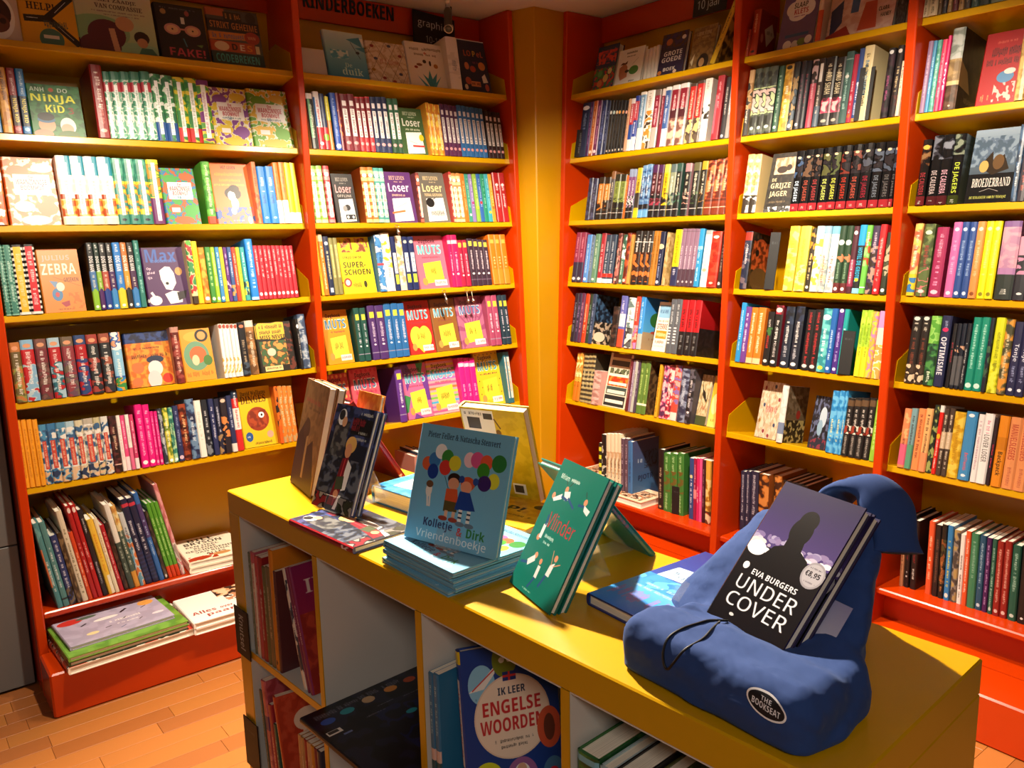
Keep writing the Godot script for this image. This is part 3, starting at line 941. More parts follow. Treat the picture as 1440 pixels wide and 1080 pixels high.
func build_show():
	var kol := hero_mat(KOL, "74b4d6;s 1c3450 .1 .6", 640, 600)
	var vli := hero_mat(VLI, "0f6a5c;s c83038 .2 .6", 512, 760)
	var und := hero_mat(UND, "14121c;s e8e8f0 .2 .7", 560, 820, 0.22)
	var com := hero_mat(COMIC, "8c1420;t f0e8e8 .8 .95 K", 480, 720)
	var bro := hero_mat(BROWN, "5c3820;s c8a878 .2 .7", 320, 440, 0.5)
	# brown books
	var pb := Vector3(-1.905, CH + 0.004, 1.195)
	for i in 2:
		shown("hardcover_book", ["brown book with fox-like shape, front copy on counter's far end", "brown book behind its twin on counter's far end"][i], pb, -98, 14, 0.165, 0.25, 0.019, bro, 0.021 * i)
	stand("clear stand under the two brown books", pb + Vector3(0.004, 0, 0.06), -98, 14, 0.06, 0.15, 0.041, CH)
	# comics: two on show, one flat below
	var flat := lying("comic_album", "red-spined comic lying flat under the standing comics", "comic", Vector3(-1.878, CH + 0.0002, 1.464), -85, 0.142, 0.232, 0.013, com, true)
	flat.transform = flat_on(Vector3(-2.012, CH + 0.0003, 1.722), Vector3(1, 0, -0.1), 0.013)
	var pc := Vector3(-1.963, CH + 0.0175, 1.439)
	for i in 2:
		shown("comic_album", ["dark comic with blond reader in red, front of the pair", "dark comic standing behind its twin, red-edged"][i], pc, -81.4, 21.7, 0.140, 0.221, 0.012, com, 0.0165 * i)
	stand("clear stand holding the two dark comics", pc + Vector3(0.012, 0, 0.07), -81.4, 21.7, 0.045, 0.13, 0.03, CH + 0.0136)
	# red book leaning the other way behind the comics
	var red := hero_mat("7c141c;n 7c141c 8c2028 681018 0 0 1 1", "8c1420;t f4e8e8 .88 .98 K", 128, 200)
	shown("hardcover_book", "dark red book leaning back to back behind the comics", Vector3(-1.682, CH + 0.003, 1.372), 94, 33, 0.16, 0.25, 0.014, red)
	var org := hero_mat("e08028;n e08028 d87020 e89038 0 0 1 1", "e08028", 128, 200)
	shown("hardcover_book", "orange book standing behind the brown books", Vector3(-1.846, CH + 0.0003, 1.345), -88, 15, 0.1, 0.235, 0.012, org)
	# thick blue and white book lying flat
	var blu := hero_mat("2f86c8;n 2f86c8 48a0d8 2070b0 0 0 1 1;p f4f4f0 .2 .15 .85 .1 .9 .8 .25 .85;s a04878 .35 .25 .4 .08;s a04878 .35 .45 .35 .08;s a04878 .38 .62 .3 .08;e 58b848 .2 .5 .06 .04", "2f86c8", 256, 340)
	var tb := lying("hardcover_book", "thick blue-and-white book lying flat behind the comics", "book", Vector3.ZERO, 0, 0.15, 0.2, 0.038, blu, true)
	tb.transform = flat_on(Vector3(-1.832, CH + 0.0003, 1.468), Vector3(0.13, 0, 1), 0.038)
	# square blue friendship book with its stack
	for i in 5:
		var e := lying("friendship_book", "%s square blue book in the pile under the standing one" % ["lowest", "second-lowest", "middle", "second-highest", "topmost"][i], "book", Vector3.ZERO, 0, 0.205, 0.205, 0.0085, kol, true, "pile of square blue books")
		e.transform = flat_on(Vector3(-1.987 + 0.004 * (i % 2), CH + 0.0002 + 0.0087 * i, 1.785 + 0.005 * ((i * 2) % 3)), Vector3(0.02 + 0.02 * (i % 3), 0, 1), 0.0085)
	var pk := Vector3(-1.956, CH + 0.0475, 1.810)
	shown("friendship_book", "square blue book with balloons standing on the blue pile", pk, -74.8, 17.5, 0.207, 0.204, 0.012, kol)
	stand("clear stand holding the square blue book", pk + Vector3(0.028, 0, 0.1), -74.8, 17.5, 0.055, 0.13, 0.0125, CH + 0.0437)
	# yellow book seen from behind, leaning away
	var yel := hero_mat("c8a818;n c8a818 d0b020 c0a010 0 0 1 1;r ece8e0 .02 .02 .5 .28;r 282420 .1 .1 .2 .12;r 282420 .36 .05 .14 .06;s 484440 .04 .04 .3 .04;l 5c3c14 .52 .1 .6 .2 .02;e 5c3c14 .56 .24 .04 .03;r e8e4dc .62 .78 .2 .12;r 3c3830 .64 .8 .14 .08", "d8b820;s 4c3810 .1 .8", 256, 360)
	shown("hardcover_book", "yellow book seen from its barcode side behind the blue book", Vector3(-1.640, CH + 0.003, 1.60), -68, -18, 0.158, 0.228, 0.026, yel, 0.0)
	var yf := lying("hardcover_book", "yellow book lying flat below the barcode side", "book", Vector3.ZERO, 0, 0.17, 0.15, 0.016, hero_mat("d8a818;n d8a818 e0b428 d09c10 0 0 1 1;t 181410 .2 .3 .4 .2 iP!;s 5c4010 .1 .6 .7 .06;e 281c10 .7 .2 .1 .08", "d8b020", 160, 200), true)
	yf.transform = flat_on(Vector3(-1.76, CH + 0.0003, 1.70), Vector3(0.25, 0, 1), 0.016)
	# green books, two facing the aisle and two leaning back to back behind them
	var pv := Vector3(-1.874, CH + 0.004, 2.008)
	for i in 2:
		shown("novel", ["dark green book with tumbling children, front copy", "dark green book right behind its front twin"][i], pv, -102.8, 28.6, 0.143, 0.224, 0.0125, vli, 0.0165 * i)
	stand("clear stand holding the two green books", pv + Vector3(0.006, 0, 0.035), -102.8, 28.6, 0.045, 0.15, 0.03, CH)
	shown("novel", "green book leaning back to back with the front pair", Vector3(-1.600, CH + 0.004, 2.088), 84, 41, 0.143, 0.224, 0.0125, vli)
	stand("clear stand behind the green books", Vector3(-1.597, CH + 0.004, 2.02), 84, 41, 0.05, 0.12, 0.014, CH)
	# blue picture book lying in front of the seat
	var hek := hero_mat("2f80d8;g 1c2c78 2c48a0 0 0 1 .55;n 2f80d8 58b0e8 3a90d8 0 .5 1 .2;g 58a8e0 1c80f0 0 .68 1 .32;e c02838 .72 .1 .2 .08;t f8e8e8 .6 .07 .24 .06 9,99;e e87858 .72 .22 .15 .05;p c8e8f8 .1 .32 .42 .3 .42 .48 .08 .5;p c8e8f8 .5 .24 .88 .22 .88 .4 .5 .42;p c8e8f8 .46 .44 .8 .44 .78 .56 .44 .56;s 284878 .16 .36 .2 .1;s 284878 .56 .28 .24 .1;s 284878 .5 .47 .22 .06;e 98703c .38 .18 .12 .1;e e8d8c0 .36 .24 .06 .05;s a8d0f0 .1 .62 .6 .03;s a8d0f0 .1 .68 .7 .03;s a068b0 .06 .74 .88 .16", "2868b8", 400, 560)
	var hb := lying("hardcover_book", "blue book with red price burst lying before the denim seat", "book", Vector3.ZERO, 0, 0.2, 0.27, 0.02, hek, true)
	hb.transform = flat_on(Vector3(-1.832, CH + 0.0003, 2.152), Vector3(-0.04, 0, 1), 0.02)
	build_seat(und)
	build_cells()

# lying flat, cover up: at = corner nearest the aisle at the far end, dir = direction of its text lines
func flat_on(at: Vector3, dir: Vector3, t: float) -> Transform3D:
	var x := dir.normalized()
	var y := Vector3.UP.cross(x).normalized()      # text top direction lies on the counter
	# cover frame: x = text direction, y = towards the text's top, z = up
	return face_out(Transform3D(Basis(x, y, x.cross(y)), at))

# ---------- denim book seat ----------
func smin(a: float, b: float, k: float) -> float:
	var h := maxf(k - absf(a - b), 0.0) / k
	return minf(a, b) - h * h * k * 0.25

func seat_sdf(p: Vector3) -> float:
	var f := (p - Vector3(-1.775, 0.845, 2.43)).dot(Vector3(-0.752, 0.64, -0.158))
	var b := (p - Vector3(-1.53, 0.80, 2.45)).dot(Vector3(0.857, 0.515, 0))
	var l := (p - Vector3(-1.7, 0.84, 2.256)).dot(Vector3(0, 0.514, -0.857))
	var r := (p - Vector3(-1.75, 0.85, 2.562)).dot(Vector3(0.44, -0.12, 0.89))
	var t := p.y - 1.035
	var body := -smin(smin(smin(-f, -b, 0.05), smin(-l, -r, 0.05), 0.05), -t, 0.05)
	# front pocket: a padded box that stands in front of the slope
	var q := (p - Vector3(-1.886, 0.812, 2.457)).abs() - Vector3(0.022, 0.030, 0.114)
	var roll := Vector3(maxf(q.x, 0), maxf(q.y, 0), maxf(q.z, 0)).length() + minf(maxf(q.x, maxf(q.y, q.z)), 0.0) - 0.022
	# padded floor under the novel joins pocket and back
	var g := (p - Vector3(-1.855, 0.812, 2.454)).abs() - Vector3(0.05, 0.014, 0.112)
	var pad := Vector3(maxf(g.x, 0), maxf(g.y, 0), maxf(g.z, 0)).length() + minf(maxf(g.x, maxf(g.y, g.z)), 0.0) - 0.024
	var d := smin(body, smin(roll, pad, 0.02), 0.035)
	# soft creases
	d += noise.get_noise_3d(p.x * 1.6, p.y * 2.2, p.z) * 0.0045 + noise.get_noise_3d(p.x * 5.0 + 9.0, p.y * 7.0, p.z * 5.0) * 0.0009
	return -smin(-d, p.y - (CH + 0.0005), 0.008)

func build_seat(und: StandardMaterial3D):
	noise.seed = 77
	noise.frequency = 9.0
	noise.fractal_octaves = 2
	var o := thing("book_seat", "blue suede cushion seat holding a dark novel on the counter", "book seat", Transform3D(Basis.IDENTITY, Vector3(-1.75, CH, 2.44)))
	var base := o.position
	var step := 0.0075
	var lo := Vector3(-1.965, CH - 0.008, 2.215)
	var nx := 65
	var ny := 37
	var nz := 58
	var val := PackedFloat32Array()
	val.resize(nx * ny * nz)
	for i in nx:
		for j in ny:
			for k in nz:
				val[(i * ny + j) * nz + k] = seat_sdf(lo + Vector3(i, j, k) * step)
	var idx := {}
	var vs := PackedVector3Array()
	var ns := PackedVector3Array()
	for i in nx - 1:
		for j in ny - 1:
			for k in nz - 1:
				var c := PackedFloat32Array()
				var neg := 0
				for q in 8:
					var v := val[((i + (q & 1)) * ny + j + ((q >> 1) & 1)) * nz + k + (q >> 2)]
					c.append(v)
					if v < 0.0:
						neg += 1
				if neg == 0 or neg == 8:
					continue
				var s := Vector3.ZERO
				var n := 0
				for a in 8:
					for bit in [1, 2, 4]:
						var b2: int = a | bit
						if b2 == a:
							continue
						if (c[a] < 0.0) != (c[b2] < 0.0):
							var tt := c[a] / (c[a] - c[b2])
							s += Vector3(a & 1, (a >> 1) & 1, a >> 2).lerp(Vector3(b2 & 1, (b2 >> 1) & 1, b2 >> 2), tt)
							n += 1
				var p := lo + (Vector3(i, j, k) + s / n) * step
				idx[(i * ny + j) * nz + k] = vs.size()
				vs.append(p - base)
				var e := 0.002
				ns.append(Vector3(seat_sdf(p + Vector3(e, 0, 0)) - seat_sdf(p - Vector3(e, 0, 0)), seat_sdf(p + Vector3(0, e, 0)) - seat_sdf(p - Vector3(0, e, 0)), seat_sdf(p + Vector3(0, 0, e)) - seat_sdf(p - Vector3(0, 0, e))).normalized())
	var tris := PackedInt32Array()
	for i in range(1, nx - 1):
		for j in range(1, ny - 1):
			for k in range(1, nz - 1):
				var v0 := val[(i * ny + j) * nz + k]
				for ax in 3:
					var di := 1 if ax == 0 else 0
					var dj := 1 if ax == 1 else 0
					var dk := 1 if ax == 2 else 0
					var v1 := val[((i + di) * ny + j + dj) * nz + k + dk]
					if (v0 < 0.0) == (v1 < 0.0):
						continue
					var u := Vector3i(0, 1, 0) if ax == 0 else (Vector3i(0, 0, 1) if ax == 1 else Vector3i(1, 0, 0))
					var w := Vector3i(0, 0, 1) if ax == 0 else (Vector3i(1, 0, 0) if ax == 1 else Vector3i(0, 1, 0))
					var q := []
					for m in [Vector3i.ZERO, -u, -u - w, -w]:
						q.append(idx.get(((i + m.x) * ny + j + m.y) * nz + k + m.z, -1))
					if q.has(-1):
						continue
					if v0 < 0.0:
						q.reverse()
					tris.append_array(PackedInt32Array([q[0], q[1], q[2], q[0], q[2], q[3]]))
	var arr := []
	arr.resize(Mesh.ARRAY_MAX)
	arr[Mesh.ARRAY_VERTEX] = vs
	arr[Mesh.ARRAY_NORMAL] = ns
	arr[Mesh.ARRAY_INDEX] = tris
	var am := ArrayMesh.new()
	am.add_surface_from_arrays(Mesh.PRIMITIVE_TRIANGLES, arr)
	part("cushion", am, mats.suede, o)
	# hanging loop at the top
	var c3 := Curve3D.new()
	for p in [Vector3(-1.642, 0.985, 2.445), Vector3(-1.638, 1.015, 2.468), Vector3(-1.634, 1.017, 2.498), Vector3(-1.642, 0.99, 2.528), Vector3(-1.660, 0.948, 2.55)]:
		c3.add_point(p, Vector3.ZERO, Vector3.ZERO)
	var pts := PackedVector3Array()
	for i in 33:
		pts.append(c3.sample_baked(c3.get_baked_length() * i / 32.0, true))
	for pass_ in 4:
		for i in range(1, 32):
			pts[i] = (pts[i - 1] + pts[i] * 2.0 + pts[i + 1]) / 4.0
	var st := ms()
	var prev := PackedVector3Array()
	for i in 33:
		var t := (pts[mini(i + 1, 32)] - pts[maxi(i - 1, 0)]).normalized()
		var wd := Vector3(0.93, 0.12, 0.36).normalized()
		wd = (wd - t * wd.dot(t)).normalized()
		var n := t.cross(wd)
		var ring := PackedVector3Array()
		for q in 12:
			var an := TAU * q / 12.0
			ring.append(pts[i] - base + wd * cos(an) * (0.036 + 0.004 * sin(i * 0.4)) + n * sin(an) * 0.011)
		if i > 0:
			add_loft(st, prev, ring, false)
		if i == 32:
			for q in range(1, 11):
				tri(st, ring[0], ring[q], ring[q + 1])
		prev = ring
	st.generate_normals()
	part("hanging_loop", st.commit(), mats.suede, o)
	# stitched oval patch
	var im := Image.create(256, 152, false, Image.FORMAT_RGBA8)
	im.fill(Color(0.93, 0.93, 0.95))
	put_ellipse(im, 128, 76, 116, 64, Color(0.05, 0.06, 0.1))
	put_text(im, 92, 30, 72, 30, "THE", "b", Color(0.93, 0.93, 0.95))
	put_text(im, 36, 66, 184, 42, "BOOKSEAT", "b", Color(0.93, 0.93, 0.95))
	var pst := ms()
	var pc := Vector3(-1.925, 0.842, 2.549)
	var rings := []
	for rr in 5:
		var ring := []
		for q in 32:
			var an := TAU * q / 32.0
			var off := Vector2(cos(an), sin(an)) * (rr / 4.0)
			var P := pc + Vector3(0, 0.014 * off.y - 0.004 * off.x, 0.026 * off.x)
			P.x = -1.96
			for it in 30:
				P.x += seat_sdf(P) * 0.7
			ring.append([P - base - Vector3(0.0022, -0.0005, 0), Vector2(0.5 + off.x * 0.5, 0.5 - off.y * 0.5)])
		rings.append(ring)
	for rr in 4:
		for q in 32:
			var a = rings[rr][q]
			var b = rings[rr][(q + 1) % 32]
			var c = rings[rr + 1][(q + 1) % 32]
			var d = rings[rr + 1][q]
			for v in [a, d, c, a, c, b]:
				pst.set_uv(v[1])
				pst.add_vertex(v[0])
	pst.generate_normals()
	part("logo_patch", pst.commit(), print_mat(im, 0.6), o)
	# black elastic cord looped over the front roll
	var cd := PackedVector3Array()
	for p in [Vector3(-1.845, 0.876, 2.408), Vector3(-1.865, 0.8745, 2.408), Vector3(-1.886, 0.8745, 2.404), Vector3(-1.906, 0.871, 2.400), Vector3(-1.921, 0.859, 2.398), Vector3(-1.928, 0.842, 2.398), Vector3(-1.929, 0.826, 2.402), Vector3(-1.929, 0.823, 2.408), Vector3(-1.929, 0.834, 2.416), Vector3(-1.924, 0.856, 2.427), Vector3(-1.908, 0.872, 2.431), Vector3(-1.885, 0.876, 2.425), Vector3(-1.86, 0.876, 2.416)]:
		var s: Vector3 = p + Vector3(-0.01, 0.006, 0)
		for it in 40:
			s += Vector3(0.75, -0.6, 0).normalized() * (seat_sdf(s) - 0.0012) * 0.6
		cd.append(s - base)
	part("elastic_cord", tube(smooth_path(cd), 0.0016, 8), mats.black, o)
	# clear retaining sheet in front of the novel
	var xf := show_xf(Vector3(-1.825, 0.853, 2.333), -101.9, 39.8)
	part("clear_sheet", box(Vector3(-0.022, 0.0, 0.001), Vector3(-0.002, 0.03, 0.002)), mats.acrylic_thin, o, o.transform.affine_inverse() * xf)
	# the novels
	var pu := Vector3(-1.810, 0.8475, 2.363)
	for i in 2:
		book("novel", ["dark novel with silhouette under purple clouds, leaning on the seat", "novel tucked right behind the dark one on the seat"][i], "book", face_out(show_xf(pu, -101.9, 39.8) * Transform3D(Basis.IDENTITY, Vector3(0.002 * i, 0.001 * i, -0.016 - 0.0175 * i))), 0.0155, 0.214, 0.14, true, "", "", "", "", und)
	var leaf := thing("cover_leaf", "lilac cover leaf with curled white corner behind the novels", "leaflet", show_xf(pu, -101.9, 39.8))
	var lm := print_mat(paint_cover("a8a8c8;g 9898c0 c8c8d8 0 0 1 .6;n 405038 283018 586848 .2 .55 .8 .45", 64, 96), 0.5)
	part("sheet", box(Vector3(0.06, 0.0, -0.0362), Vector3(0.168, 0.098, -0.0355)), lm, leaf)

func smooth_path(p: PackedVector3Array) -> PackedVector3Array:
	var out := PackedVector3Array()
	for i in p.size() - 1:
		var a := p[maxi(i - 1, 0)]
		var d := p[mini(i + 2, p.size() - 1)]
		for s in 5:
			out.append(p[i].cubic_interpolate(p[i + 1], a, d, s / 5.0))
	out.append(p[p.size() - 1])
	return out

# ---------- things inside the counter's compartments ----------
func build_cells():
	var F := counter_front()
	# upper first compartment, spines outwards
	var y := 0.4072
	var a := 0.0745
	for e in [[0.012, 0.25, "6a7868;s c8d0c0 .1 .8", "grey-green thin paperback at left end of counter's first compartment"], [0.016, 0.255, "e8dccc;s b04848 .1 .9;b c86070 0 .1", "cream-and-pink paperback in counter's first compartment"], [0.014, 0.25, "c04a50;s f0d0d0 .2 .7", "rose-red paperback in counter's first compartment"], [0.02, 0.252, "a01c24;s f0e0d8 .3 .8", "red paperback in counter's first compartment"], [0.016, 0.235, "6a6840;s c8c0a0 .2 .7", "olive paperback in counter's first compartment"], [0.02, 0.24, "7c6c48;s d8c8a0 .2 .7", "khaki paperback in counter's first compartment"], [0.017, 0.285, "e08a1c;d 302010 .93 .2", "tall orange paperback in counter's first compartment"], [0.01, 0.24, "5c2c30;s b08080 .2 .7", "dark red thin paperback in counter's first compartment"]]:
		book("paperback", e[3], "book", F * Transform3D(Basis.IDENTITY, Vector3(a, y, -0.004)), e[0], e[1], 0.19, false, e[2], "", "books in the counter's first compartment")
		a += e[0] + 0.0012
	var vin := "8c1c5c;g 8c1c5c a02450 0 0 1 .4;n b03828 c84830 a02c24 0 .38 1 .62;^ e8d8d0 .12 .12 .85 .12 IK VIN;l e8a878 .45 .55 .62 .78 .05;l e8a878 .65 .52 .82 .74 .05;s e0b0a0 .1 .85 .5 .04"
	for e in [[0.250, 0.016, 0.265, "f0eee8;n f0eee8 283858 f0eee8 .1 .9;s 5878a0 .3 .6", "", 14.0, "white paperback with blue marks leaning in first compartment"], [0.268, 0.010, 0.27, "7c1c50;s e0b0c8 .3 .6", "", 14.5, "purple thin paperback leaning in first compartment"], [0.280, 0.014, 0.275, "8c1c5c;s f0d8e0 .3 .6", vin, 15.0, "magenta book with serif title leaning in first compartment"]]:
		book("paperback", e[6], "book", F * Transform3D(Basis(Vector3(0, 0, 1), deg_to_rad(e[5])), Vector3(e[0] + 0.052, y + 0.0002, -0.006)), e[1], e[2], 0.19, false, e[3], e[4], "books in the counter's first compartment")
	# lower first compartment
	a = 0.0745
	for e in [[0.012, 0.26, "485448;s a0b0a0 .1 .8", "", "dark green thin paperback in lower left compartment"], [0.022, 0.29, "c05868;n c05868 b04858 d06878 0 1;b 5c2c70 .3 .42;s f0c0c8 .5 .9", "b84c58;n b84c58 c86068 a84048 0 0 1 1", "pink book with purple band in lower left compartment"], [0.016, 0.24, "b02c38;s f0b0b0 .3 .8", "", "red paperback in lower left compartment"], [0.012, 0.2, "2c5848;s a0c8b0 .2 .6", "", "dark green short paperback in lower left compartment"]]:
		book("paperback", e[4], "book", F * Transform3D(Basis(Vector3(0, 0, 1), deg_to_rad(5.0)), Vector3(a + 0.022, 0.0545, -0.005)), e[0], e[1], 0.19, false, e[2], e[3], "books in the counter's lower left compartment")
		a += e[0] + 0.003
	book("paperback", "orange-red book with pale cartoon shapes in lower left compartment", "book", F * Transform3D(Basis(Vector3(0, 0, 1), deg_to_rad(9.0)) * Basis(Vector3.UP, deg_to_rad(-14.0)), Vector3(0.186, 0.055, -0.006)), 0.02, 0.275, 0.17, false, "c84020;s f0c8a0 .2 .6", "c84424;n c84424 d05030 b83818 0 0 1 1;e f0d8c0 .4 .25 .2 .1;e f0e0c8 .45 .35 .14 .06;s 602010 .3 .24 .2 .04;e e8d8c0 .55 .6 .16 .1;e 282018 .5 .58 .03 .02;p e0c8a0 .5 .68 .7 .7 .66 .98 .46 .98", "books in the counter's lower left compartment")
	a = 0.262
	for e in [[0.01, "d8a068;s 704020 .2 .8", "tan"], [0.012, "c0945c;s f0e0c0 .2 .8", "straw"], [0.01, "a83028;s f0c0b0 .2 .8", "brick-red"], [0.016, "d8a878;s 905028 .2 .8", "sandy"], [0.012, "d08820;s f8e0a0 .2 .8", "amber"], [0.01, "8c2c30;s e0a0a0 .2 .8", "wine-red"], [0.014, "3c3848;s a0a0b0 .2 .8", "charcoal"]]:
		book("paperback", "%s thin paperback at right of lower left compartment" % e[2], "book", F * Transform3D(Basis.IDENTITY, Vector3(a, 0.0545, -0.004)), e[0], 0.23, 0.18, false, e[1], "", "books in the counter's lower left compartment")
		a += e[0] + 0.002
	# large dark planet book lying on the middle shelf and reaching out of its compartment
	var sol := "15151f;n 15151f 1c1e34 101018 0 0 1 1;n 18204c 15151f 15151f .35 .3 .6 .6;e 3058b8 .1 .17 .05 .035;e 2c98a8 .25 .15 .05 .035;e c8a880 .42 .13 .045 .04;e d08838 .6 .12 .048 .036;e b04820 .76 .11 .045 .034;e a89878 .9 .1 .04 .03;e 2898a8 .55 .45 .04 .025;e c86828 .72 .62 .045 .03;l e0e0e8 .45 .75 .52 .68 .018;s 686878 .05 .06 .16 .06;s 686878 .22 .05 .14 .06;s 686878 .38 .04 .14 .06;s 686878 .55 .04 .14 .06;s 787888 .3 .3 .14 .015;s 787888 .42 .24 .12 .012;s 787888 .6 .26 .14 .012;r ece8e0 .02 .28 .1 .05;r 302c28 .03 .285 .07 .03;r 6878b0 .1 .36 .06 .02"
	var planet := lying("atlas_book", "large dark book of planets jutting from the counter's second compartment", "book", Vector3.ZERO, 0, 0.32, 0.30, 0.012, hero_mat(sol, "15151f", 560, 520), true)
	# text lines run into the compartment: x = inwards, top of the page towards the left divider
	planet.transform = face_out(F * Transform3D(Basis(Vector3(0, 0, -1), Vector3(-1, 0, 0), Vector3(0, 1, 0)), Vector3(0.7125, 0.4074, 0.062)))
	# third compartment: tilted word book and its neighbours
	var eng := "1c3c88;e 88c0e0 .2 .24 .14 .13;p e8e4e0 .06 .28 .2 .22 .36 .12 .34 .18 .22 .27;l c03838 .1 .27 .34 .15 .012;s 3c6888 .13 .32 .14 .02;e 788828 .45 .1 .13 .115;e e8e8d8 .42 .1 .03 .02;e e8e8d8 .5 .1 .03 .02;e d8a028 .76 .1 .14 .115;p c05828 .66 .1 .82 .05 .86 .12 .74 .16;e e0c8b0 .5 .48 .4 .28;e ecd8c4 .5 .48 .385 .268;r 28387c .42 .18 .14 .06;l d03838 .42 .21 .56 .21 .02;l d03838 .49 .18 .49 .24 .02;t 24304c .36 .28 .3 .055 IK LEER;t c02c30 .18 .36 .64 .1 ENGELSE;t c02c30 .16 .48 .68 .1 WOORDEN;s 504840 .3 .62 .4 .025;s 504840 .36 .66 .28 .025;e d05838 .88 .6 .13 .14;e 6c3828 .88 .6 .06 .09;e c8d020 .2 .88 .17 .13;e 2c7838 .2 .88 .1 .08;e 986098 .56 .9 .17 .14;e f0ece8 .56 .88 .09 .08;e d8a888 .56 .84 .05 .04;e 4878a0 .9 .92 .12 .12;e d02838 .9 .92 .06 .05"
	book("picture_book", "dark blue word book with round pictures in the third compartment", "book", F * Transform3D(Basis(Vector3.UP, deg_to_rad(-24.0)) * Basis(Vector3(0, 0, 1), deg_to_rad(9.0)), Vector3(0.822, 0.408, -0.03)), 0.02, 0.262, 0.175, true, "", "", "", "", hero_mat(eng, "1c3c88;b e8e0d8 .2 .75 .2 .8;s c03838 .25 .7;b c8b020 0 .1", 400, 520))
	a = 0.762
	for e in [[0.012, 0.225, "light blue paperback at left of the third compartment"], [0.013, 0.228, "light blue paperback touching the tilted word book"]]:
		book("paperback", e[2], "book", F * Transform3D(Basis.IDENTITY, Vector3(a, y, -0.005)), e[0], e[1], 0.17, false, "2c78a8;b e0c0b8 .62 .72;b 1c5868 .72 1;s a8d8e8 .1 .5", "", "light blue paperbacks in the third compartment")
		a += e[0] + 0.0015
	# fourth compartment
	a = 1.106
	for e in [[0.04, 0.245, "2c7034;n 2c7034 3c8840 1c5428 0 1;b 78c0d8 .02 .06;e_ e0c8a8 .18;n e0d8d0 2c7034 383028 .1 .6", "2c7034;n 2c7034 3c8840 1c5428 0 0 1 1;b 88c0d0 0 0 1 .05", "thick green sports book in the fourth compartment"], [0.02, 0.24, "b8d0d8;n b8d0d8 e8ecf0 88a0b0 0 1;s 385868 .2 .7", "", "pale blue book in the fourth compartment"], [0.036, 0.242, "1c1c20;n 1c1c20 383440 141418 0 1;s 889098 .2 .7", "", "thick black book in the fourth compartment"], [0.024, 0.235, "586030;n 586030 3c4c20 788048 0 1;s d8e0b0 .2 .7", "586030;n 586030 404c20 707c40 0 0 1 1", "olive book in the fourth compartment"]]:
		book("hardcover_book", e[4], "book", F * Transform3D(Basis.IDENTITY, Vector3(a, y, -0.006)), e[0], e[1], 0.2, true, e[2], e[3], "books in the counter's fourth compartment")
		a += e[0] + 0.002
	# chalk signs and a white holder
	chalk_sign("small black chalk sign clipped on the counter's left edge", F * Transform3D(Basis.IDENTITY, Vector3(-0.003, 0.385, 0.0035)), 0.072, 0.122, 0.0025, "v 98a0a0 .3 .1 .42 .78 Knutsel")
	chalk_sign("black chalk sign low on the counter's left edge", F * Transform3D(Basis.IDENTITY, Vector3(-0.002, 0.09, 0.0035)), 0.075, 0.13, 0.0025, "s 383c3c .2 .2 .6 .06")
	chalk_sign("black chalk sign at the divider beside the light blue paperbacks", F * Transform3D(Basis.IDENTITY, Vector3(0.738, 0.24, 0.0035)), 0.07, 0.13, 0.0025, "s 383c3c .2 .2 .6 .06")
	var wh := thing("display_holder", "white rounded plastic holder beside the planet book", "holder", F * Transform3D(Basis.IDENTITY, Vector3(0.662, 0.2, 0.035)))
	var r0 := PackedVector3Array()
	var r1 := PackedVector3Array()
	for p in [Vector2(0, 0), Vector2(0.07, 0), Vector2(0.07, 0.2), Vector2(0.02, 0.2), Vector2(0.008, 0.194), Vector2(0.002, 0.184), Vector2(0, 0.17)]:
		r0.append(Vector3(p.x, p.y, 0))
		r1.append(Vector3(p.x, p.y, 0.003))
	part("plate", loft(r0, r1), mats.cell_white, wh)
	part("hook", box(Vector3(0.0, 0.0, -0.034), Vector3(0.07, 0.006, 0)), mats.cell_white, wh)

func chalk_sign(label: String, xf: Transform3D, w: float, h: float, t: float, writing: String):
	var o := thing("chalk_sign", label, "sign", xf, "chalk signs")
	part("board", bevel_box(Vector3(0, 0, 0), Vector3(w, h, t), 0.0006), mats.black, o)
	if writing != "":
		var st := ms()
		quad(st, Vector3(0.002, 0.002, t + 0.0002), Vector3(w - 0.002, 0.002, t + 0.0002), Vector3(w - 0.002, h - 0.002, t + 0.0002), Vector3(0.002, h - 0.002, t + 0.0002))
		part("chalk_writing", st.commit(), print_mat(paint_cover("0c0c0e;" + writing, 160, int(160 * h / w)), 0.6), o)

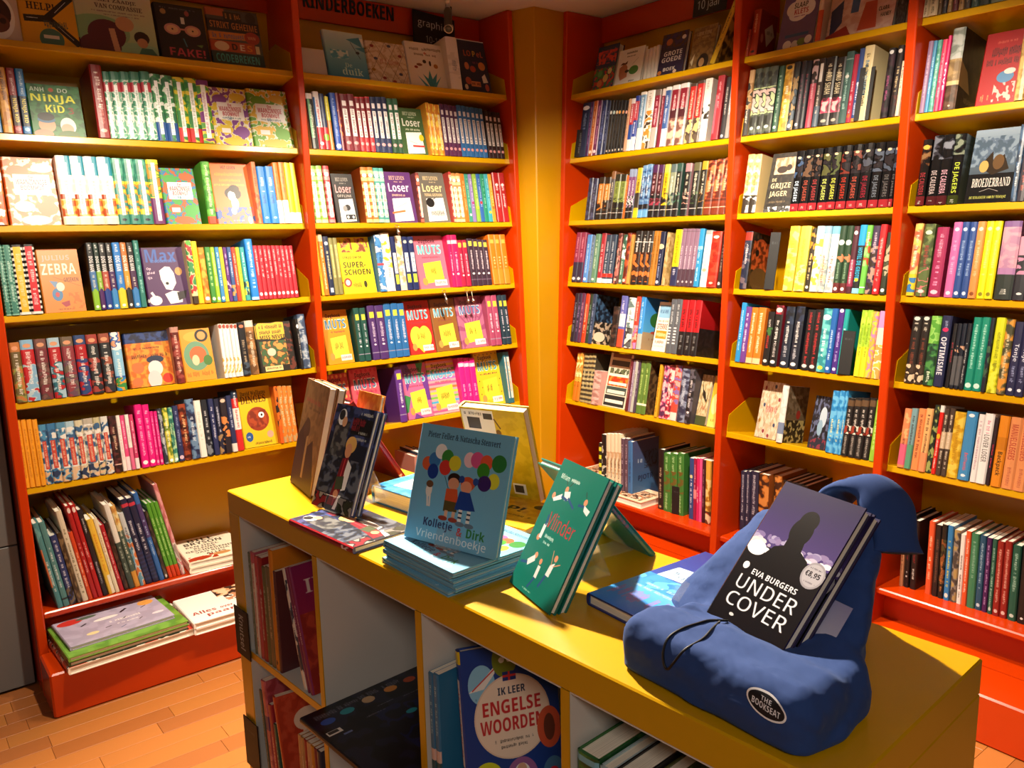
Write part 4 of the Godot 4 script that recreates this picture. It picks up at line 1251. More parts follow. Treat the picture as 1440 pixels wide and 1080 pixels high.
# ---------- base shelf and plinth of the first bookcase, signs, key rings, lamp ----------
func build_base_stock():
	# tall books leaning on the base board: from, thickness, height, spine, look
	var A := [[-2.296, 0.016, 0.285, "4c8c90;b e08a58 .3 .75 0 .3;s f0f0e8 .45 .8;n 4c8c90 68a8a8 4c8c90 0 .3", "teal, orange-edged"], [-2.279, 0.017, 0.285, "548c8c;s e8f0f0 .3 .8;b 282c30 .9 .92", "teal"], [-2.261, 0.02, 0.235, "28386c;s e0e0e8 .05 .75;n 28386c 786850 282018 .75 1", "navy, white-lettered"], [-2.24, 0.014, 0.24, "5c4830;n 5c4830 806848 3c2c1c 0 1", "brown"], [-2.225, 0.017, 0.31, "e0d4b8;s 786c50 .2 .9", "cream"], [-2.207, 0.012, 0.235, "d84820;s f8d0b0 .3 .8", "orange-red"], [-2.194, 0.014, 0.32, "b01c20;s f0c0b8 .4 .7;d f0e0d8 .05 .3", "red"], [-2.179, 0.014, 0.32, "b81c20;s f0c0b8 .4 .7;d f0e0d8 .05 .3", "bright red"], [-2.164, 0.015, 0.30, "201c24;s d0d0d0 .1 .25;s b8b8c0 .6 .85", "black"], [-2.147, 0.019, 0.262, "f0c440;s e08818 .2 .7;b f4ecd0 .75 1 .5 1", "yellow"], [-2.127, 0.012, 0.262, "f0e4c0;s c8a060 .2 .7", "ivory"], [-2.114, 0.013, 0.235, "b8202c;s f8d8d0 .1 .8", "cherry-red"], [-2.1, 0.014, 0.24, "3c2420;s a87858 .2 .8;n 3c2420 583828 281814 0 1", "dark brown"], [-2.085, 0.017, 0.3, "e8e4d8;b 3c4c44 .45 1;s a8b8a8 .5 .8", "white, green-footed"], [-2.067, 0.016, 0.29, "e0b868;n e0b868 c89048 e8d8a0 0 .3;b 485c50 .3 .8;s e8e8d0 .3 .75;b d89838 .8 1", "ochre-and-green"], [-2.05, 0.016, 0.262, "c8d0d0;n c8d0d0 68a0b8 d87840 .3 1;s 485868 .2 .5", "pale grey-blue"], [-2.033, 0.021, 0.305, "1c2444;s e8e8f0 .25 .6;b c8384c .05 .09;k 1c2444 283460 .6 .95 14", "navy striped"], [-2.011, 0.021, 0.305, "1c2444;s e8e8f0 .3 .65;b c8384c .05 .09;k 1c2444 283460 .65 .95 14", "navy striped second"], [-1.989, 0.016, 0.318, "2c68b0;b 4c3c70 .12 .5;s a8c8e8 .3 .7", "blue"], [-1.972, 0.012, 0.25, "2c2824;n 2c2824 584838 2c2824 0 1;d e0e0d8 .95 .25", "black mottled"], [-1.959, 0.0125, 0.275, "58a030;s c8e8a0 .2 .7;b d84018 .84 1", "green, red-footed first"], [-1.9455, 0.0125, 0.275, "58a030;s c8e8a0 .2 .7;b d84018 .84 1", "green, red-footed second"], [-1.932, 0.0125, 0.275, "5aa432;s c8e8a0 .2 .7;b d84018 .84 1", "green, red-footed third"], [-1.918, 0.014, 0.335, "d8888c;n d8888c e8a8a8 c87478 0 .6;n e8dcd4 a89890 d8888c .6 1", "tall pink"]]
	var i := 0
	for b in A:
		i += 1
		var lean: float = 8.0 + 3.0 * i / A.size()
		book("hardcover_book", "%s large book, %s leaning on base board, wide left bay" % [b[4], ordinal(i)], "book", Transform3D(Basis(Vector3(0, 0, 1), deg_to_rad(lean)), Vector3(b[0], BASE_Y + 0.0004, 0.262 - 0.0006 * i)), b[1], b[2], 0.2, true, b[3], "", "large books leaning on the base board")
	# flat books on the base board
	var bry := hero_mat("f4ecd4;t 28241c .2 .06 .5 .13 BILL;t 28241c .1 .2 .7 .13 BRYSON;t 38342c .1 .36 .6 .07 EEN HEEL;t 38342c .22 .45 .4 .07 KLEINE;t 38342c .05 .54 .85 .08 GESCHIEDENIS;t 38342c .2 .64 .6 .07 VAN BIJNA;t 38342c .35 .73 .35 .08 ALLES;n f4ecd4 b03820 f4ecd4 .0 .8 .5 .18;e b03820 .2 .9 .2 .07;e c89058 .6 .85 .15 .06;l 403020 .75 .15 .85 .2 .01", "f4ecd4;s 403828 .2 .8", 320, 400)
	for k in 2:
		var e := lying("hardcover_book", ["cream text-covered book lying on base board, lower copy", "cream text-covered book lying on base board, upper copy"][k], "book", Vector3.ZERO, 0, 0.2, 0.245, 0.02, bry, true, "cream books lying on the base board")
		e.transform = face_out(Transform3D(Basis(Vector3(0.998, 0, 0.06), Vector3(0.06, 0, -0.998), Vector3(0, 1, 0)), Vector3(-1.895, BASE_Y + 0.0003 + 0.0204 * k, 0.262)))
	var e2 := lying("hardcover_book", "white book lying behind the counter corner on base board", "book", Vector3.ZERO, 0, 0.18, 0.2, 0.03, hero_mat("f0e8d8;s 806848 .2 .2 .6 .1;n f0e8d8 c89058 f0e8d8 .1 .5 .8 .4", "f0e8d8", 128, 160), true)
	e2.transform = face_out(Transform3D(Basis(Vector3(1, 0, 0), Vector3(0, 0, -1), Vector3(0, 1, 0)), Vector3(-1.66, BASE_Y + 0.0003, 0.22)))
	# plinth: pile of picture albums
	var P := PLINTH_Y + 0.0003
	var alb := [["f0e8d8;n f0e8d8 383430 c84838 0 0 1 1", "f0e8d8;n f0e8d8 383838 d06040 0 1", 0.375, 0.27, 0.022, Vector3(-2.322, 0, 0.500), 0.05, "white bird-patterned book at the bottom of the plinth pile"],
		["2c4428;n 2c4428 385830 243820 0 0 1 1", "2c3024;n 2c3024 688838 1c1c18 0 1", 0.345, 0.262, 0.014, Vector3(-2.318, 0.0225, 0.497), 0.055, "dark spined book in the plinth pile"],
		["6c9c38;n 6c9c38 78a840 5c8c30 0 0 1 1", "6c9c38;s 385818 .2 .8", 0.345, 0.262, 0.014, Vector3(-2.318, 0.037, 0.497), 0.05, "large green book in the plinth pile"],
		["b0a8c0;n b0a8c0 b8b0c8 a8a0b8 0 0 1 1;e c83830 .14 .14 .12 .1;e 586858 .3 .12 .1 .05;e e0a050 .88 .2 .08 .1;e f0ece8 .45 .35 .12 .05;s f4f0ec .45 .5 .3 .08;s f4f0ec .5 .65 .2 .05;l 282428 .2 .4 .26 .34 .02;l 282428 .38 .7 .44 .68 .015;l 282428 .6 .3 .68 .2 .025;l 282428 .58 .55 .62 .5 .012;l 384878 .5 .85 .56 .8 .012;l 282428 .8 .35 .86 .3 .012;l 282428 .7 .75 .74 .7 .012;e e8d8a0 .25 .75 .06 .05;e e8e0e8 .9 .7 .06 .04", "8c8498;s 585060 .2 .8", 0.305, 0.205, 0.012, Vector3(-2.305, 0.0515, 0.456), 0.07, "lavender picture album on top of the plinth pile"]]
	for b in alb:
		var o := lying("picture_album", b[7], "book", Vector3.ZERO, 0, b[2], b[3], b[4], hero_mat(b[0], b[1], 360, 256), true, "picture albums on the plinth")
		o.transform = face_out(Transform3D(Basis(Vector3(1, 0, -b[6]).normalized(), Vector3(-b[6], 0, -1).normalized(), Vector3(0, 1, 0)), Vector3(b[5].x, P + b[5].y, b[5].z)))
	var paa := hero_mat("f8f4ec;v_ 0;n f8f4ec c89068 403028 .58 .02 .4 .5;n d8a070 403028 f0d0a8 .5 .0 .5 .3;t 98302c .06 .62 .32 .12 Alles;t 98302c .42 .66 .18 .07 over;t 98302c .2 .76 .7 .14 paarden", "f8f4ec;s 584838 .2 .9", 400, 400)
	for k in 2:
		var o := lying("picture_album", ["white horse-picture book on the plinth, lower copy", "white horse-picture book on the plinth, upper copy"][k], "book", Vector3.ZERO, 0, 0.25, 0.22, 0.02, paa, true, "white books on the plinth")
		o.transform = face_out(Transform3D(Basis(Vector3(0.995, 0, 0.0), Vector3(0.0, 0, -1), Vector3(0, 1, 0)).orthonormalized(), Vector3(-1.962, P + 0.0204 * k, 0.492)))
	# books lying on the right-hand base board
	var pe := hero_mat("e8c8a8;n e8c8a8 a87048 583820 .1 .2 .8 .7", "e8c8a8", 128, 160)
	for b in [[Vector3(-0.265, 0, 0.39), 0.15, 0.2, 0.075, "thick tan book lying beside the column on base board"], [Vector3(-0.262, 0, 0.62), 0.19, 0.16, 0.028, "tan book lying before the blue-covered book"]]:
		var o := lying("hardcover_book", b[4], "book", Vector3.ZERO, 0, b[1], b[2], b[3], pe, true, "books lying on the right base board")
		o.transform = face_out(Transform3D(Basis(Vector3(0, 0, 1), Vector3(1, 0, 0), Vector3(0, 1, 0)), Vector3(b[0].x, BASE_Y + 0.0003, b[0].z)))
	# few books on the base under the lettered header, half hidden behind the counter display
	a_row("L2", [[-1.33, 0.03, 0.22, "38482c;n 38482c c8c090 283420 0 1", "green-and-cream"], [-1.298, 0.025, 0.24, "282420;s a8a090 .2 .8", "black"], [-0.98, 0.02, 0.24, "c08878;s f0e0d8 .2 .8", "dusty pink"], [-0.955, 0.03, 0.25, "283048;n 283048 a87858 484858 0 1", "navy comic-art"], [-0.92, 0.03, 0.24, "484450;n 484450 8c6c58 282830 0 1", "grey comic-art"], [-0.885, 0.025, 0.23, "685848;s d8c8a8 .2 .8", "brown"], [-0.8, 0.03, 0.25, "b09878;s 584830 .2 .8", "beige"]])
	a_row("R2", [[1.372, 0.03, 0.25, "b06828;n b06828 d89048 402418 0 1", "amber-and-brown"], [1.41, 0.022, 0.24, "1c1c20;s 8c8c94 .2 .8", "black, grey-lettered"], [1.434, 0.022, 0.24, "201c1c;s a08c78 .2 .8", "black, tan-lettered"], [1.458, 0.022, 0.24, "24242c;s 8c94a0 .2 .8", "ink-blue"], [1.482, 0.022, 0.238, "181818;s 808080 .2 .8", "black, plain-lettered"]])

func a_row(bay: String, list: Array):
	var w: int = BAYS[bay][0]
	var F := shelf_xf(w, 7)
	var i := 0
	for b in list:
		i += 1
		var low := "%s book half hidden on base board, %s" % [b[4], BAY_WORDS[bay]]
		book("hardcover_book", low, "book", F * Transform3D(Basis.IDENTITY, Vector3(b[0], 0.0004, -0.02)), b[1], b[2], 0.16, true, b[3], "", "half hidden books on the base boards")

func build_signs():
	# chalk cards standing between the books; writing that cannot be read is left as strokes
	chalk_sign("black chalk card leaning behind the books under the header", Transform3D(Basis(Vector3(0, 0, 1), deg_to_rad(-5.0)) * Basis(Vector3.RIGHT, deg_to_rad(-8.0)), Vector3(-0.79, 2.05, 0.055)), 0.205, 0.222, 0.003, "' c8c4c0 .1 .12 .72 .2 graphic;' a8a8a4 .28 .42 .4 .14 10-12;' c8c4c0 .12 .7 .62 .16 novels")
	var R := wall_xf(1)
	chalk_sign("black chalk card above the leaning yellow book", R * Transform3D(Basis(Vector3.RIGHT, deg_to_rad(-8.0)), Vector3(0.872, 2.155, 0.062)), 0.155, 0.115, 0.003, "' c8c8c4 .1 .5 .75 .42 10 jaar")
	for s in [["R1", 2, -0.001, 0.367, 0.045, 0.115, "upright black chalk card at left end of second shelf"], ["R1", 7, -0.005, 0.925, 0.045, 0.115, "upright black chalk card among books on right base board"], ["R2", 2, 0.0, 1.625, 0.045, 0.16, "upright black chalk card right of the cream book"], ["R2", 4, 0.0, 1.338, 0.036, 0.195, "upright black chalk card beside the cat picture"], ["R2", 5, 0.0, 1.63, 0.04, 0.14, "upright black chalk card between teal and lime books"]]:
		var F := shelf_xf(1, s[1])
		var off := 0.006
		chalk_sign(s[6], F * Transform3D(Basis(Vector3.UP, deg_to_rad(10.0)), Vector3(s[3], 0.0005, off)), s[4], s[5], 0.002, "v 606468 .3 .1 .35 .8 vanaf 10 jaar" if s[1] < 3 and s[0] == "R1" else "s 404448 .2 .15 .6 .06")
	# yellow book leaning askew on the top shelf
	var FT := shelf_xf(1, 1)
	book("hardcover_book", "yellow book tilted sideways across the top shelf corner", "book", FT * Transform3D(Basis(Vector3(0, 0, 1), deg_to_rad(-20.0)), Vector3(1.045, 0.012, -0.012)), 0.022, 0.3, 0.16, true, "d8b01c;s 604810 .1 .8;b f0d850 .1 .9 .0 .12", "8c6c2c;n 8c6c2c 584418 c8a048 0 0 1 1", "")

func build_lamp():
	# small spotlight hanging into the picture from the ceiling
	var at := Vector3(-0.968, 2.062, 0.565)
	var o := thing("track_spotlight", "small metal spotlight hanging before the lettered header", "spotlight", Transform3D(Basis.IDENTITY, at))
	part("stem", tube(PackedVector3Array([Vector3(0, 0.075, 0), Vector3(0, CEIL - at.y, 0)]), 0.009, 12), mats.metal, o)
	part("ball_joint", lathe(PackedVector2Array([Vector2(0.004, 0.086), Vector2(0.009, 0.08), Vector2(0.009, 0.072), Vector2(0.005, 0.066)]), 16), mats.metal, o)
	var dir := (Vector3(-2.3, 0.6, 2.2) - at).normalized()
	var b := Basis(Quaternion(Vector3.UP, Vector3(0, 1, 0)))
	part("head", lathe(PackedVector2Array([Vector2(0.0, 0.068), Vector2(0.009, 0.067), Vector2(0.0135, 0.058), Vector2(0.0142, 0.0)]), 20), mats.metal_dark, o)
	var hx := Transform3D(Basis.looking_at(dir, Vector3.UP) * Basis(Vector3.RIGHT, -PI / 2), Vector3(0, 0.0, 0.002))
	part("rim", lathe(PackedVector2Array([Vector2(0.0155, -0.012), Vector2(0.0155, 0.004), Vector2(0.0145, 0.006), Vector2(0.0115, 0.005), Vector2(0.0105, -0.006), Vector2(0.0, -0.008)]), 24), mats.metal, o, hx)
	part("bracket", bevel_box(Vector3(0.012, 0.005, -0.012), Vector3(0.022, 0.075, -0.006), 0.001), mats.black, o)
	part("ceiling_bar", bevel_box(Vector3(-0.03, CEIL - at.y - 0.028, -0.02), Vector3(0.03, CEIL - at.y, 0.02), 0.002), mats.black, o)

func build_key_rings():
	# metal charms on rings hanging from shelf edges
	for e in [["L2", 3, -1.0, 0.028, "metal charm on a ring hanging from the third shelf's edge"], ["L2", 4, -0.80, 0.045, "long metal charm hanging from the fourth shelf's edge"], ["L2", 4, -0.69, 0.02, "small charm on a pale cord, first of two"], ["L2", 4, -0.665, 0.02, "small charm on a pale cord, second of two"]]:
		var F := shelf_xf(0, e[1])
		var o := thing("key_ring_charm", e[4], "key ring", F * Transform3D(Basis.IDENTITY, Vector3(e[2], -0.01, 0.004)), "charms hanging from shelf edges")
		var ring := PackedVector3Array()
		for q in 17:
			var an := TAU * q / 16.0
			ring.append(Vector3(sin(an) * 0.008, -0.006 + cos(an) * 0.008, 0.0))
		part("ring", tube(ring, 0.0009, 6), mats.metal, o)
		if e[3] <= 0.02:
			part("cord", tube(PackedVector3Array([Vector3(0, -0.014, 0), Vector3(0.001, -0.04, 0.001)]), 0.0012, 6), mats.cord, o)
		var y0: float = -0.014 if e[3] > 0.02 else -0.04
		rng.seed = hash(e[4])
		var prof := PackedVector2Array()
		for q in 9:
			var f := q / 8.0
			prof.append(Vector2((0.0035 + 0.0045 * absf(sin(f * 7.0 + rng.randf()))) * sin(PI * clampf(f, 0.04, 0.96)) + 0.001, -e[3] * f))
		prof.reverse()
		part("charm", lathe(prof, 10), mats.metal, o, Transform3D(Basis(Vector3(0, 0, 1), 0.2), Vector3(0, y0, 0)))

# ---------- what stands on the shelves: measured rows, metres along the wall ----------
# print of spines and covers: base colour; then bands, lettering, pictures in fractions of the face
const PRINT := [
	"d8c8c0;e 8ab0b8 .35 .2 .25 .16;e 6a3a30 .4 .36 .2 .12;e 7aa0a8 .1 .45 .2 .1;e fff .55 .75 .36 .24;e 3a1c18 .55 .72 .3 .16;e 6a3830 .55 .82 .25 .1;e 24100e .42 .8 .06 .03;e 24100e .68 .8 .06 .03",
	"e8a818;l 222 .05 .62 .5 .6 .14;l 222 .45 .6 .95 .25 .13;l 222 .5 .6 1 .95 .13;l e8e0d0 .1 .61 .3 .605 .012;l e8e0d0 .62 .5 .85 .32 .012;l e8e0d0 .65 .7 .9 .88 .012;e 4a8070 .5 .9 .22 .16;r f0ece0 .36 .84 .28 .05;r 222 0 0 1 .1;r b03020 .1 .08 .6 .12;^ 181008 .12 .37 .52 .12 HELP!;s 506058 .4 .62 .4 .12",
	"cfd0b0;g e4d4cc a8c890 0 0 1 1;e 8ab890 .25 .75 .4 .2;e 9ac8a0 .7 .95 .4 .1;^ 3a2a40 .3 .34 .5 .06 HET ZAADJE;^ 3a2a40 .25 .41 .62 .06 VAN COMPASSIE;s 8a7a80 .2 .49 .7 .02;s 8a7a80 .35 .53 .45 .015;r a03028 .1 .06 .1 .05;r 604030 .75 .05 .14 .1;e 5a1c30 .35 .78 .24 .18;e 5a1c30 .25 .92 .26 .14;l d8a080 .42 .7 .46 1 .08;e c89878 .6 .63 .12 .09;e 2a1818 .8 .78 .1 .08;e c08868 .8 .84 .07 .06;p 3a7a70 .72 1 .78 .9 .92 .9 1 1",
	"1c1a20;e d0908a .3 .45 .17 .1;e e8b890 .3 .45 .12 .07;e d0908a .72 .45 .17 .1;e e8b890 .72 .45 .12 .07;e 1c1a20 .3 .45 .02 .015;e 1c1a20 .72 .45 .02 .015;l d0908a .45 .44 .56 .44 .04;r e8e0d8 .5 .22 .08 .12;e b08050 .16 .15 .06 .05;e a85050 .65 .14 .05 .05;l 4a8090 .5 .6 .55 .75 .03;p 6a9048 .75 .7 .9 .68 .86 .74;s 888 .1 .06 .75 .03;t d04858 .15 .78 .8 .16 FAKE!",
	"4a4a46;r b0583a 0 .0 .35 .14;e 35302c .85 .12 .1 .1;r 2a2824 .32 .05 .35 .16;s c8854a .36 .07 .27 .11;r 1e2428 0 .2 1 .2;t c87a40 .03 .23 .94 .13 STRIKT GEHEIME;p d08040 0 .42 .7 .4 .72 .52 0 .56;s 5a6a90 .05 .43 .6 .1;e a03a30 .82 .47 .15 .11;t d8a070 .74 .44 .16 .06 VAN;r b04a30 0 .57 .85 .18;e e0c8a0 .2 .66 .14 .08;t 1a1a1a .38 .6 .14 .12 D;t e0d0b0 .53 .6 .14 .12 E;t e08030 .68 .6 .14 .12 S;r 123238 0 .76 1 .24;t 48a8a0 .05 .79 .86 .16 CODEBREKEN;r e0d8b0 .86 .6 .08 .14",
	"4a80b0;s fff 0.15 0.75",
	"d89838;n d89838 e8b050 b87828 .2 .9;s 5a3010 .05 .5",
	"8e1c20;b 341010 .42 .88;s e8d0d0 .05 .4;t f5e050 .46 .84 NINJA KID;d e08080 .93 .3",
	"1d6fb0;b 0c2238 .42 .88;s d0e0f0 .05 .4;t f5e050 .46 .84 NINJA KID;d 9fd0f0 .93 .3",
	"2c6a34;n 2c6a34 225528 387840 0 0 1 1;t c8d8c8 .05 .06 .28 .09 ANH;e b05030 .45 .1 .05 .04;t c8d8c8 .56 .06 .22 .09 DO;t e8e838 .02 .18 .9 .2 NiNJA;t e8e838 .28 .38 .4 .17 KiD;t 8a3a2c .72 .42 .14 .14 3;e c89878 .28 .78 .16 .14;e 3a6a90 .28 .68 .17 .06;e 222 .28 .62 .16 .08;e e0e0e0 .68 .78 .15 .16;e c8a088 .66 .84 .12 .1;e 4a6a38 .68 .95 .2 .08;e c08870 .2 .95 .18 .08",
	"8a1a1c;s f4e8e0 .1 .6 .3 .75;s c87870 .62 .8;d e0b0a0 .9 .25",
	"dfe8e0;n dfe8e0 3f8c6c 7ab89c 0 1;b 3a7a64 0 .12;b fff .2 .95 .28 .62;s 68a088 .28 .9 .32 .58;b b83848 .16 .3 .0 .28;b b83848 .16 .3 .62 1",
	"3c8a50;n 3c8a50 dfe8e0 2c6a48 0 1;b fff .1 .9 .3 .62;s 88a898 .2 .85 .34 .58;b 1c4c90 .72 1 0 .3;b 1c4c90 .72 1 .62 1",
	"5a9c38;n 5a9c38 e0c830 2c7a38 0 1;b fff .08 .92 .3 .64;s 98a888 .2 .85 .34 .6;b c02c30 .78 1 0 .3;b c02c30 .78 1 .64 1",
	"e0d040;n e0d040 7a3080 5aa040 0 1;b fff .08 .92 .3 .66;s c890a0 .2 .85 .34 .6",
	"f0eee0;n f0eee0 8a50a0 e8d048 0 0 1 1;e 8a50a0 .25 .2 .2 .08;e e8d048 .75 .15 .22 .07;r fff .15 .25 .72 .3;t b83040 .45 .27 .12 .05 De;t b83040 .2 .32 .62 .09 WAANZINNIGE;t b83040 .27 .41 .48 .08 BOOMHUT;s 6a90a0 .25 .5 .5 .04;t 4a80a0 .4 .49 .12 .06 52;e e8d048 .3 .72 .2 .08;r fff .18 .7 .24 .08;e 8a50a0 .75 .75 .2 .1;e e8d048 .5 .92 .3 .07",
	"eef4e0;n eef4e0 70b040 e8c040 0 0 1 1;e 70b040 .25 .2 .2 .08;e e8c040 .75 .15 .22 .07;r fff .15 .25 .72 .3;t b83040 .45 .27 .12 .05 De;t b83040 .2 .32 .62 .09 WAANZINNIGE;t b83040 .27 .41 .48 .08 BOOMHUT;s 6a90a0 .25 .5 .5 .04;t 4a80a0 .4 .49 .12 .06 65;e e8c040 .3 .72 .2 .08;r fff .18 .7 .24 .08;e 70b040 .75 .75 .2 .1;e e8c040 .5 .92 .3 .07",
	"e8803a;n e8803a fff d05828 0 1",
	"e0782c;n e0782c d46420 ecd8c4 0 0 1 1;e d46420 .25 .2 .2 .08;e ecd8c4 .75 .15 .22 .07;r fff .15 .25 .72 .3;t b83040 .45 .27 .12 .05 De;t b83040 .2 .32 .62 .09 WAANZINNIGE;t b83040 .27 .41 .48 .08 BOOMHUT;s 6a90a0 .25 .5 .5 .04;t 4a80a0 .4 .49 .12 .06 78;e ecd8c4 .3 .72 .2 .08;r fff .18 .7 .24 .08;e d46420 .75 .75 .2 .1;e ecd8c4 .5 .92 .3 .07",
	"f4f4f0;n f4f4f0 fff e8e4dc 0 .6;b 2c90a8 0 .28 .6 1;n d8a840 c05828 f0e0a0 .62 .88;b fff .1 .85 .3 .7;s d09090 .35 .85 .35 .65;b b04828 .56 .63 0 .3;b f4ecd0 .9 1",
	"3a9078;n 3a9078 2c7a6a 58a890 0 .35;n d88838 e8d040 3a8a80 .35 .85;b fff .02 .86 .36 .66;s 88a8b0 .3 .84 .4 .62;b 3a8878 .86 1;d 223 .93 .2",
	"e0903a;n 4a8a48 e8d840 e0903a 0 .6;b 6a2a68 .6 1;b fff .05 .95 .36 .66;s a098b0 .3 .9 .4 .62",
	"2c78b0;n 2c78b0 48a048 b06030 0 0 1 1;e 48a048 .25 .2 .2 .08;e b06030 .75 .15 .22 .07;r fff .15 .25 .72 .3;t b83040 .45 .27 .12 .05 De;t b83040 .2 .32 .62 .09 WAANZINNIGE;t b83040 .27 .41 .48 .08 BOOMHUT;s 6a90a0 .25 .5 .5 .04;t 4a80a0 .4 .49 .12 .06 13;e b06030 .3 .72 .2 .08;r fff .18 .7 .24 .08;e 48a048 .75 .75 .2 .1;e b06030 .5 .92 .3 .07",
	"58a838;n 58a838 6ab848 3a8828 0 .85;b c84828 .88 1;s f0f4d0 .06 .84",
	"e0783c;t 502a20 .28 .05 .4 .06 HET LEVEN;s f0a030 .1 .16 .75 .06;s f0a030 .2 .26 .55 .05;s f0b040 .05 .34 .8 .04;n e0783c 3858a0 c86868 0 .72 1 .28;e 282020 .5 .5 .22 .1;e fff .46 .54 .1 .08;e e8e8e8 .52 .66 .1 .1;e 282020 .55 .42 .14 .06;e e8e8e8 .46 .78 .07 .06;s 8090c0 .4 .92 .3 .03;e fff .86 .93 .06 .06",
	"e07848;n e07848 e88858 c85838 .5 1;s 7a3020 .1 .4",
	"1a7ad0;s f8e8a0 .2 .45;s 10508c .5 .65;d a0d0f8 .9 .2",
	"e87a20;b f8f4ec .62 1;s b05010 .15 .5",
	"f0cc10;b f8f4ec .82 1;s c89808 .2 .75",
	"3a8070;k 2a6a5c 8ac0a8 0 1 40;b 3a8070 0 .97 .2 .75;s c8e8d8 .2 .8",
	"f4f0e8;k 1a1818 f4f0e8 0 1 26;b f0b820 .03 .96 .18 .8;s e8d8a8 .1 .9 .3 .7",
	"f4f0e8;k 1a1818 f4f0e8 0 1 26;b d01828 .03 .96 .18 .8;s f8d8d8 .1 .9 .3 .7",
	"e8842a;t b0a8a0 .1 .1 .7 .11 JULIUS;t f4e8d8 .04 .23 .88 .19 ZEBRA;l 5a3010 .3 .44 .95 .6 .006;t 5a3010 .55 .46 .38 .07 GRIEKEN;e 4a80b0 .35 .72 .13 .1;e c84048 .35 .72 .05 .04;p 6a90b8 .2 .5 .4 .52 .32 .62;e e8e0d0 .45 .6 .1 .07;p a83848 .4 .85 .75 .8 .7 .88 .5 .92;s 7a4018 .3 .94 .4 .02;n e8842a d07020 e8842a .62 .7 .36 .25",
	"24282a;b 4a7ab0 .42 .72;b 8cc030 .72 1;s f0f0f0 .03 .14;t fff .2 .44 DOG MAN;s e8e0c8 .48 .66;e_ 8cc030 .72;d f4f0e8 .95 .22",
	"223830;b 88b840 .42 .72;b 4b1c60 .72 1;s f0f0f0 .03 .14;t fff .2 .44 DOG MAN;s e8e0c8 .48 .66;e_ 4b1c60 .72;d f4f0e8 .95 .22",
	"242426;b b05040 .42 .72;b 1c3f90 .72 1;s f0f0f0 .03 .14;t fff .2 .44 DOG MAN;s e8e0c8 .48 .66;e_ 1c3f90 .72;d f4f0e8 .95 .22",
	"242426;b 4a2a60 .42 .72;b 3a88c8 .72 1;s f0f0f0 .03 .14;t fff .2 .44 DOG MAN;s e8e0c8 .48 .66;e_ 3a88c8 .72;d f4f0e8 .95 .22",
	"2d7fd0;b 2d7fd0 .42 .72;b e8d030 .72 1;s f0f0f0 .03 .14;t fff .2 .44 DOG MAN;s e8e0c8 .48 .66;e_ e8d030 .72;d f4f0e8 .95 .22",
	"c8783a;b d89830 .42 .72;b 242426 .72 1;s f0f0f0 .03 .14;t fff .2 .44 DOG MAN;s e8e0c8 .48 .66;e_ 242426 .72;d f4f0e8 .95 .22",
	"242426;b 4a2a50 .42 .72;b 3a80c0 .72 1;s f0f0f0 .03 .14;t fff .2 .44 DOG MAN;s e8e0c8 .48 .66;e_ 3a80c0 .72;d f4f0e8 .95 .22",
	"2a7a70;s a8e0d8 0.05 0.8",
	"4a2458;t 3a60b0 .03 .03 .82 .24 Max;t 4a70b8 .18 .2 .6 .07 modderman;t e8d0e0 .05 .34 .12 .06 Op;t e8d0e0 .05 .41 .2 .06 glad;t e8d0e0 .05 .49 .12 .06 ijs;p f4f0e8 .35 .4 .5 .33 .62 .34 .7 .45 .72 .62 .6 .74 .45 .72 .36 .55;e 1a1218 .5 .62 .04 .025;p f4f0e8 .4 .8 .6 .75 .85 .78 .8 .95 .5 .97;p 1a1218 .7 .78 .95 .75 .9 .88 .72 .92;e f4f0e8 .16 .9 .15 .08;l f4f0e8 .08 .76 .18 .88 .06;e c09050 .82 .42 .09 .07",
	"e8d8a0;n e8d8a0 d03838 3a8a50 .05 .85;b 3a2818 .88 1;d 60b040 .04 .4",
	"f0d020;s b89810 0.1 0.8",
	"e89028;n e89028 f0b040 d07018 .1 .9;d d0e0e8 .92 .35",
	"3a8838;s d8f0a0 .1 .7;d f0f0d0 .93 .3",
	"98c830;s f8f8c0 .1 .7;d fff .93 .3",
	"3a88c0;s d8f0f8 .1 .7;d fff .93 .3",
	"f0d030;s a08018 .1 .7",
	"5a2878;n 5a2878 e0c0e0 5a2878 .6 .8;s e0c8f0 .1 .5",
	"385890;s d0e0f8 .1 .55;n 385890 c89858 385890 .7 .9",
	"d84028;s f8d8c0 .1 .7",
	"b8d038;s 708818 .1 .7",
	"3aa0a0;s e0f8f0 .1 .6;n 3aa0a0 283848 e8d840 .65 .9",
	"1a80d8;s e0f0ff .05 .8 .3 .7;b a8d8f8 .95 1",
	"c02838;s f8d0d0 .08 0.55;d f8e8e8 .9 .32",
	"c02838;s f8d0d0 .08 0.5800000000000001;d f8e8e8 .9 .32",
	"c02838;s f8d0d0 .08 0.6100000000000001;d f8e8e8 .9 .32",
	"c02838;s f8d0d0 .08 0.64;d f8e8e8 .9 .32",
	"6a5a30;n 8a9848 6a5a30 c0783a .4 1;b c0783a 0 .16;e_ e0a078 .1;b 6a5a30 .16 .38;s f4f0e8 .2 .85",
	"c02028;n b8d0d8 c02028 88b8d8 .4 1;b 88b8d8 0 .16;e_ e0a078 .1;b c02028 .16 .38;s f4f0e8 .2 .85",
	"7a3038;n 584038 7a3038 785048 .4 1;b 785048 0 .16;e_ e0a078 .1;b 7a3038 .16 .38;s f4f0e8 .2 .85",
	"b82028;n 2a6a78 b82028 a8c8d8 .4 1;b a8c8d8 0 .16;e_ e0a078 .1;b b82028 .16 .38;s f4f0e8 .2 .85",
	"903840;n 684858 903840 706050 .4 1;b 706050 0 .16;e_ e0a078 .1;b 903840 .16 .38;s f4f0e8 .2 .85",
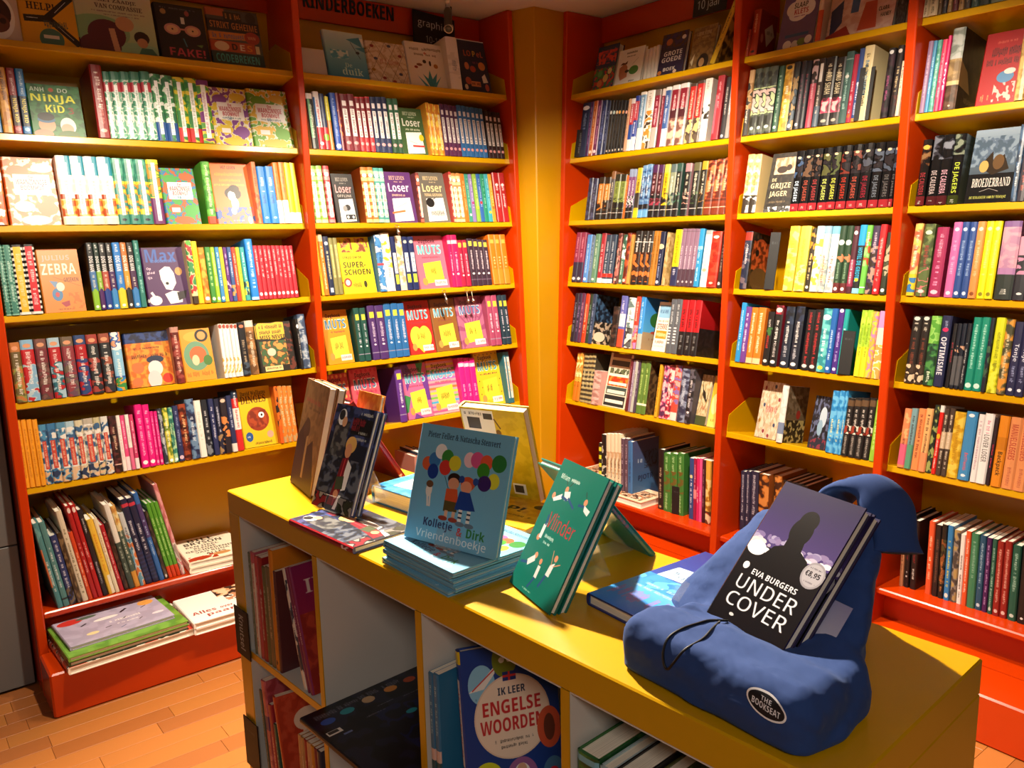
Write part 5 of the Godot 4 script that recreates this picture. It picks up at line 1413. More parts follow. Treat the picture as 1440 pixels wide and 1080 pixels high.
	"b02028;n 2a3878 b02028 304878 .4 1;b 304878 0 .16;e_ e0a078 .1;b b02028 .16 .38;s f4f0e8 .2 .85",
	"282c30;n 20242a 282c30 a04038 .4 1;b a04038 0 .16;e_ e0a078 .1;b 282c30 .16 .38;s f4f0e8 .2 .85",
	"24282c;n 2a2e34 24282c 98503c .4 1;b 98503c 0 .16;e_ e0a078 .1;b 24282c .16 .38;s f4f0e8 .2 .85",
	"2a60b0;p_ e0e8f0;n 2a60b0 f0f0f0 e0a078 0 .4;b 90c8e8 .3 .75;s f8f8f0 .3 .8;n e8a030 3a9048 2a90c8 .78 1",
	"e88420;n e88420 e09830 d06818 0 .15 1 .85;n 1c2a58 28407a 101838 0 0 1 .2;s 502808 .15 .28 .6 .04;s 3a1c08 .05 .4 .85 .09;e 28304a .62 .52 .2 .07;e e8e0dc .6 .68 .17 .14;e d8d0d0 .55 .88 .16 .16;e e87038 .2 .65 .14 .1;e e87038 .15 .9 .12 .08;e d03020 .85 .88 .12 .09",
	"7a2420;b b88878 .0 .12;n 7a2420 98443a 602018 .1 1;s f0c8b8 .15 .8",
	"e8962a;e e8a840 .5 .15 .4 .1;e 28302c .7 .14 .22 .12;e e09858 .7 .14 .14 .08;e 6a9878 .45 .52 .42 .28;e d0683a .5 .5 .28 .16;e 4a7838 .8 .62 .15 .1;e e8c8a0 .4 .6 .12 .1;s b05818 .05 .82 .85 .1",
	"f4f2ec;n f4f2ec e8b860 f4f2ec .6 .92;d a85040 .05 .4",
	"1c1c20;s c0a888 .3 .75;n 1c1c20 405060 1c1c20 .75 1;d c87858 .08 .3",
	"8a6038;n 8a6038 a87848 6a4828 0 1;b d8d0c0 0 .12;s e8d8c0 .2 .85",
	"20180f;p e0b838 .02 .05 .1 0 .45 .02 .6 0 .85 .02 .9 .3 .6 .36 .02 .32;s 3a2810 .1 .05 .65 .08;s 3a2810 .1 .16 .6 .08;t 2a1808 .08 .26 .75 .09 MISS NEVER;n 60482a 3a6038 c89048 .05 .38 .75 .5;e d8c8b0 .35 .6 .12 .08;e c89848 .6 .5 .1 .07;n 20180f 6a3020 20180f .8 0 .2 1;r e0d090 .1 .88 .5 .1;s 60482a .14 .9 .4 .05",
	"1a1a1c;d e8e8e8 .15 .4;s c8c8c8 .3 .8",
	"58708c;n 58708c a8b0b8 40506c 0 1;s c0d0e0 .3 .8",
	"f0a01c;s c87808 .15 .85",
	"4a90b8;n 4a90b8 e8e4dc 3a6088 .1 1;b c84838 .28 .75 .25 .75;s f0d0b0 .3 .72 .35 .65;n 4a90b8 e0b890 283858 .78 1",
	"3a78a8;n 3a78a8 e8e4dc 3a6088 .1 1;b c84838 .28 .75 .25 .75;s f0d0b0 .3 .72 .35 .65;n 3a78a8 e0b890 283858 .78 1",
	"5890b0;n 5890b0 e8e4dc 3a6088 .1 1;b c84838 .28 .75 .25 .75;s f0d0b0 .3 .72 .35 .65;n 5890b0 e0b890 283858 .78 1",
	"a8c8d8;n a8c8d8 e8e4dc 3a6088 .1 1;b c84838 .28 .75 .25 .75;s f0d0b0 .3 .72 .35 .65;n a8c8d8 e0b890 283858 .78 1",
	"d0c8a8;n d0c8a8 e8e4dc 3a6088 .1 1;b c84838 .28 .75 .25 .75;s f0d0b0 .3 .72 .35 .65;n d0c8a8 e0b890 283858 .78 1",
	"b8b0a0;n b8b0a0 e8e4dc 3a6088 .1 1;b c84838 .28 .75 .25 .75;s f0d0b0 .3 .72 .35 .65;n b8b0a0 e0b890 283858 .78 1",
	"c0b890;n c0b890 e8e4dc 3a6088 .1 1;b c84838 .28 .75 .25 .75;s f0d0b0 .3 .72 .35 .65;n c0b890 e0b890 283858 .78 1",
	"d8d8d0;n d8d8d0 e8e4dc 3a6088 .1 1;b c84838 .28 .75 .25 .75;s f0d0b0 .3 .72 .35 .65;n d8d8d0 e0b890 283858 .78 1",
	"401818;n 401818 602828 281010 0 1;s e0c0a0 .2 .6;b d8b0a0 .85 .87",
	"f4e8e0;s e0a0b0 .2 .8",
	"e04880;s f8d0e0 .1 .6;b f4d8dc .75 1",
	"f4ece4;b e06890 .6 1;s e0a8b8 .2 .5",
	"c83868;s f8d8e0 .1 .7;b f0e0e0 .8 1",
	"e0107c;s f8b8d8 .1 .8;d f8f8f8 .92 .32",
	"e0187c;s f8b8d8 .1 .8;d f0a0c8 .93 .3",
	"404858;n 404858 98a0a8 283040 0 1;s e0e0e0 .2 .7",
	"c0b838;n c0b838 708828 e0d860 0 1;s f8f8e0 .2 .7;d fff .95 .3",
	"58a080;n 58a080 a8d0a0 2a7868 0 1;s 1c4838 .2 .7;d fff .95 .3",
	"28305c;s 98a0c8 .1 .7;d e0c0d0 .93 .35",
	"6a2418;n 6a2418 984020 401008 0 1;s f0c890 .2 .7",
	"3a5078;n 3a5078 6888a8 202848 0 1;s e0e8f0 .3 .7",
	"f0ece0;s c8c0b0 .2 .7",
	"20242c;s d0d0d0 .2 .7;n 20242c 788088 20242c .75 1",
	"28305a;s e0e0f0 .15 .7",
	"1c2038;s d8d8e8 .15 .6;n 1c2038 a08058 1c2038 .65 1",
	"282028;n 282028 e08848 282028 .3 .85;d e0c0a8 .06 .35",
	"283058;s c8d0e8 .2 .6;b e8e0d8 .85 1",
	"d02828;b f4f0e8 .3 .65;b 1c3048 0 .14;s f8f8f8 .05 .28;s d02828 .33 .62",
	"f0c418;^ 2a2010 .08 .06 .78 .08 David Walliams;^ 5a3818 .05 .14 .8 .14 DINGES;e 9a3818 .5 .54 .34 .2;n 9a3818 b04820 802c10 .24 .4 .52 .28;e fff .62 .48 .09 .05;e 1a1010 .63 .48 .03 .02;e 2a5898 .16 .82 .11 .08;s e0e8f8 .1 .8 .12 .04;e e0a890 .8 .82 .1 .06;s 3a2810 .3 .92 .5 .05",
	"e87020;n e87020 282020 e87020 0 .7;b e86018 .7 1",
	"e08028;n e08028 c8a068 e88838 0 1;s f0d8b0 .2 .7",
	"f0ece6",
	"3a98b8;g c8dce0 2a88b0 0 0 1 1;p 3a8aa8 .55 .15 .9 .08 .95 .3;p 3a8aa8 .75 .32 1 .28 1 .4;p e8e8e8 .9 .1 1 .1 1 .3;l 2a3a48 .65 .2 .85 .55 .012;e 2a3a48 .8 .42 .05 .03;n 8ac0d0 c8e0e0 4aa0c0 .1 .4 .45 .18;^ b8e0d8 .42 .66 .2 .1 De;^ c8ece0 .32 .76 .56 .17 duik",
	"d8c4a8;n d8c4a8 e0d0b8 c8b090 0 0 1 1;l 6a5848 -0.4 0 0.19999999999999996 1 .008;l 6a5848 0.19999999999999996 0 -0.4 1 .008;l 6a5848 -0.1 0 0.5 1 .008;l 6a5848 0.5 0 -0.1 1 .008;l 6a5848 0.2 0 0.8 1 .008;l 6a5848 0.8 0 0.2 1 .008;l 6a5848 0.5 0 1.1 1 .008;l 6a5848 1.1 0 0.5 1 .008;l 6a5848 0.8 0 1.4 1 .008;l 6a5848 1.4 0 0.8 1 .008;e 8a2838 0.15 0.12 .05 .035;e 3a4868 0.6 0.08 .05 .035;e 8a2838 0.85 0.3 .05 .035;e 3a4868 0.2 0.42 .05 .035;e 98702c 0.1 0.7 .05 .035;e 8a2838 0.35 0.88 .05 .035;e 3a4868 0.8 0.75 .05 .035;e 8a2838 0.6 0.95 .05 .035;s b07060 .3 .4 .5 .16",
	"ece4d8;s 6a5848 .1 .12 .5 .07;s 6a5848 .5 .1 .45 .07;t c84838 .45 .2 .12 .07 +;s 6a5848 .2 .24 .6 .06;p 2a8a98 .35 .7 .5 .98 .65 .98 .75 .65 .6 .8 .55 .6 .48 .8;p 3a98a8 .2 .75 .45 .95 .5 .98 .4 1;p 3a98a8 .85 .72 .6 .95 .55 1 .65 1;e 8a5030 .3 .5 .08 .03;e 38302c .45 .42 .05 .04;e b07038 .75 .5 .06 .05;e 38302c .6 .45 .03 .06;e 98302c .2 .56 .05 .03",
	"ece8e4;n ece8e4 dcd8d4 ece8e4 .3 .8;s 8a90a0 .45 .7",
	"222c44;r e8e0d8 0 0 1 .02;t c85838 .2 .2 .28 .12 LO;t e0b040 .5 .2 .14 .12 P;t d06848 .66 .2 .25 .12 eL;e d88848 .78 .48 .12 .08;e c87048 .25 .5 .08 .07;s 98485c .4 .4 .25 .05;e b04838 .45 .55 .1 .06;p e8e0d0 .72 .68 .84 .62 .92 .78 .74 .8;r d88858 .3 .78 .34 .1;s 5a2820 .33 .8 .28 .06;e b85840 .22 .78 .1 .07;e e0c8b0 .12 .9 .06 .05;e c86050 .85 .88 .07 .07",
	"1c2420;b 3a9848 .05 .8 .15 .45;s e8f0d0 .2 .8;b f4f4f4 0 .1",
	"f0f0f4;b c81c30 .62 1;b 3a78c0 .1 .6 0 .25;s d03848 .15 .6;d fff .9 .3",
	"22305c;n 22305c 384878 22305c 0 .5;b c02030 .6 1;d 80b830 .78 .6",
	"e0d838;b e88840 .45 1;s a89818 .1 .4",
	"2450b0;s a8c0f0 .1 .75;d f0f0f8 .93 .4",
	"7a2a38;n 7a2a38 d87838 7a2a38 .3 .8",
	"6a1c28;b 7a2430 .75 1;r_ e8e0e0 .12;b f0ece8 .26 .74 .22 .78;s 706068 .28 .72 .3 .7;d e0a0a0 .86 .3;b 7a2430 0 .03",
	"7c2028;b b83038 .75 1;r_ e8e0e0 .12;b f0ece8 .26 .74 .22 .78;s 706068 .28 .72 .3 .7;d e0a0a0 .86 .3;b b83038 0 .03",
	"222a4c;b 2a3458 .75 1;r_ e8e0e0 .12;b f0ece8 .26 .74 .22 .78;s 706068 .28 .72 .3 .7;d e0a0a0 .86 .3;b 2a3458 0 .03",
	"2c5a40;b 2c5038 .75 1;r_ e8e0e0 .12;b f0ece8 .26 .74 .22 .78;s 706068 .28 .72 .3 .7;d e0a0a0 .86 .3;b 2c5038 0 .03",
	"3c5a30;^ d8dcc8 .18 .08 .6 .08 HET LEVEN;s d8dcc8 .35 .18 .3 .03;t e0e0d8 .08 .22 .82 .18 Loser;s d8dcc8 .2 .43 .6 .05;p f8f6f2 .18 .52 .85 .5 .88 .95 .15 .97;e e0c820 .82 .62 .1 .07;r c83838 .4 .78 .5 .04;l 888 .3 .7 .6 .75 .01",
	"e8a030;n e8a030 f0d050 d08020 0 1;b f8e8b8 .2 .9 .4 .7;s d0a048 .25 .85 .42 .68",
	"50284c;b 5a2850 .75 1;r_ e8e0e0 .12;b f0ece8 .26 .74 .22 .78;s 706068 .28 .72 .3 .7;d e0a0a0 .86 .3;b 5a2850 0 .03",
	"2a6098;b 2c6aa8 .75 1;r_ e8e0e0 .12;b f0ece8 .26 .74 .22 .78;s 706068 .28 .72 .3 .7;d e0a0a0 .86 .3;b 2c6aa8 0 .03",
	"281c1e;b 301c20 .75 1;r_ e8e0e0 .12;b f0ece8 .26 .74 .22 .78;s 706068 .28 .72 .3 .7;d e0a0a0 .86 .3;b 301c20 0 .03",
	"88b848;k 88b848 c8d8a0 0 1 16;b f4f2ea .28 .9 .25 .78;s 787068 .3 .88 .34 .7;d f8f8f0 .15 .36",
	"c83038;k c83038 e08888 0 1 16;b f4f2ea .28 .9 .25 .78;s 787068 .3 .88 .34 .7;d f8f8f0 .15 .36",
	"1e1c1e;^ b0a8a0 .18 .08 .6 .08 HET LEVEN;s b0a8a0 .35 .18 .3 .03;t e8a0a0 .08 .22 .82 .18 Loser;t b0a8a0 .15 .42 .7 .06 OFFLINE;p f8f6f2 .18 .52 .85 .5 .88 .95 .15 .97;e 1e1c1e .55 .68 .14 .06;e 888 .42 .7 .1 .06;r 1e1c1e .4 .82 .45 .1;e fff .5 .87 .05 .03;e fff .75 .87 .05 .03",
	"d87830;k d87830 f0d890 0 1 16;b f4f2ea .28 .9 .25 .78;s 787068 .3 .88 .34 .7;d f8f8f0 .15 .36",
	"48a098;k 48a098 a8d8c0 0 1 16;b f4f2ea .28 .9 .25 .78;s 787068 .3 .88 .34 .7;d f8f8f0 .15 .36",
	"5c2c70;^ e8c8a0 .18 .08 .6 .08 HET LEVEN;s e8c8a0 .35 .18 .3 .03;t f0e8f8 .08 .22 .82 .18 Loser;s e8c8a0 .2 .43 .6 .05;p f8f6f2 .18 .52 .85 .5 .88 .95 .15 .97;l e07840 .1 .8 .6 .76 .05;l 999 .3 .7 .7 .6 .01",
	"783030;k 783030 e07058 0 1 16;b f4f2ea .28 .9 .25 .78;s 787068 .3 .88 .34 .7;d f8f8f0 .15 .36",
	"6a665e;^ f0d8a0 .18 .08 .6 .08 HET LEVEN;s f0d8a0 .35 .18 .3 .03;t f0d8a0 .08 .22 .82 .18 Loser;t f0d8a0 .15 .42 .7 .06 TOTAAL GESTOORD;p f8f6f2 .18 .52 .85 .5 .88 .95 .15 .97;e 1a1818 .32 .6 .16 .09;l 1a1818 .4 .55 .55 .5 .02;s 333 .3 .75 .5 .12",
	"b83830;k b83830 e8b090 0 1 16;b f4f2ea .28 .9 .25 .78;s 787068 .3 .88 .34 .7;d f8f8f0 .15 .36",
	"c88848;k c88848 e8d0a0 0 1 16;b f4f2ea .28 .9 .25 .78;s 787068 .3 .88 .34 .7;d f8f8f0 .15 .36",
	"e07020;s f8c890 0.15 0.75",
	"3a9078;s a8d8c8 .1 .7;d fff .85 .25",
	"8878b0;s d0c8e8 .1 .7;d a83878 .6 .3",
	"88b040;s d0e0a0 .1 .7;d e8d840 .7 .3",
	"2c60a8;s a8c0e8 .1 .7;d d83838 .6 .3",
	"1c8868;s a0d8c0 .1 .7",
	"38a0b0;s a8e0e8 .1 .7;d e0d848 .8 .3",
	"d89830;s f0d8a0 .1 .7;d e06030 .7 .3",
	"a81c24;s f8e8e8 .2 .7;d f8f0f0 .25 .25",
	"e8c020;s a88810 0.15 0.75",
	"e07a20;s f8e8d0 .2 .9;b f0c8a0 0 .12",
	"1c2848;s e8e0a8 .25 .75;b d0d8e8 .88 .96 .25 .75;d fff .12 .3",
	"8a8450;b d8c888 .12 .7 .3 .7;s a89858 .15 .68",
	"f0dc18;n d88858 8a4828 f0dc18 .1 .02 .35 .25;n d88858 8a4828 f0dc18 .55 .02 .4 .25;t 3a3010 .1 .34 .6 .06 STRIJD OM DE;t 3a3010 .08 .44 .72 .11 SUPER-;t 3a3010 .08 .57 .84 .11 SCHOEN;e d04838 .14 .8 .12 .08;e f8e8d8 .14 .8 .07 .05;s 6a5a18 .3 .8 .25 .1;e 3a3818 .68 .84 .05 .06",
	"3a80c8;n 3a80c8 f0f4f8 5098d8 0 1;b d04858 .5 .54;s 1c4078 .3 .48",
	"f0f0ec;n f0f0ec d8d838 f8f8f8 0 .6;s 90a0b0 .5 .8",
	"1c2a60;b f0f4f8 .3 .68 .2 .8;s 6a7898 .33 .65;b d8e048 .7 .88 .2 .8",
	"ecdcc0;n ecdcc0 f4f0e8 d8b878 .1 .9;s d88898 .35 .8",
	"1c2a60;b f0f4f8 .3 .66 .2 .8;s 6a7898 .33 .63;b d8e048 .7 .86 .2 .8;d e8e8c8 .1 .3",
	"d87088;t 402030 .15 .07 .6 .1 Dagboek;t f0ece8 .05 .17 .88 .2 MUTS;t 58c8d0 .07 .185 .84 .17 MUTS;s 803048 .2 .39 .6 .04;p f0e040 .2 .52 .82 .48 .85 .86 .22 .9;s 6a5818 .35 .6 .3 .14;e c89848 .18 .86 .09 .07;r f8ece4 .5 .84 .42 .11;s d06878 .53 .86 .36 .06",
	"d81860;b f0c0d0 .1 .17;s f8d0e0 .3 .7;d f8f0f0 .75 .2",
	"a81840;b f0d050 .06 .16 .2 .8;s f8d0d8 .3 .7;d f8f0f0 .76 .2",
	"382438;b e8d850 .06 .16 .2 .8;s e8e0e8 .25 .65;d f8f0f0 .74 .22;b_ 786078 .86",
	"e87818;b f0b050 .1 .18 .2 .8;s f8d8a8 .45 .65;b f08828 .7 1",
	"e89820;t 402030 .15 .07 .6 .1 Dagboek;t f0ece8 .05 .17 .88 .2 MUTS;t 3a88b8 .07 .185 .84 .17 MUTS;s 803048 .2 .39 .6 .04;p f0e040 .2 .52 .82 .48 .85 .86 .22 .9;s 6a5818 .35 .6 .3 .14;e c89848 .18 .86 .09 .07;r f8ece4 .5 .84 .42 .11;s d06878 .53 .86 .36 .06",
	"1c5048;b f0d848 .12 .23 .2 .8;s e8e0f0 .3 .66;d f4f0f4 .72 .16;b_ 9890a8 .86",
	"4a2c6c;b f0d848 .12 .23 .2 .8;s e8e0f0 .3 .66;d f4f0f4 .72 .16;b_ 9890a8 .86",
	"2468a8;b f0d848 .12 .23 .2 .8;s e8e0f0 .3 .66;d f4f0f4 .72 .16;b_ 9890a8 .86",
	"c02420;t 402030 .15 .07 .6 .1 Dagboek;t f0ece8 .05 .17 .88 .2 MUTS;t 58a8c0 .07 .185 .84 .17 MUTS;s 803048 .2 .39 .6 .04;e f0e040 .32 .68 .25 .2;e f0e040 .66 .68 .25 .2;p f0e040 .1 .74 .9 .74 .5 .98;s 6a5818 .35 .6 .3 .14;e c89848 .18 .86 .09 .07;r f8ece4 .5 .84 .42 .11;s d06878 .53 .86 .36 .06",
	"8a5828;t 402030 .15 .07 .6 .1 Dagboek;t f0ece8 .05 .17 .88 .2 MUTS;t 58a8c8 .07 .185 .84 .17 MUTS;s 803048 .2 .39 .6 .04;p f0e040 .2 .52 .82 .48 .85 .86 .22 .9;s 6a5818 .35 .6 .3 .14;e c89848 .18 .86 .09 .07;r f8ece4 .5 .84 .42 .11;s d06878 .53 .86 .36 .06",
	"b06888;p 984a70 .5 .7 0.00 0.00 0.12 0.00;p 984a70 .5 .7 0.30 0.00 0.42 0.00;p 984a70 .5 .7 0.60 0.00 0.72 0.00;p 984a70 .5 .7 0.90 0.00 1.00 0.06;p 984a70 .5 .7 1.00 0.25 1.00 0.35;p 984a70 .5 .7 1.00 0.55 1.00 0.66;p 984a70 .5 .7 1.00 0.86 0.96 1.00;p 984a70 .5 .7 0.00 0.25 0.00 0.35;p 984a70 .5 .7 0.00 0.55 0.00 0.65;p 984a70 .5 .7 0.00 0.85 0.05 1.00;t 402030 .15 .07 .6 .1 Dagboek;t f0ece8 .05 .17 .88 .2 MUTS;t 4a78b0 .07 .185 .84 .17 MUTS;s 803048 .2 .39 .6 .04;p f0e040 .2 .52 .82 .48 .85 .86 .22 .9;s 6a5818 .35 .6 .3 .14;e c89848 .18 .86 .09 .07;r f8ece4 .5 .84 .42 .11;s d06878 .53 .86 .36 .06",
	"a8486c;b f0d848 .12 .23 .2 .8;s e8e0f0 .3 .66;d f4f0f4 .72 .16;b_ 9890a8 .86",
	"1c3848;b f0d848 .12 .23 .2 .8;s e8e0f0 .3 .66;d f4f0f4 .72 .16;b_ 9890a8 .86",
	"c84848;e e8a060 0.08 0.05 .045 .03;e e8a060 0.16 0.16999999999999998 .045 .03;e e8a060 0.08 0.29 .045 .03;e e8a060 0.16 0.41 .045 .03;e e8a060 0.08 0.53 .045 .03;e e8a060 0.16 0.65 .045 .03;e e8a060 0.08 0.77 .045 .03;e e8a060 0.16 0.89 .045 .03;e e8a060 0.25 0.05 .045 .03;e e8a060 0.33 0.16999999999999998 .045 .03;e e8a060 0.25 0.29 .045 .03;e e8a060 0.33 0.41 .045 .03;e e8a060 0.25 0.53 .045 .03;e e8a060 0.33 0.65 .045 .03;e e8a060 0.25 0.77 .045 .03;e e8a060 0.33 0.89 .045 .03;e e8a060 0.42000000000000004 0.05 .045 .03;e e8a060 0.5 0.16999999999999998 .045 .03;e e8a060 0.42000000000000004 0.29 .045 .03;e e8a060 0.5 0.41 .045 .03;e e8a060 0.42000000000000004 0.53 .045 .03;e e8a060 0.5 0.65 .045 .03;e e8a060 0.42000000000000004 0.77 .045 .03;e e8a060 0.5 0.89 .045 .03;e e8a060 0.59 0.05 .045 .03;e e8a060 0.6699999999999999 0.16999999999999998 .045 .03;e e8a060 0.59 0.29 .045 .03;e e8a060 0.6699999999999999 0.41 .045 .03;e e8a060 0.59 0.53 .045 .03;e e8a060 0.6699999999999999 0.65 .045 .03;e e8a060 0.59 0.77 .045 .03;e e8a060 0.6699999999999999 0.89 .045 .03;e e8a060 0.76 0.05 .045 .03;e e8a060 0.84 0.16999999999999998 .045 .03;e e8a060 0.76 0.29 .045 .03;e e8a060 0.84 0.41 .045 .03;e e8a060 0.76 0.53 .045 .03;e e8a060 0.84 0.65 .045 .03;e e8a060 0.76 0.77 .045 .03;e e8a060 0.84 0.89 .045 .03;e e8a060 0.93 0.05 .045 .03;e e8a060 1.01 0.16999999999999998 .045 .03;e e8a060 0.93 0.29 .045 .03;e e8a060 1.01 0.41 .045 .03;e e8a060 0.93 0.53 .045 .03;e e8a060 1.01 0.65 .045 .03;e e8a060 0.93 0.77 .045 .03;e e8a060 1.01 0.89 .045 .03;t 402030 .15 .07 .6 .1 Dagboek;t f0ece8 .05 .17 .88 .2 MUTS;t 4a88b8 .07 .185 .84 .17 MUTS;s 803048 .2 .39 .6 .04;p f0e040 .2 .52 .82 .48 .85 .86 .22 .9;s 6a5818 .35 .6 .3 .14;e c89848 .18 .86 .09 .07;r f8ece4 .5 .84 .42 .11;s d06878 .53 .86 .36 .06",
	"e05868;e d03858 0.08 0.05 .045 .03;e d03858 0.16 0.16999999999999998 .045 .03;e d03858 0.08 0.29 .045 .03;e d03858 0.16 0.41 .045 .03;e d03858 0.08 0.53 .045 .03;e d03858 0.16 0.65 .045 .03;e d03858 0.08 0.77 .045 .03;e d03858 0.16 0.89 .045 .03;e d03858 0.25 0.05 .045 .03;e d03858 0.33 0.16999999999999998 .045 .03;e d03858 0.25 0.29 .045 .03;e d03858 0.33 0.41 .045 .03;e d03858 0.25 0.53 .045 .03;e d03858 0.33 0.65 .045 .03;e d03858 0.25 0.77 .045 .03;e d03858 0.33 0.89 .045 .03;e d03858 0.42000000000000004 0.05 .045 .03;e d03858 0.5 0.16999999999999998 .045 .03;e d03858 0.42000000000000004 0.29 .045 .03;e d03858 0.5 0.41 .045 .03;e d03858 0.42000000000000004 0.53 .045 .03;e d03858 0.5 0.65 .045 .03;e d03858 0.42000000000000004 0.77 .045 .03;e d03858 0.5 0.89 .045 .03;e d03858 0.59 0.05 .045 .03;e d03858 0.6699999999999999 0.16999999999999998 .045 .03;e d03858 0.59 0.29 .045 .03;e d03858 0.6699999999999999 0.41 .045 .03;e d03858 0.59 0.53 .045 .03;e d03858 0.6699999999999999 0.65 .045 .03;e d03858 0.59 0.77 .045 .03;e d03858 0.6699999999999999 0.89 .045 .03;e d03858 0.76 0.05 .045 .03;e d03858 0.84 0.16999999999999998 .045 .03;e d03858 0.76 0.29 .045 .03;e d03858 0.84 0.41 .045 .03;e d03858 0.76 0.53 .045 .03;e d03858 0.84 0.65 .045 .03;e d03858 0.76 0.77 .045 .03;e d03858 0.84 0.89 .045 .03;e d03858 0.93 0.05 .045 .03;e d03858 1.01 0.16999999999999998 .045 .03;e d03858 0.93 0.29 .045 .03;e d03858 1.01 0.41 .045 .03;e d03858 0.93 0.53 .045 .03;e d03858 1.01 0.65 .045 .03;e d03858 0.93 0.77 .045 .03;e d03858 1.01 0.89 .045 .03;t 402030 .15 .07 .6 .1 Dagboek;t f0ece8 .05 .17 .88 .2 MUTS;t 3a6890 .07 .185 .84 .17 MUTS;s 803048 .2 .39 .6 .04;p f0e040 .2 .52 .82 .48 .85 .86 .22 .9;s 6a5818 .35 .6 .3 .14;e c89848 .18 .86 .09 .07;r f8ece4 .5 .84 .42 .11;s d06878 .53 .86 .36 .06",
	"5c3088;b f0d848 .12 .23 .2 .8;s e8e0f0 .3 .66;d f4f0f4 .72 .16;b_ 9890a8 .86",
	"d86898;p 6a3890 .0 .0 .25 0 .4 .2 .1 .5;p 3a9858 .6 0 .9 0 .7 .3;p 6a3890 .75 .3 1 .2 1 .7 .85 .7;p 3a8850 0 .55 .2 .6 0 .9;p 6a3890 .3 .9 .6 1 .2 1;t 402030 .15 .07 .6 .1 Dagboek;t f0ece8 .05 .17 .88 .2 MUTS;t 48b0c0 .07 .185 .84 .17 MUTS;s 803048 .2 .39 .6 .04;p f0e040 .2 .52 .82 .48 .85 .86 .22 .9;s 6a5818 .35 .6 .3 .14;e c89848 .18 .86 .09 .07;r f8ece4 .5 .84 .42 .11;s d06878 .53 .86 .36 .06",
	"e8a0a8;r e87838 0 0.0 1 .04;r f0d040 0 0.08333333333333333 1 .04;r 78b848 0 0.16666666666666666 1 .04;r 48a8d0 0 0.25 1 .04;r a868b8 0 0.3333333333333333 1 .04;r e05888 0 0.4166666666666667 1 .04;r e87838 0 0.5 1 .04;r f0d040 0 0.5833333333333334 1 .04;r 78b848 0 0.6666666666666666 1 .04;r 48a8d0 0 0.75 1 .04;r a868b8 0 0.8333333333333334 1 .04;r e05888 0 0.9166666666666666 1 .04;t 402030 .15 .07 .6 .1 Dagboek;t f0ece8 .05 .17 .88 .2 MUTS;t 58a8d0 .07 .185 .84 .17 MUTS;s 803048 .2 .39 .6 .04;p f0e040 .2 .52 .82 .48 .85 .86 .22 .9;s 6a5818 .35 .6 .3 .14;e c89848 .18 .86 .09 .07;r f8ece4 .5 .84 .42 .11;s d06878 .53 .86 .36 .06",
	"e01c88;b f0b8d0 .1 .17;s f8b0d8 .5 .72;d f8d8e8 .14 .3",
	"e8c828;e 403018 0.08 0.05 .018 .012;e 403018 0.16 0.16999999999999998 .018 .012;e 403018 0.08 0.29 .018 .012;e 403018 0.16 0.41 .018 .012;e 403018 0.08 0.53 .018 .012;e 403018 0.16 0.65 .018 .012;e 403018 0.08 0.77 .018 .012;e 403018 0.16 0.89 .018 .012;e 403018 0.25 0.05 .018 .012;e 403018 0.33 0.16999999999999998 .018 .012;e 403018 0.25 0.29 .018 .012;e 403018 0.33 0.41 .018 .012;e 403018 0.25 0.53 .018 .012;e 403018 0.33 0.65 .018 .012;e 403018 0.25 0.77 .018 .012;e 403018 0.33 0.89 .018 .012;e 403018 0.42000000000000004 0.05 .018 .012;e 403018 0.5 0.16999999999999998 .018 .012;e 403018 0.42000000000000004 0.29 .018 .012;e 403018 0.5 0.41 .018 .012;e 403018 0.42000000000000004 0.53 .018 .012;e 403018 0.5 0.65 .018 .012;e 403018 0.42000000000000004 0.77 .018 .012;e 403018 0.5 0.89 .018 .012;e 403018 0.59 0.05 .018 .012;e 403018 0.6699999999999999 0.16999999999999998 .018 .012;e 403018 0.59 0.29 .018 .012;e 403018 0.6699999999999999 0.41 .018 .012;e 403018 0.59 0.53 .018 .012;e 403018 0.6699999999999999 0.65 .018 .012;e 403018 0.59 0.77 .018 .012;e 403018 0.6699999999999999 0.89 .018 .012;e 403018 0.76 0.05 .018 .012;e 403018 0.84 0.16999999999999998 .018 .012;e 403018 0.76 0.29 .018 .012;e 403018 0.84 0.41 .018 .012;e 403018 0.76 0.53 .018 .012;e 403018 0.84 0.65 .018 .012;e 403018 0.76 0.77 .018 .012;e 403018 0.84 0.89 .018 .012;e 403018 0.93 0.05 .018 .012;e 403018 1.01 0.16999999999999998 .018 .012;e 403018 0.93 0.29 .018 .012;e 403018 1.01 0.41 .018 .012;e 403018 0.93 0.53 .018 .012;e 403018 1.01 0.65 .018 .012;e 403018 0.93 0.77 .018 .012;e 403018 1.01 0.89 .018 .012;t 402030 .15 .07 .6 .1 Dagboek;t f0ece8 .05 .17 .88 .2 MUTS;t 3a98b8 .07 .185 .84 .17 MUTS;s 803048 .2 .39 .6 .04;p f0d838 .2 .52 .82 .48 .85 .86 .22 .9;s 6a5818 .35 .6 .3 .14;e c89848 .18 .86 .09 .07;r f8ece4 .5 .84 .42 .11;s d06878 .53 .86 .36 .06",
	"2c7080;b e8e4dc .1 .9 .3 1;s c89848 .2 .8",
	"2a4870;n 2a4870 4a8848 c84838 0 .45 1 .55;r 28405c 0 0 1 .5;n c83c3c d85848 28405c .05 .12 .9 .3;s d84840 .1 .08 .8 .14;s d84840 .2 .25 .6 .12;e e0c878 .6 .75 .12 .09;e d88858 .35 .85 .12 .08;e 58a868 .3 .62 .1 .08;e e8e0a0 .75 .6 .1 .07",
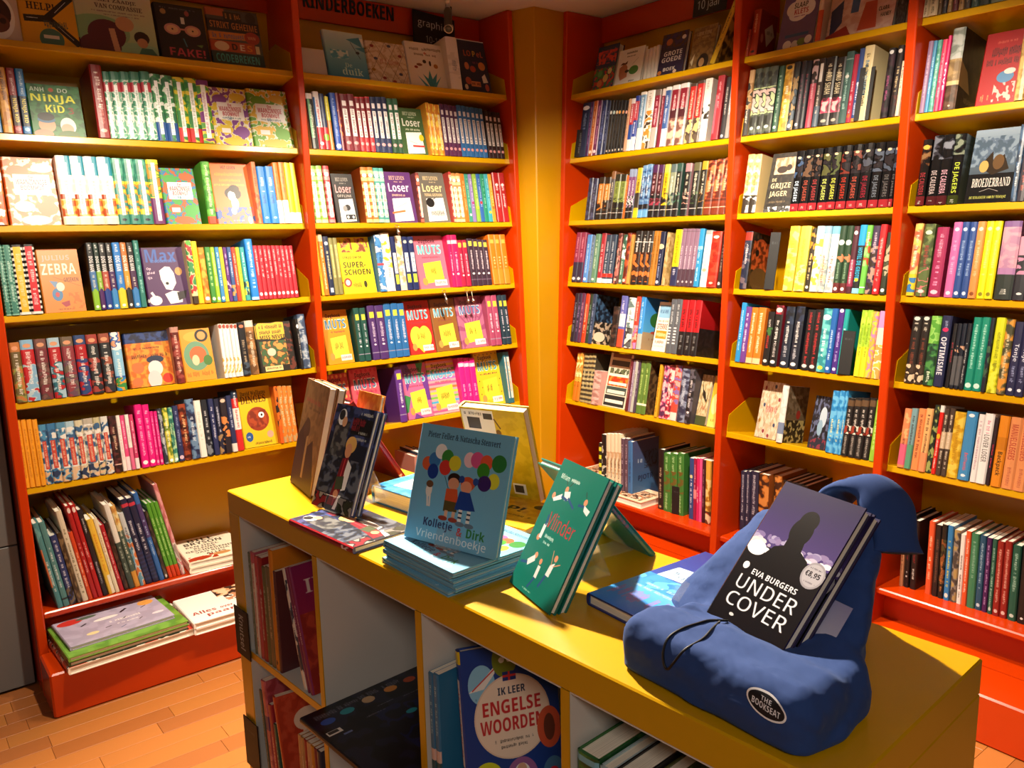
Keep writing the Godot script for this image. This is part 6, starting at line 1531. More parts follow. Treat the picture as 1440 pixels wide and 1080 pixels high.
	"ece6da;t 282420 .3 .08 .42 .07 snottebellen;t 282420 .33 .19 .34 .06 doe je zo!;p b87858 .1 .5 .3 .38 .42 .5 .45 .78 .2 .85 .12 .7;e 4a8838 .68 .62 .18 .12;l 282420 .6 .45 .8 .3 .008;e 282420 .42 .62 .08 .04;p 5a3828 .12 .42 .2 .36 .3 .38 .4 .33 .38 .42;s 282420 .55 .88 .2 .05",
	"ece6da;s 888078 .3 .2 .4 .6",
	"2c2440;n 2c2440 503028 3a2c54 0 0 1 .35;e e0d8c8 .85 .15 .08 .05;e b06030 .3 .2 .12 .08;t f0ece4 .15 .42 .75 .12 GROTE;t f0ece4 .1 .56 .8 .12 GOEDE;t e0d8c8 .22 .8 .5 .09 BOEK;e c87838 .1 .9 .08 .05;e e0c0a0 .7 .92 .07 .04",
	"8a6a3a;n 8a6a3a 96763f 7c5c30 0 0 1 1;^ d0bc8c .15 .12 .65 .09 LIEVE STINE;s b8a070 .2 .24 .5 .04;s a88c58 .15 .38 .6 .03;e 2c2018 .6 .85 .25 .2;e b08858 .55 .85 .12 .1;p d8c8a0 .05 .8 .2 .6 .15 .9",
	"1c2c4c;d e8e8f0 .1 .4;s 8090b0 .2 .5",
	"482858;s b088c0 .1 .8",
	"b85c28;s f0c898 .1 .8;d f0e0d0 .93 .3",
	"6c3058;s d898c0 .1 .8;d f0e0e8 .93 .3",
	"242c54;n 242c54 3c4878 242c54 0 1;s 8088b8 .2 .8",
	"283050;s 8890b8 .2 .8",
	"1e1c1c;s 605848 .3 .85;d d8d8d0 .23 .34;d d8c8b8 .95 .2",
	"1e1c1c;s 605848 .3 .85;d c0d8d8 .23 .34;d d8c8b8 .95 .2",
	"1e1c1c;s 605848 .3 .85;d e0c8a0 .23 .34;d d8c8b8 .95 .2",
	"1e1c1c;s 605848 .3 .85;d e8a858 .23 .34;d d8c8b8 .95 .2",
	"1e1c1c;s 605848 .3 .85;d d89868 .23 .34;d d8c8b8 .95 .2",
	"1e1c1c;s 605848 .3 .85;d e8b0a0 .23 .34;d d8c8b8 .95 .2",
	"c89878;s 7a5030 0.15 0.75",
	"d8d0d0;b a82030 .1 .5;s f8f0f0 .12 .48;b 2c4890 .5 .78",
	"2c4090;b b02838 .1 .45;b e8e4e0 .75 1;s f0f0f8 .12 .7",
	"6c90b0;b e0dcd8 .62 1;s f0f4f8 .1 .6;b e8dcd0 0 .05",
	"e8e0d8;n e8e0d8 d88838 483828 .35 1;s a09080 .05 .3",
	"8a2438;b b0a8a0 .65 1;s f0c8d0 .15 .6;b 786860 0 .1",
	"7a2034;s e8b8c0 .15 .6;b d8c8c0 0 .12",
	"3c5c98;b e8e8e8 .7 1;b f0ece8 0 .06;s e8e8f0 .15 .6",
	"4c2028;b e8e4e0 0 .08;b 8a2030 .08 .4;s f0d8d8 .12 .45;n c89080 785048 e0b8a0 .55 1",
	"4a3c34;b c02420 .05 .6 .2 1;s f8d0b8 .1 .58;n 4a3c34 c8b078 605040 .6 1",
	"e8e4dc;s a8a098 .04 .16;n e8e4dc 302820 e8e4dc .38 .65",
	"a82c38;b d86070 .3 .9 .0 .4;s e8a0a8 .1 .5",
	"302c30;s c8c0b8 .1 .6;d e0e0e0 .95 .25",
	"98908c;s f0ece8 .1 .6;b 50484a 0 .08",
	"2c3050;n 2c3050 3c4468 202238 0 1",
	"343858;n 343858 4a5070 242840 0 1;s 8088a0 .2 .7",
	"c87828;b 2a2018 0 .16;n 3c2010 c87828 141418 .55 .78;b 161416 .78 1;s e8e0c8 .2 .6;b_ b8b0a8 .86",
	"c88030;b 2a2018 0 .16;n 3c2010 c88030 141418 .55 .78;b 161416 .78 1;s e8e0c8 .2 .6;b_ b8b0a8 .86",
	"504c50;b 8a6040 0 .16;n 282428 504c50 141418 .55 .78;b 161416 .78 1;s e8e0c8 .2 .6;b_ b8b0a8 .86",
	"88984c;b 2c2c20 0 .16;n 1c2014 88984c 141418 .55 .78;b 161416 .78 1;s 3a4020 .2 .6;b_ b8b0a8 .86",
	"c86828;s f0c898 0.15 0.75",
	"7a4878;b 8a98b8 0 .16;n d8d4d8 7a4878 141418 .55 .78;b 161416 .78 1;s f0f0f0 .2 .6;b_ b8b0a8 .86",
	"d8b028;b 383028 .5 .8;b e8d020 .85 1;s 2a2410 .2 .5",
	"4a78b0;n 4a78b0 7098c0 28406a 0 .7;b 181820 .75 .84;b 68a8d8 .86 1;s e0e8f0 .2 .6",
	"481820;b 4c2450 0 .16;n a03850 481820 141418 .55 .78;b 161416 .78 1;s e0b8c0 .2 .6;b_ b8b0a8 .86",
	"e0b818;b d8c050 0 .16;n 5c4818 e0b818 141418 .55 .78;b 161416 .78 1;s 3a2c08 .2 .6;b_ b8b0a8 .86",
	"889078;b 58686a 0 .16;n 385a50 889078 141418 .55 .78;b 161416 .78 1;s e8e8d8 .2 .6;b_ b8b0a8 .86",
	"1c201c;b 305048 0 .16;n 3c6850 1c201c 141418 .55 .78;b 161416 .78 1;s e8e0c8 .2 .6;b_ b8b0a8 .86",
	"201c1c;b b08088 0 .16;n c89080 201c1c 141418 .55 .78;b 161416 .78 1;s e8e0c8 .2 .6;b_ b8b0a8 .86",
	"1c1e1c;b 605c40 0 .16;n 48603c 1c1e1c 141418 .55 .78;b 161416 .78 1;s e8e0c8 .2 .6;b_ b8b0a8 .86",
	"201c18;b d89828 0 .16;n 886038 201c18 141418 .55 .78;b 161416 .78 1;s e8e0c8 .2 .6;b_ b8b0a8 .86",
	"8a3820;n 8a3820 d87848 5a2010 0 .7;b 5a2014 .72 .76;b 7a3018 .8 1;s f0c8a8 .2 .65;b_ d0a890 .86",
	"883050;b 282844 .6 1;s d890a8 .1 .5;d d8d8e0 .93 .3",
	"4c88d0;s b8d8f0 .2 .8;d e8f0f8 .93 .3",
	"58708c;s a8b8c8 0.15 0.75",
	"5c8870;s c8d8c8 .1 .7;d e0e8e0 .93 .25",
	"a02838;s f0d0d0 .2 .8;b e8e4e0 .9 1;b 902030 0 .04",
	"283c54;s c8d0d8 .15 .8;b c83028 .8 .88;b e8e4e0 .91 1",
	"6a3430;n 6a3430 a86860 482020 0 1;s e8d0c0 .3 .7;d e0b0a0 .92 .3",
	"3c7058;n 3c7058 e0e8e0 2c5848 0 .5;s e8f0e8 .2 .8;d e8e8d8 .94 .3",
	"88301c;n 88301c b85028 601c10 0 1;d f0d8c8 .93 .3",
	"c89448;s 6a4818 0.15 0.75",
	"1e1a1a;b_ e8e0d8 .2;s f0ece4 .08 .45;n 1e1a1a d87030 3c1c10 .4 .95",
	"b87828;s 5a3408 .1 .7",
	"1c2444;d e8d8a8 .28 .5;s a8b0d0 .4 .85;d f0f0f8 .94 .3",
	"c0a068;n c0a068 d0b080 a88850 0 1",
	"c8a870;n c8a870 d8b880 b09058 0 0 1 1;l 988050 0 0 1 .6 .01",
	"e0d018;b 282c54 .66 1;s 8a8008 .1 .6;s d8d8e8 .7 .8",
	"886880;b 4c3444 .7 1;b_ 685060 .04;s d0c0d0 .3 .7;d c8c0c8 .92 .2",
	"2890c8;s c8e8f8 .3 .9;b 88d0f0 .3 .36",
	"ecebe8;b 98a0a0 0 .08;s b8b0a8 .2 .7;d d0a888 .7 .3",
	"c82c18;n c82c18 d84028 b02010 0 1;d f0e0d0 .1 .28;s 7a1408 .2 .6;d f0c8b8 .92 .2",
	"301c18;d e0d8d0 .92 .3;s a88878 .2 .7",
	"1e1e2c;s 8888a0 .2 .8",
	"2c2444;s 9888b8 .2 .8",
	"58284c;s c890b0 .2 .8",
	"c03c1c;s f8c8a8 .2 .8",
	"24382c;s 88a890 .2 .8",
	"283c5c;s 98a8c8 .2 .8",
	"24344c;n 24344c 3c5c80 182030 0 0 1 .55;n 484848 c8b098 302820 0 .55 1 .45;e f0e0c8 .3 .85 .25 .1",
	"2c2020;n 2c2020 483028 1c1414 0 1",
	"5c60a8;b c8ccd8 .35 .6;b d04830 .65 1;s e8e8f8 .1 .6",
	"d8dcd8;n d8dcd8 f0f0ec 688080 0 .6;n 383838 d8d8d0 585858 .6 1;s 506868 .1 .55",
	"c83828;b e09098 .55 1;s f8d8d0 .1 .5;n c83828 a878b0 e8a088 .6 1",
	"3088d0;b a8b0a8 .7 1;s c8e0f8 .1 .6",
	"3898e0;g 2c80d8 58b0e8 0 0 1 .7;e 2c6830 .55 .42 .28 .14;l 4a3018 .55 .5 .52 .66 .04;r b09878 0 .66 1 .34;e b84830 .55 .66 .2 .03;s 8a4838 .3 .76 .4 .05",
	"f0e8d8;r 88b8d8 .08 .06 .84 .26;s 284878 .15 .14 .6 .1;s c85848 .12 .36 .76 .05;t b83828 .1 .44 .8 .12 STERRE;r e88818 .1 .58 .8 .16;s f8e8b8 .16 .61 .68 .1;s a83828 .14 .77 .65 .08;s 58687c .1 .88 .75 .03",
	"585c64;s c8ccd0 .1 .45;k e8e8e8 585c64 .52 .85 12;b 585c64 .52 .85 .6 1",
	"b81420;b 181418 .58 1;s 38080c .18 .5;s 888 .65 .9",
	"c01820;g c01820 a01018 0 0 1 .5;r 181418 0 .5 1 .5;n 181418 282024 181418 0 .5 1 .5",
	"d8a840;b e07820 .6 1;n d8a840 f0e0a0 c88030 0 .5;s 6a4810 .3 .7",
	"8a8458;k 3c3428 a89868 0 1 22;s e0d8a8 .3 .7",
	"c89890;n c89890 d8b0a8 a87870 0 1",
	"e8d8c0;r 7a4028 .1 0 .8 .08;r e0c890 .12 .08 .76 .05;r 382c28 .1 .13 .78 .1;r e8dcc0 .14 .23 .7 .05;n 2c3028 606848 c8c8b0 .08 .28 .84 .1;r f0e8d8 .1 .38 .8 .05;n e05820 f08830 c83818 .06 .43 .88 .18;r f4ecdc .1 .53 .8 .05;r 384c48 .05 .62 .88 .14;r f0e8d0 .1 .68 .78 .06;r 1c2428 .03 .78 .9 .2;r f0e8d8 .08 .86 .8 .06",
	"601c24;s b87880 0.15 0.75",
	"887490;s d8d0d8 .2 .7",
	"b0b0a8;s 686860 .2 .7",
	"4c3c50;s b8a8c0 .2 .7",
	"587830;s b8d078 .15 .8;b e8e0c8 .8 .84",
	"584028;n 584028 6c5030 402c1c 0 0 1 1",
	"d8a028;s 7a5408 0.1 0.9",
	"b84070;n b84070 e0a0a8 58284c 0 1;s f8e0e8 .2 .6",
	"c83c50;n c83c50 f0c8c0 7a2030 0 1;s f8e8e0 .2 .7",
	"d04838;n d04838 8868a8 f0a098 0 .7;b e8d8d0 .85 1",
	"484c64;n 484c64 8088a0 303048 0 1;s c0c8d8 .2 .7",
	"2c2830;n 2c2830 585460 1c181c 0 1;s e0d8d8 .2 .7;d e8e0e0 .8 .2",
	"c8b088;n c8b088 d8c8a0 b09868 0 0 1 .8;r 48502c 0 .82 1 .18;p 2c2418 .1 .1 .3 .3 .55 .35 .7 .5 .85 .35 .75 .55 .55 .5 .3 .42;l 2c2418 .3 .3 .2 .6 .03;t a85838 .35 .6 .4 .1 Haas",
	"f0c818;g f0b818 f8e078 0 0 1 1;e f8f0a0 .5 .55 .4 .2;t a87808 .3 .84 .5 .05 LE",
	"e0d838;k 282820 e0d838 0 1 12",
	"1c1c1c;n 1c1c1c c8c8b8 1c1c1c .2 .7",
	"e8d8b8;n e8d8b8 c8a880 e8d8b8 .3 .7;s 585048 .4 .8",
	"5c4858;s b8a8b8 0.1 0.8",
	"3c70a8;s 1c3c68 .3 .7",
	"40587c;g 4c5078 3c70a0 0 0 1 1;n 282c40 40587c 40587c .45 .2 .5 .3;t 202848 .2 .6 .6 .12 PJOTR;s c8d8e8 .2 .3 .2 .1",
	"1e1818;d c8a878 .95 .2;s c8b090 .3 .8",
	"3c7c34;s b0d898 .05 .3;n 3c7c34 6c5c28 3c7c34 .3 .65;s b8e0a0 .68 .95",
	"2c4c88;s e8f0f8 .35 .8;d e0d8a0 .3 .3",
	"a01c44;s f0c0d0 .1 .5;b e89098 .5 .65",
	"d82868;s f8d0e0 .45 .7",
	"e85898;s f8e0f0 .5 .7",
	"401824;s a87888 0.15 0.75",
	"e0b048;n e0b048 f0d890 a87028 .3 .8;n b03828 f0d8b0 604028 .8 1",
	"b03818;s f0b890 0.15 0.75",
	"b03818;s f0c0a0 .1 .5;d 282020 .92 .25",
	"8a1c14;p d8c8b0 .3 .4 .7 .2 .9 .45 .5 .75;s 6a6050 .45 .38 .3 .1;e c87868 .2 .6 .08 .1",
	"6a5078;e e8e0dc .3 .3 .2 .13;e e8e0dc .52 .22 .24 .15;e e8e0dc .72 .32 .18 .13;e e8e0dc .45 .4 .26 .12;t 302830 .3 .2 .4 .1 SLAAP;t b03848 .32 .31 .42 .1 KLETS;s 606 .34 .43 .3 .02;r 24507c .18 .74 .66 .05;e e8e0d8 .28 .92 .12 .08;e d0c8c0 .5 .93 .1 .07;e 6a8848 .68 .9 .12 .06;e e8e0d8 .86 .88 .1 .07",
	"c84820;b e0c8b0 .0 .3",
	"d0a898;n d0a898 d8b4a4 c89c8c 0 0 1 1;p 24305c .03 .62 .2 .5 .22 .8 .06 .98;e 803820 .45 .3 .1 .1;e d8a080 .36 .35 .12 .1;r 34588c .34 .5 .12 .2;e 7a2c1c .62 .36 .13 .12;e d09878 .56 .42 .1 .12;p b84020 .48 .95 .55 .6 .72 .6 .76 .95;p 982018 0 .95 .3 .85 .4 1 0 1;t 241c18 .76 .7 .16 .06 CLARA;t 241c18 .8 .78 .16 .06 HANEY",
	"282828;n 282828 404040 181818 0 0 1 1;e 686868 .4 .4 .1 .06",
	"c8a070;b 302c28 .5 1;s e8e0d0 .6 .8;n c8a070 a07848 302c28 .2 .6",
	"2c3028;n 2c3028 505848 1c2018 0 1;n 2c3028 b8c890 d8b8b0 .3 .7;d c8d0c0 .9 .25",
	"28503c;s a8c8a8 0.15 0.85;d d0e0d0 .93 .25",
	"d8a430;n d8a430 e8bc50 b88420 0 1;s f8f0d0 .3 .8;d 282418 .05 .3",
	"303030;n 303030 a88858 485868 .2 1;d c8c8c8 .94 .3",
	"2c2830;s 885868 .2 .7;d c8c8d0 .93 .25",
	"20242c;s 984858 .2 .7",
	"302828;b a83c50 .35 1;s e0b0b8 .1 .6;n 302828 c0a0a0 302828 0 .3",
	"382c28;b e0d8d0 .08 .35 .3 .8;b 485868 .7 1;s d8c8b8 .4 .8",
	"201c1c;s d8c8a8 .1 .3;t e0d4b0 .22 .55 ARU SHAH;n d84868 f0c0c0 58202c .6 .82;d b0a898 .93 .25",
	"3c5c58;s a8c8c0 .3 .8;d d8d8d0 .35 .25;b_ 88a098 .1",
	"a82c44;s f0c8d0 .4 .9;d e06030 .9 .3",
	"38508c;s f0f4f8 .5 .9;d f0f0f8 .48 .2;b e08840 .95 1",
	"e0d0a0;s 3878a8 .2 .65;s 282418 .25 .8;s 584828 .08 .16",
	"282428;n 282428 382430 181418 0 1;s a04878 .4 .75;d d8d8d8 .06 .3",
	"241c1c;s d8c090 .3 .65;d d8d0c8 .08 .3;n 241c1c 4c2420 241c1c .7 1",
	"e0ccb0;s 484038 .1 .5",
	"e0c890;n e0c890 f0e0b8 c8a868 0 .7;s 8a6830 .2 .6;n 302820 d8d0c8 302820 .7 1",
	"201c18;n 201c18 302820 181410 0 0 1 1;n c8a080 d8b898 a88060 .15 .08 .8 .28;e 302018 .45 .28 .2 .06;e 302018 .7 .25 .1 .05;t c8b890 .12 .42 .2 .06 DE;t d0c098 .1 .5 .8 .12 GRIJZE;t d0c098 .12 .64 .7 .12 JAGER;s 806c50 .15 .8 .6 .04;n 201c18 c8c8c8 484848 0 .9 1 .1",
	"141416;n 141416 3c5070 282428 .1 .45;d d8c098 .12 .2;t b8c8d8 .5 .85 DE JAGERS;b 982830 .88 1;d_ 0;s a8a8a0 .93 .97",
	"141416;n 141416 604838 282428 .1 .45;d d8c098 .12 .2;t a04838 .5 .85 DE JAGERS;b 982830 .88 1;d_ 0;s a8a8a0 .93 .97",
	"141416;n 141416 584034 282428 .1 .45;d d8c098 .12 .2;t 983838 .5 .85 DE JAGERS;b 982830 .88 1;d_ 0;s a8a8a0 .93 .97",
	"141416;n 141416 505030 282428 .1 .45;d d8c098 .12 .2;t b8c060 .5 .85 DE JAGERS;b 982830 .88 1;d_ 0;s a8a8a0 .93 .97",
	"141416;n 141416 4c5434 282428 .1 .45;d d8c098 .12 .2;t c0c048 .5 .85 DE JAGERS;b 982830 .88 1;d_ 0;s a8a8a0 .93 .97",
	"141416;n 141416 6c2c24 282428 .1 .45;d d8c098 .12 .2;t a83020 .5 .85 DE JAGERS;b 982830 .88 1;d_ 0;s a8a8a0 .93 .97",
	"141416;n 141416 704038 282428 .1 .45;d d8c098 .12 .2;t a84838 .5 .85 DE JAGERS;b 982830 .88 1;d_ 0;s a8a8a0 .93 .97",
	"141416;n 141416 484c58 282428 .1 .45;d d8c098 .12 .2;t 882030 .5 .85 DE JAGERS;b 982830 .88 1;d_ 0;s a8a8a0 .93 .97",
	"141416;n 141416 505868 282428 .1 .45;d d8c098 .12 .2;t 68707c .5 .85 DE JAGERS;b 982830 .88 1;d_ 0;s a8a8a0 .93 .97",
	"141416;n 141416 485060 282428 .1 .45;d d8c098 .12 .2;t 605c5c .5 .85 DE JAGERS;b 982830 .88 1;d_ 0;s a8a8a0 .93 .97",
	"141416;n 141416 40485a 282428 .1 .45;d d8c098 .12 .2;t 605c5c .5 .85 DE JAGERS;b 982830 .88 1;d_ 0;s a8a8a0 .93 .97",
	"282c44;b a83024 .02 .16;n 282c44 685860 182038 .2 1;s e0d8d8 .2 .6",
	"2c241c;n 2c241c 483424 1c1814 0 0 1 1;e 98401c .45 .4 .4 .3;n 98401c b85428 602810 .1 .15 .75 .5;e 1c1410 .3 .35 .08 .06;e 584028 .5 .8 .4 .2;s 605040 .3 .9 .4 .04",
	"e8d848;n e8d848 f0e880 d8c038 0 1;s a89828 .2 .8",
	"e8d84c;n e8d84c f0e890 c8b838 .6 1;s a89828 .2 .8",
	"2c2418;n 2c2418 e08828 2c2418 0 .5;s e8c890 .4 .8;d e8e0d0 .93 .25",
	"e8e8c8;n e8e8c8 f0d848 e8e8c8 .2 .9;b a8c8d0 0 .12",
	"c8c8c0;n c8c8c0 e8d8a0 909898 .5 1;b 88b0c8 0 .12;s d04840 .45 .85",
	"d8dcd8;n d8dcd8 f0f0f0 a8a8a8 .6 1;b 70b0c8 0 .12;s d84840 .45 .85",
	"1c3c24;d f0f0e8 .25 .4;n 1c3c24 d87850 1c3c24 .4 .55;s 88a888 .55 .85;b 601c20 .85 1;d f0f0f0 .94 .25",
	"481828;b 8a2848 .5 .9;s f0d0d8 .5 .85;d f0e8e8 .1 .3",
	"181c20;b 1898d8 0 .3;t 28b8e8 .33 .84 HOTEL DE GROTE L;b 88d0e8 .92 1;d e8d030 .8 .25",
	"68b848;n 68b848 98d078 b04828 .2 .6;b_ f0f0f0 .9;s e8f8d8 .1 .3",
	"382848;n 382848 a88878 302018 .3 1;s d0b8c8 .1 .4",
	"c81c24;s f0c0b8 .2 .8;d f8f0f0 .94 .2;b b81820 0 .05",
	"2c3424;n 2c3424 b8a888 484c30 .2 .7;d f0f0f0 .93 .3",
	"2890d0;s c8e8f8 .1 .8",
	"6c3c90;s f0e8f8 .1 .8",
	"e87820;s f8e8d0 .1 .8;b f0c898 .9 1",
	"1c1818;s d8d0c8 .15 .4;n 1c1818 3c6c38 1c1818 .3 .45;s c83028 .45 .75;d e8e0d8 .92 .3",
	"181818;n 8c2030 581820 a83040 0 .15;d e0c8c8 .08 .4;s f0ece8 .25 .6;s c8c0c0 .62 .85;d e8e8e8 .93 .3",
	"1c2434;n 1c2434 28344c 141820 0 .3;s e8e4e0 .25 .6;s c0c0c8 .65 .85;d e8e8e8 .93 .3",
	"1a1e2c;n 1a1e2c 283048 141820 0 .3;s e8e4e0 .25 .65;s c0c0c8 .68 .85;d e8e8e8 .93 .3",
	"181416;s c02c30 .05 .95;d d8d0d0 .93 .3",
	"3ca0a8;n 3ca0a8 68c0c0 2c8890 0 1;s e8f4f4 .3 .75;d c8e0e8 .14 .45;d f0d848 .93 .3",
	"1c5ca8;s d0e0f0 .3 .8;d f0f0f8 .93 .25",
	"44247c;s c8b8e8 .3 .8;d f0f0f8 .93 .25;d e8e8f0 .03 .3",
	"189898;s c8f0e8 .3 .8",
	"a8d038;b e8d828 .55 1;n a8d038 c8e050 98c030 0 .5;s 6c8c18 .2 .7",
	"e0a838;n d080b0 e8a848 f0c848 0 1",
	"c890c8;b f0d8c8 .25 .6;n f0e8d0 f0c048 e8a050 .5 1",
	"d8c4a8;n d8c4a8 e0d0b8 c8b090 0 0 1 1;l 6a5848 -0.4 0 0.19999999999999996 1 .008;l 6a5848 0.19999999999999996 0 -0.4 1 .008;l 6a5848 -0.1 0 0.5 1 .008;l 6a5848 0.5 0 -0.1 1 .008;l 6a5848 0.2 0 0.8 1 .008;l 6a5848 0.8 0 0.2 1 .008;l 6a5848 0.5 0 1.1 1 .008;l 6a5848 1.1 0 0.5 1 .008;l 6a5848 0.8 0 1.4 1 .008;l 6a5848 1.4 0 0.8 1 .008;e 8a2838 0.15 0.12 .05 .035;e 3a4868 0.6 0.08 .05 .035;e 8a2838 0.85 0.3 .05 .035;e 3a4868 0.2 0.42 .05 .035;e 98702c 0.1 0.7 .05 .035;e 8a2838 0.35 0.88 .05 .035;e 3a4868 0.8 0.75 .05 .035;e 8a2838 0.6 0.95 .05 .035;s b04848 .3 .4 .5 .16",
	"e8e4e0;n e8e4e0 d8d4d0 e8e4e0 0 1;b 7888a8 .65 .85",
	"786850;n 786850 887860 685840 0 0 1 .5;e a83830 .6 .5 .1 .08;n 484030 c8b878 302c20 0 .6 1 .4;s c8b8a0 .2 .15 .5 .08",
	"282838;n 282838 586080 181820 0 0 1 1;e b8c8d8 .6 .4 .2 .2;e 88a8c0 .5 .6 .15 .15;n 282838 803040 282838 0 .8 1 .2",
	"3898d8;n 3898d8 68b8e8 2880c0 0 1;s f0e8a0 .4 .8",
	"1c1a1a;b 604830 .04 .14;s d8d0c8 .2 .5;n 1c1a1a f0e8d8 983828 .48 .62;s a8a098 .65 .95",
	"90c038;s d8f0a0 .2 .8",
	"282c48;s c8c8d8 .05 .75;d a8a8b8 .93 .2",
	"b06828;n b06828 402418 d89048 0 1",
	"d8c4a0;n d8c4a0 e0d0b0 c8b490 0 1",
	"d0bc98;s 605038 .4 .95",
	"5a4428;s c8b088 .2 .9",
	"2c2c34;s 888 .2 .9",
	"8a6c40;s e0c898 .2 .9",
	"582428;s c89090 .2 .9",
	"9c7848;s 402c18 .2 .9",
	"40342c;s b0a088 .2 .9",
	"385048;s a0b0a0 .2 .9",
	"2c3830;s 90a090 .2 .9",
	"6c7868;s d0d8c8 .2 .9",
	"485048;s a0a898 .2 .9",
	"8a6c8c;s c8b0c8 .2 .8",
	"3c88b0;s a8d0e8 .2 .8",
	"4c9888;n 4c9888 58a8a0 408878 0 1;s b8d8d0 .2 .8",
	"d83860;s f0a0b0 .2 .8",
	"d81868;t f4e8f0 .35 .75 LOVE",
	"6c5038;n 98a098 b0b4b0 788078 0 .38;n 8a7048 a08458 786040 .38 .65;b c8a878 .65 .7;n 4c3424 5c4030 3c2818 .7 1;d c8b898 .95 .1",
	"201814;n 201814 30241c 181010 0 0 1 1;p 8a6c40 0 .4 .3 .5 .5 .75 0 .7;s 806c50 .3 .8 .5 .08",
	"9c0c10;s c85848 .3 .12 .5 .04;s 2c0c0c .2 .2 .75 .14;s 300c0c .1 .36 .85 .1;e 4878a0 .65 .62 .22 .08;e c8c0b8 .75 .55 .15 .04;n 9c0c10 b8a8a0 9c0c10 .4 .7 .55 .25;s c88850 .1 .82 .2 .12;b_ 0",
	"b08c48;n b08c48 c8a460 987438 0 1;b 8a7058 0 .2",
	"181616;n 503020 806040 181616 .1 .4;d e0a848 .12 .35;t 983038 .5 .85 DE CALDERA;b 602024 .86 1;s a8a8a0 .93 .97",
	"141416;n 303038 686c78 141416 0 .35;t b8a8a8 .5 .85 DE CALDERA;b 481c20 .87 1;s a8a8a0 .93 .97",
	"141416;n 303038 787c88 141416 0 .35;t c898a8 .5 .85 DE CALDERA;b 481c20 .87 1;s a8a8a0 .93 .97",
	"141416;n 303830 788070 141416 0 .3;t b0c040 .4 .85 DE JAGERS;b 303818 .87 1;s a8a8a0 .93 .97",
	"181a1c;g 8898a8 485460 0 0 1 .6;n 58687c 788898 485868 0 .1 1 .4;p 302820 .2 .5 .45 .3 .5 .5 .7 .35 .85 .55 .5 .62;e b89858 .3 .5 .1 .08;e 604830 .6 .45 .12 .1;r 16181a 0 .62 1 .38;^ d8d0c8 .1 .66 .84 .13 BROEDERBAND;e_ 0;l a8a098 .3 .84 .5 .8 .008;l a8a098 .5 .8 .7 .84 .008;t b8b858 .1 .9 .8 .05 DE TERUGKEER VAN DE TEMUJAI",
	"28405c;n 28405c 3c5878 1c2c40 0 1;s c8d0d8 .4 .8",
	"2c2430;s b85848 .3 .9",
	"e09058;n e09058 f0c868 d86848 0 .7;b d8c028 .7 1;n d8c028 3878b0 d8c028 .75 .95;s f8e8d0 .1 .6",
	"586838;n 586838 788850 404c28 0 1;s a03838 .3 .6;n c87070 586838 586838 .6 1;d d8e0c8 .12 .3;d e0d8d0 .93 .25",
	"a02858;s e0a8c0 .1 .5;s f0a0c8 .55 .85;d f0c8d8 .93 .3",
	"d868a8;s f0b0d8 .25 .7;d f8d8f0 .1 .25;d f8e0f0 .94 .25",
	"2c4c90;s 98b0d8 .25 .7;d c8d8f0 .1 .25;d e0e8f8 .94 .25",
	"e8924c;s f8c8a0 .25 .7;d f8e0c8 .1 .25;d 8a4818 .94 .25",
	"f0e010;s f8f080 .25 .7;d f8f4b0 .1 .25;d 8a8010 .94 .25",
	"a878a8;n c890a8 d8a0b0 b080a0 .05 .6;b 28302c .68 1;b 7c5890 0 .08;s e0e0d8 .85 .93",
	"282830;b d898b0 0 .5;n 282830 c888a8 282830 .3 .6;d e0e0e0 .9 .2",
	"201814;s 803c28 .25 .72;n 201814 d8c0a0 403024 .72 1;s d0c8b8 .1 .22;d d8d8d0 .04 .3",
	"70b848;n 98d068 58a038 80c050 0 .4;n 2c6838 4c9048 1c3c28 .4 1;s f0f8e0 .8 .95",
	"24284c;d c82860 .2 .3;t e8e8f0 .3 .85 OPTIMISME;s a0a8c8 .05 .18",
	"18161a;s a83040 .3 .6",
	"141a28;n 141a28 d0a080 141a28 .35 .45;b 58585c .5 .95",
	"141c2c;n 141c2c d0a080 141c2c .35 .45;b 58585c .5 .95",
	"161a24;s b8b8b8 .3 .9",
	"148c74;s b8e8d8 .1 .75;d d0f0e8 .93 .35",
	"1c2030;n 1c2030 406048 1c2030 .3 .8",
	"d8dc20;n d8dc20 e8ec48 a8a818 .6 1;s 8a8c10 .2 .7",
	"8a7040;n 8a7040 e09838 484830 0 1;s e8d8b0 .2 .8",
	"28284c;t e0e4f0 .3 .55 Tonje;s a0a8d0 .6 .8;d e8ecf8 .92 .22",
	"e88858;b e06080 .6 .95;s 583028 .1 .6;n e88858 e8b078 e88858 0 .5",
	"78a0a8;s 302c2c .1 .8;b 589878 .6 1",
	"e88c50;s 803020 .1 .8",
	"e8b070;s 482818 .1 .8;b e89060 .7 1",
	"283828;n 283828 98a058 182018 0 1",
	"d82018;d e8b020 .45 .4;b e8e4e0 0 .1;s f8d8d0 .5 .9",
	"483830;b c8b090 .35 .6;s e8d8c0 .1 .9",
	"e0b428;n e0b428 e8c850 c89818 0 1;s b08010 .2 .8",
	"3c88c0;s d05868 .6 .85;d f0f0f8 .06 .25;d f0f0f8 .93 .2",
	"e8e4e4;s b890a0 .1 .8",
	"f0ecec;t 787878 .3 .7 LOVER LOSER;s d07898 .1 .28",
	"281820;s d82848 .4 .75",
	"e08818;t 40280c .5 .85 Backpack;b c87810 .3 .48",
	"e09058;t b04830 .1 .6 MANUELSLEGERS;s b86040 .7 .95",
	"c8946c;s 603820 0.15 0.75",
	"181416;s 882028 .3 .6;s e8e0d8 .7 .85",
	"181416;s 982028 .3 .6;s e8e0d8 .7 .85",
	"e05830;s f8d8b8 .2 .8",
	"241c1c;s 785040 0.2 0.8",
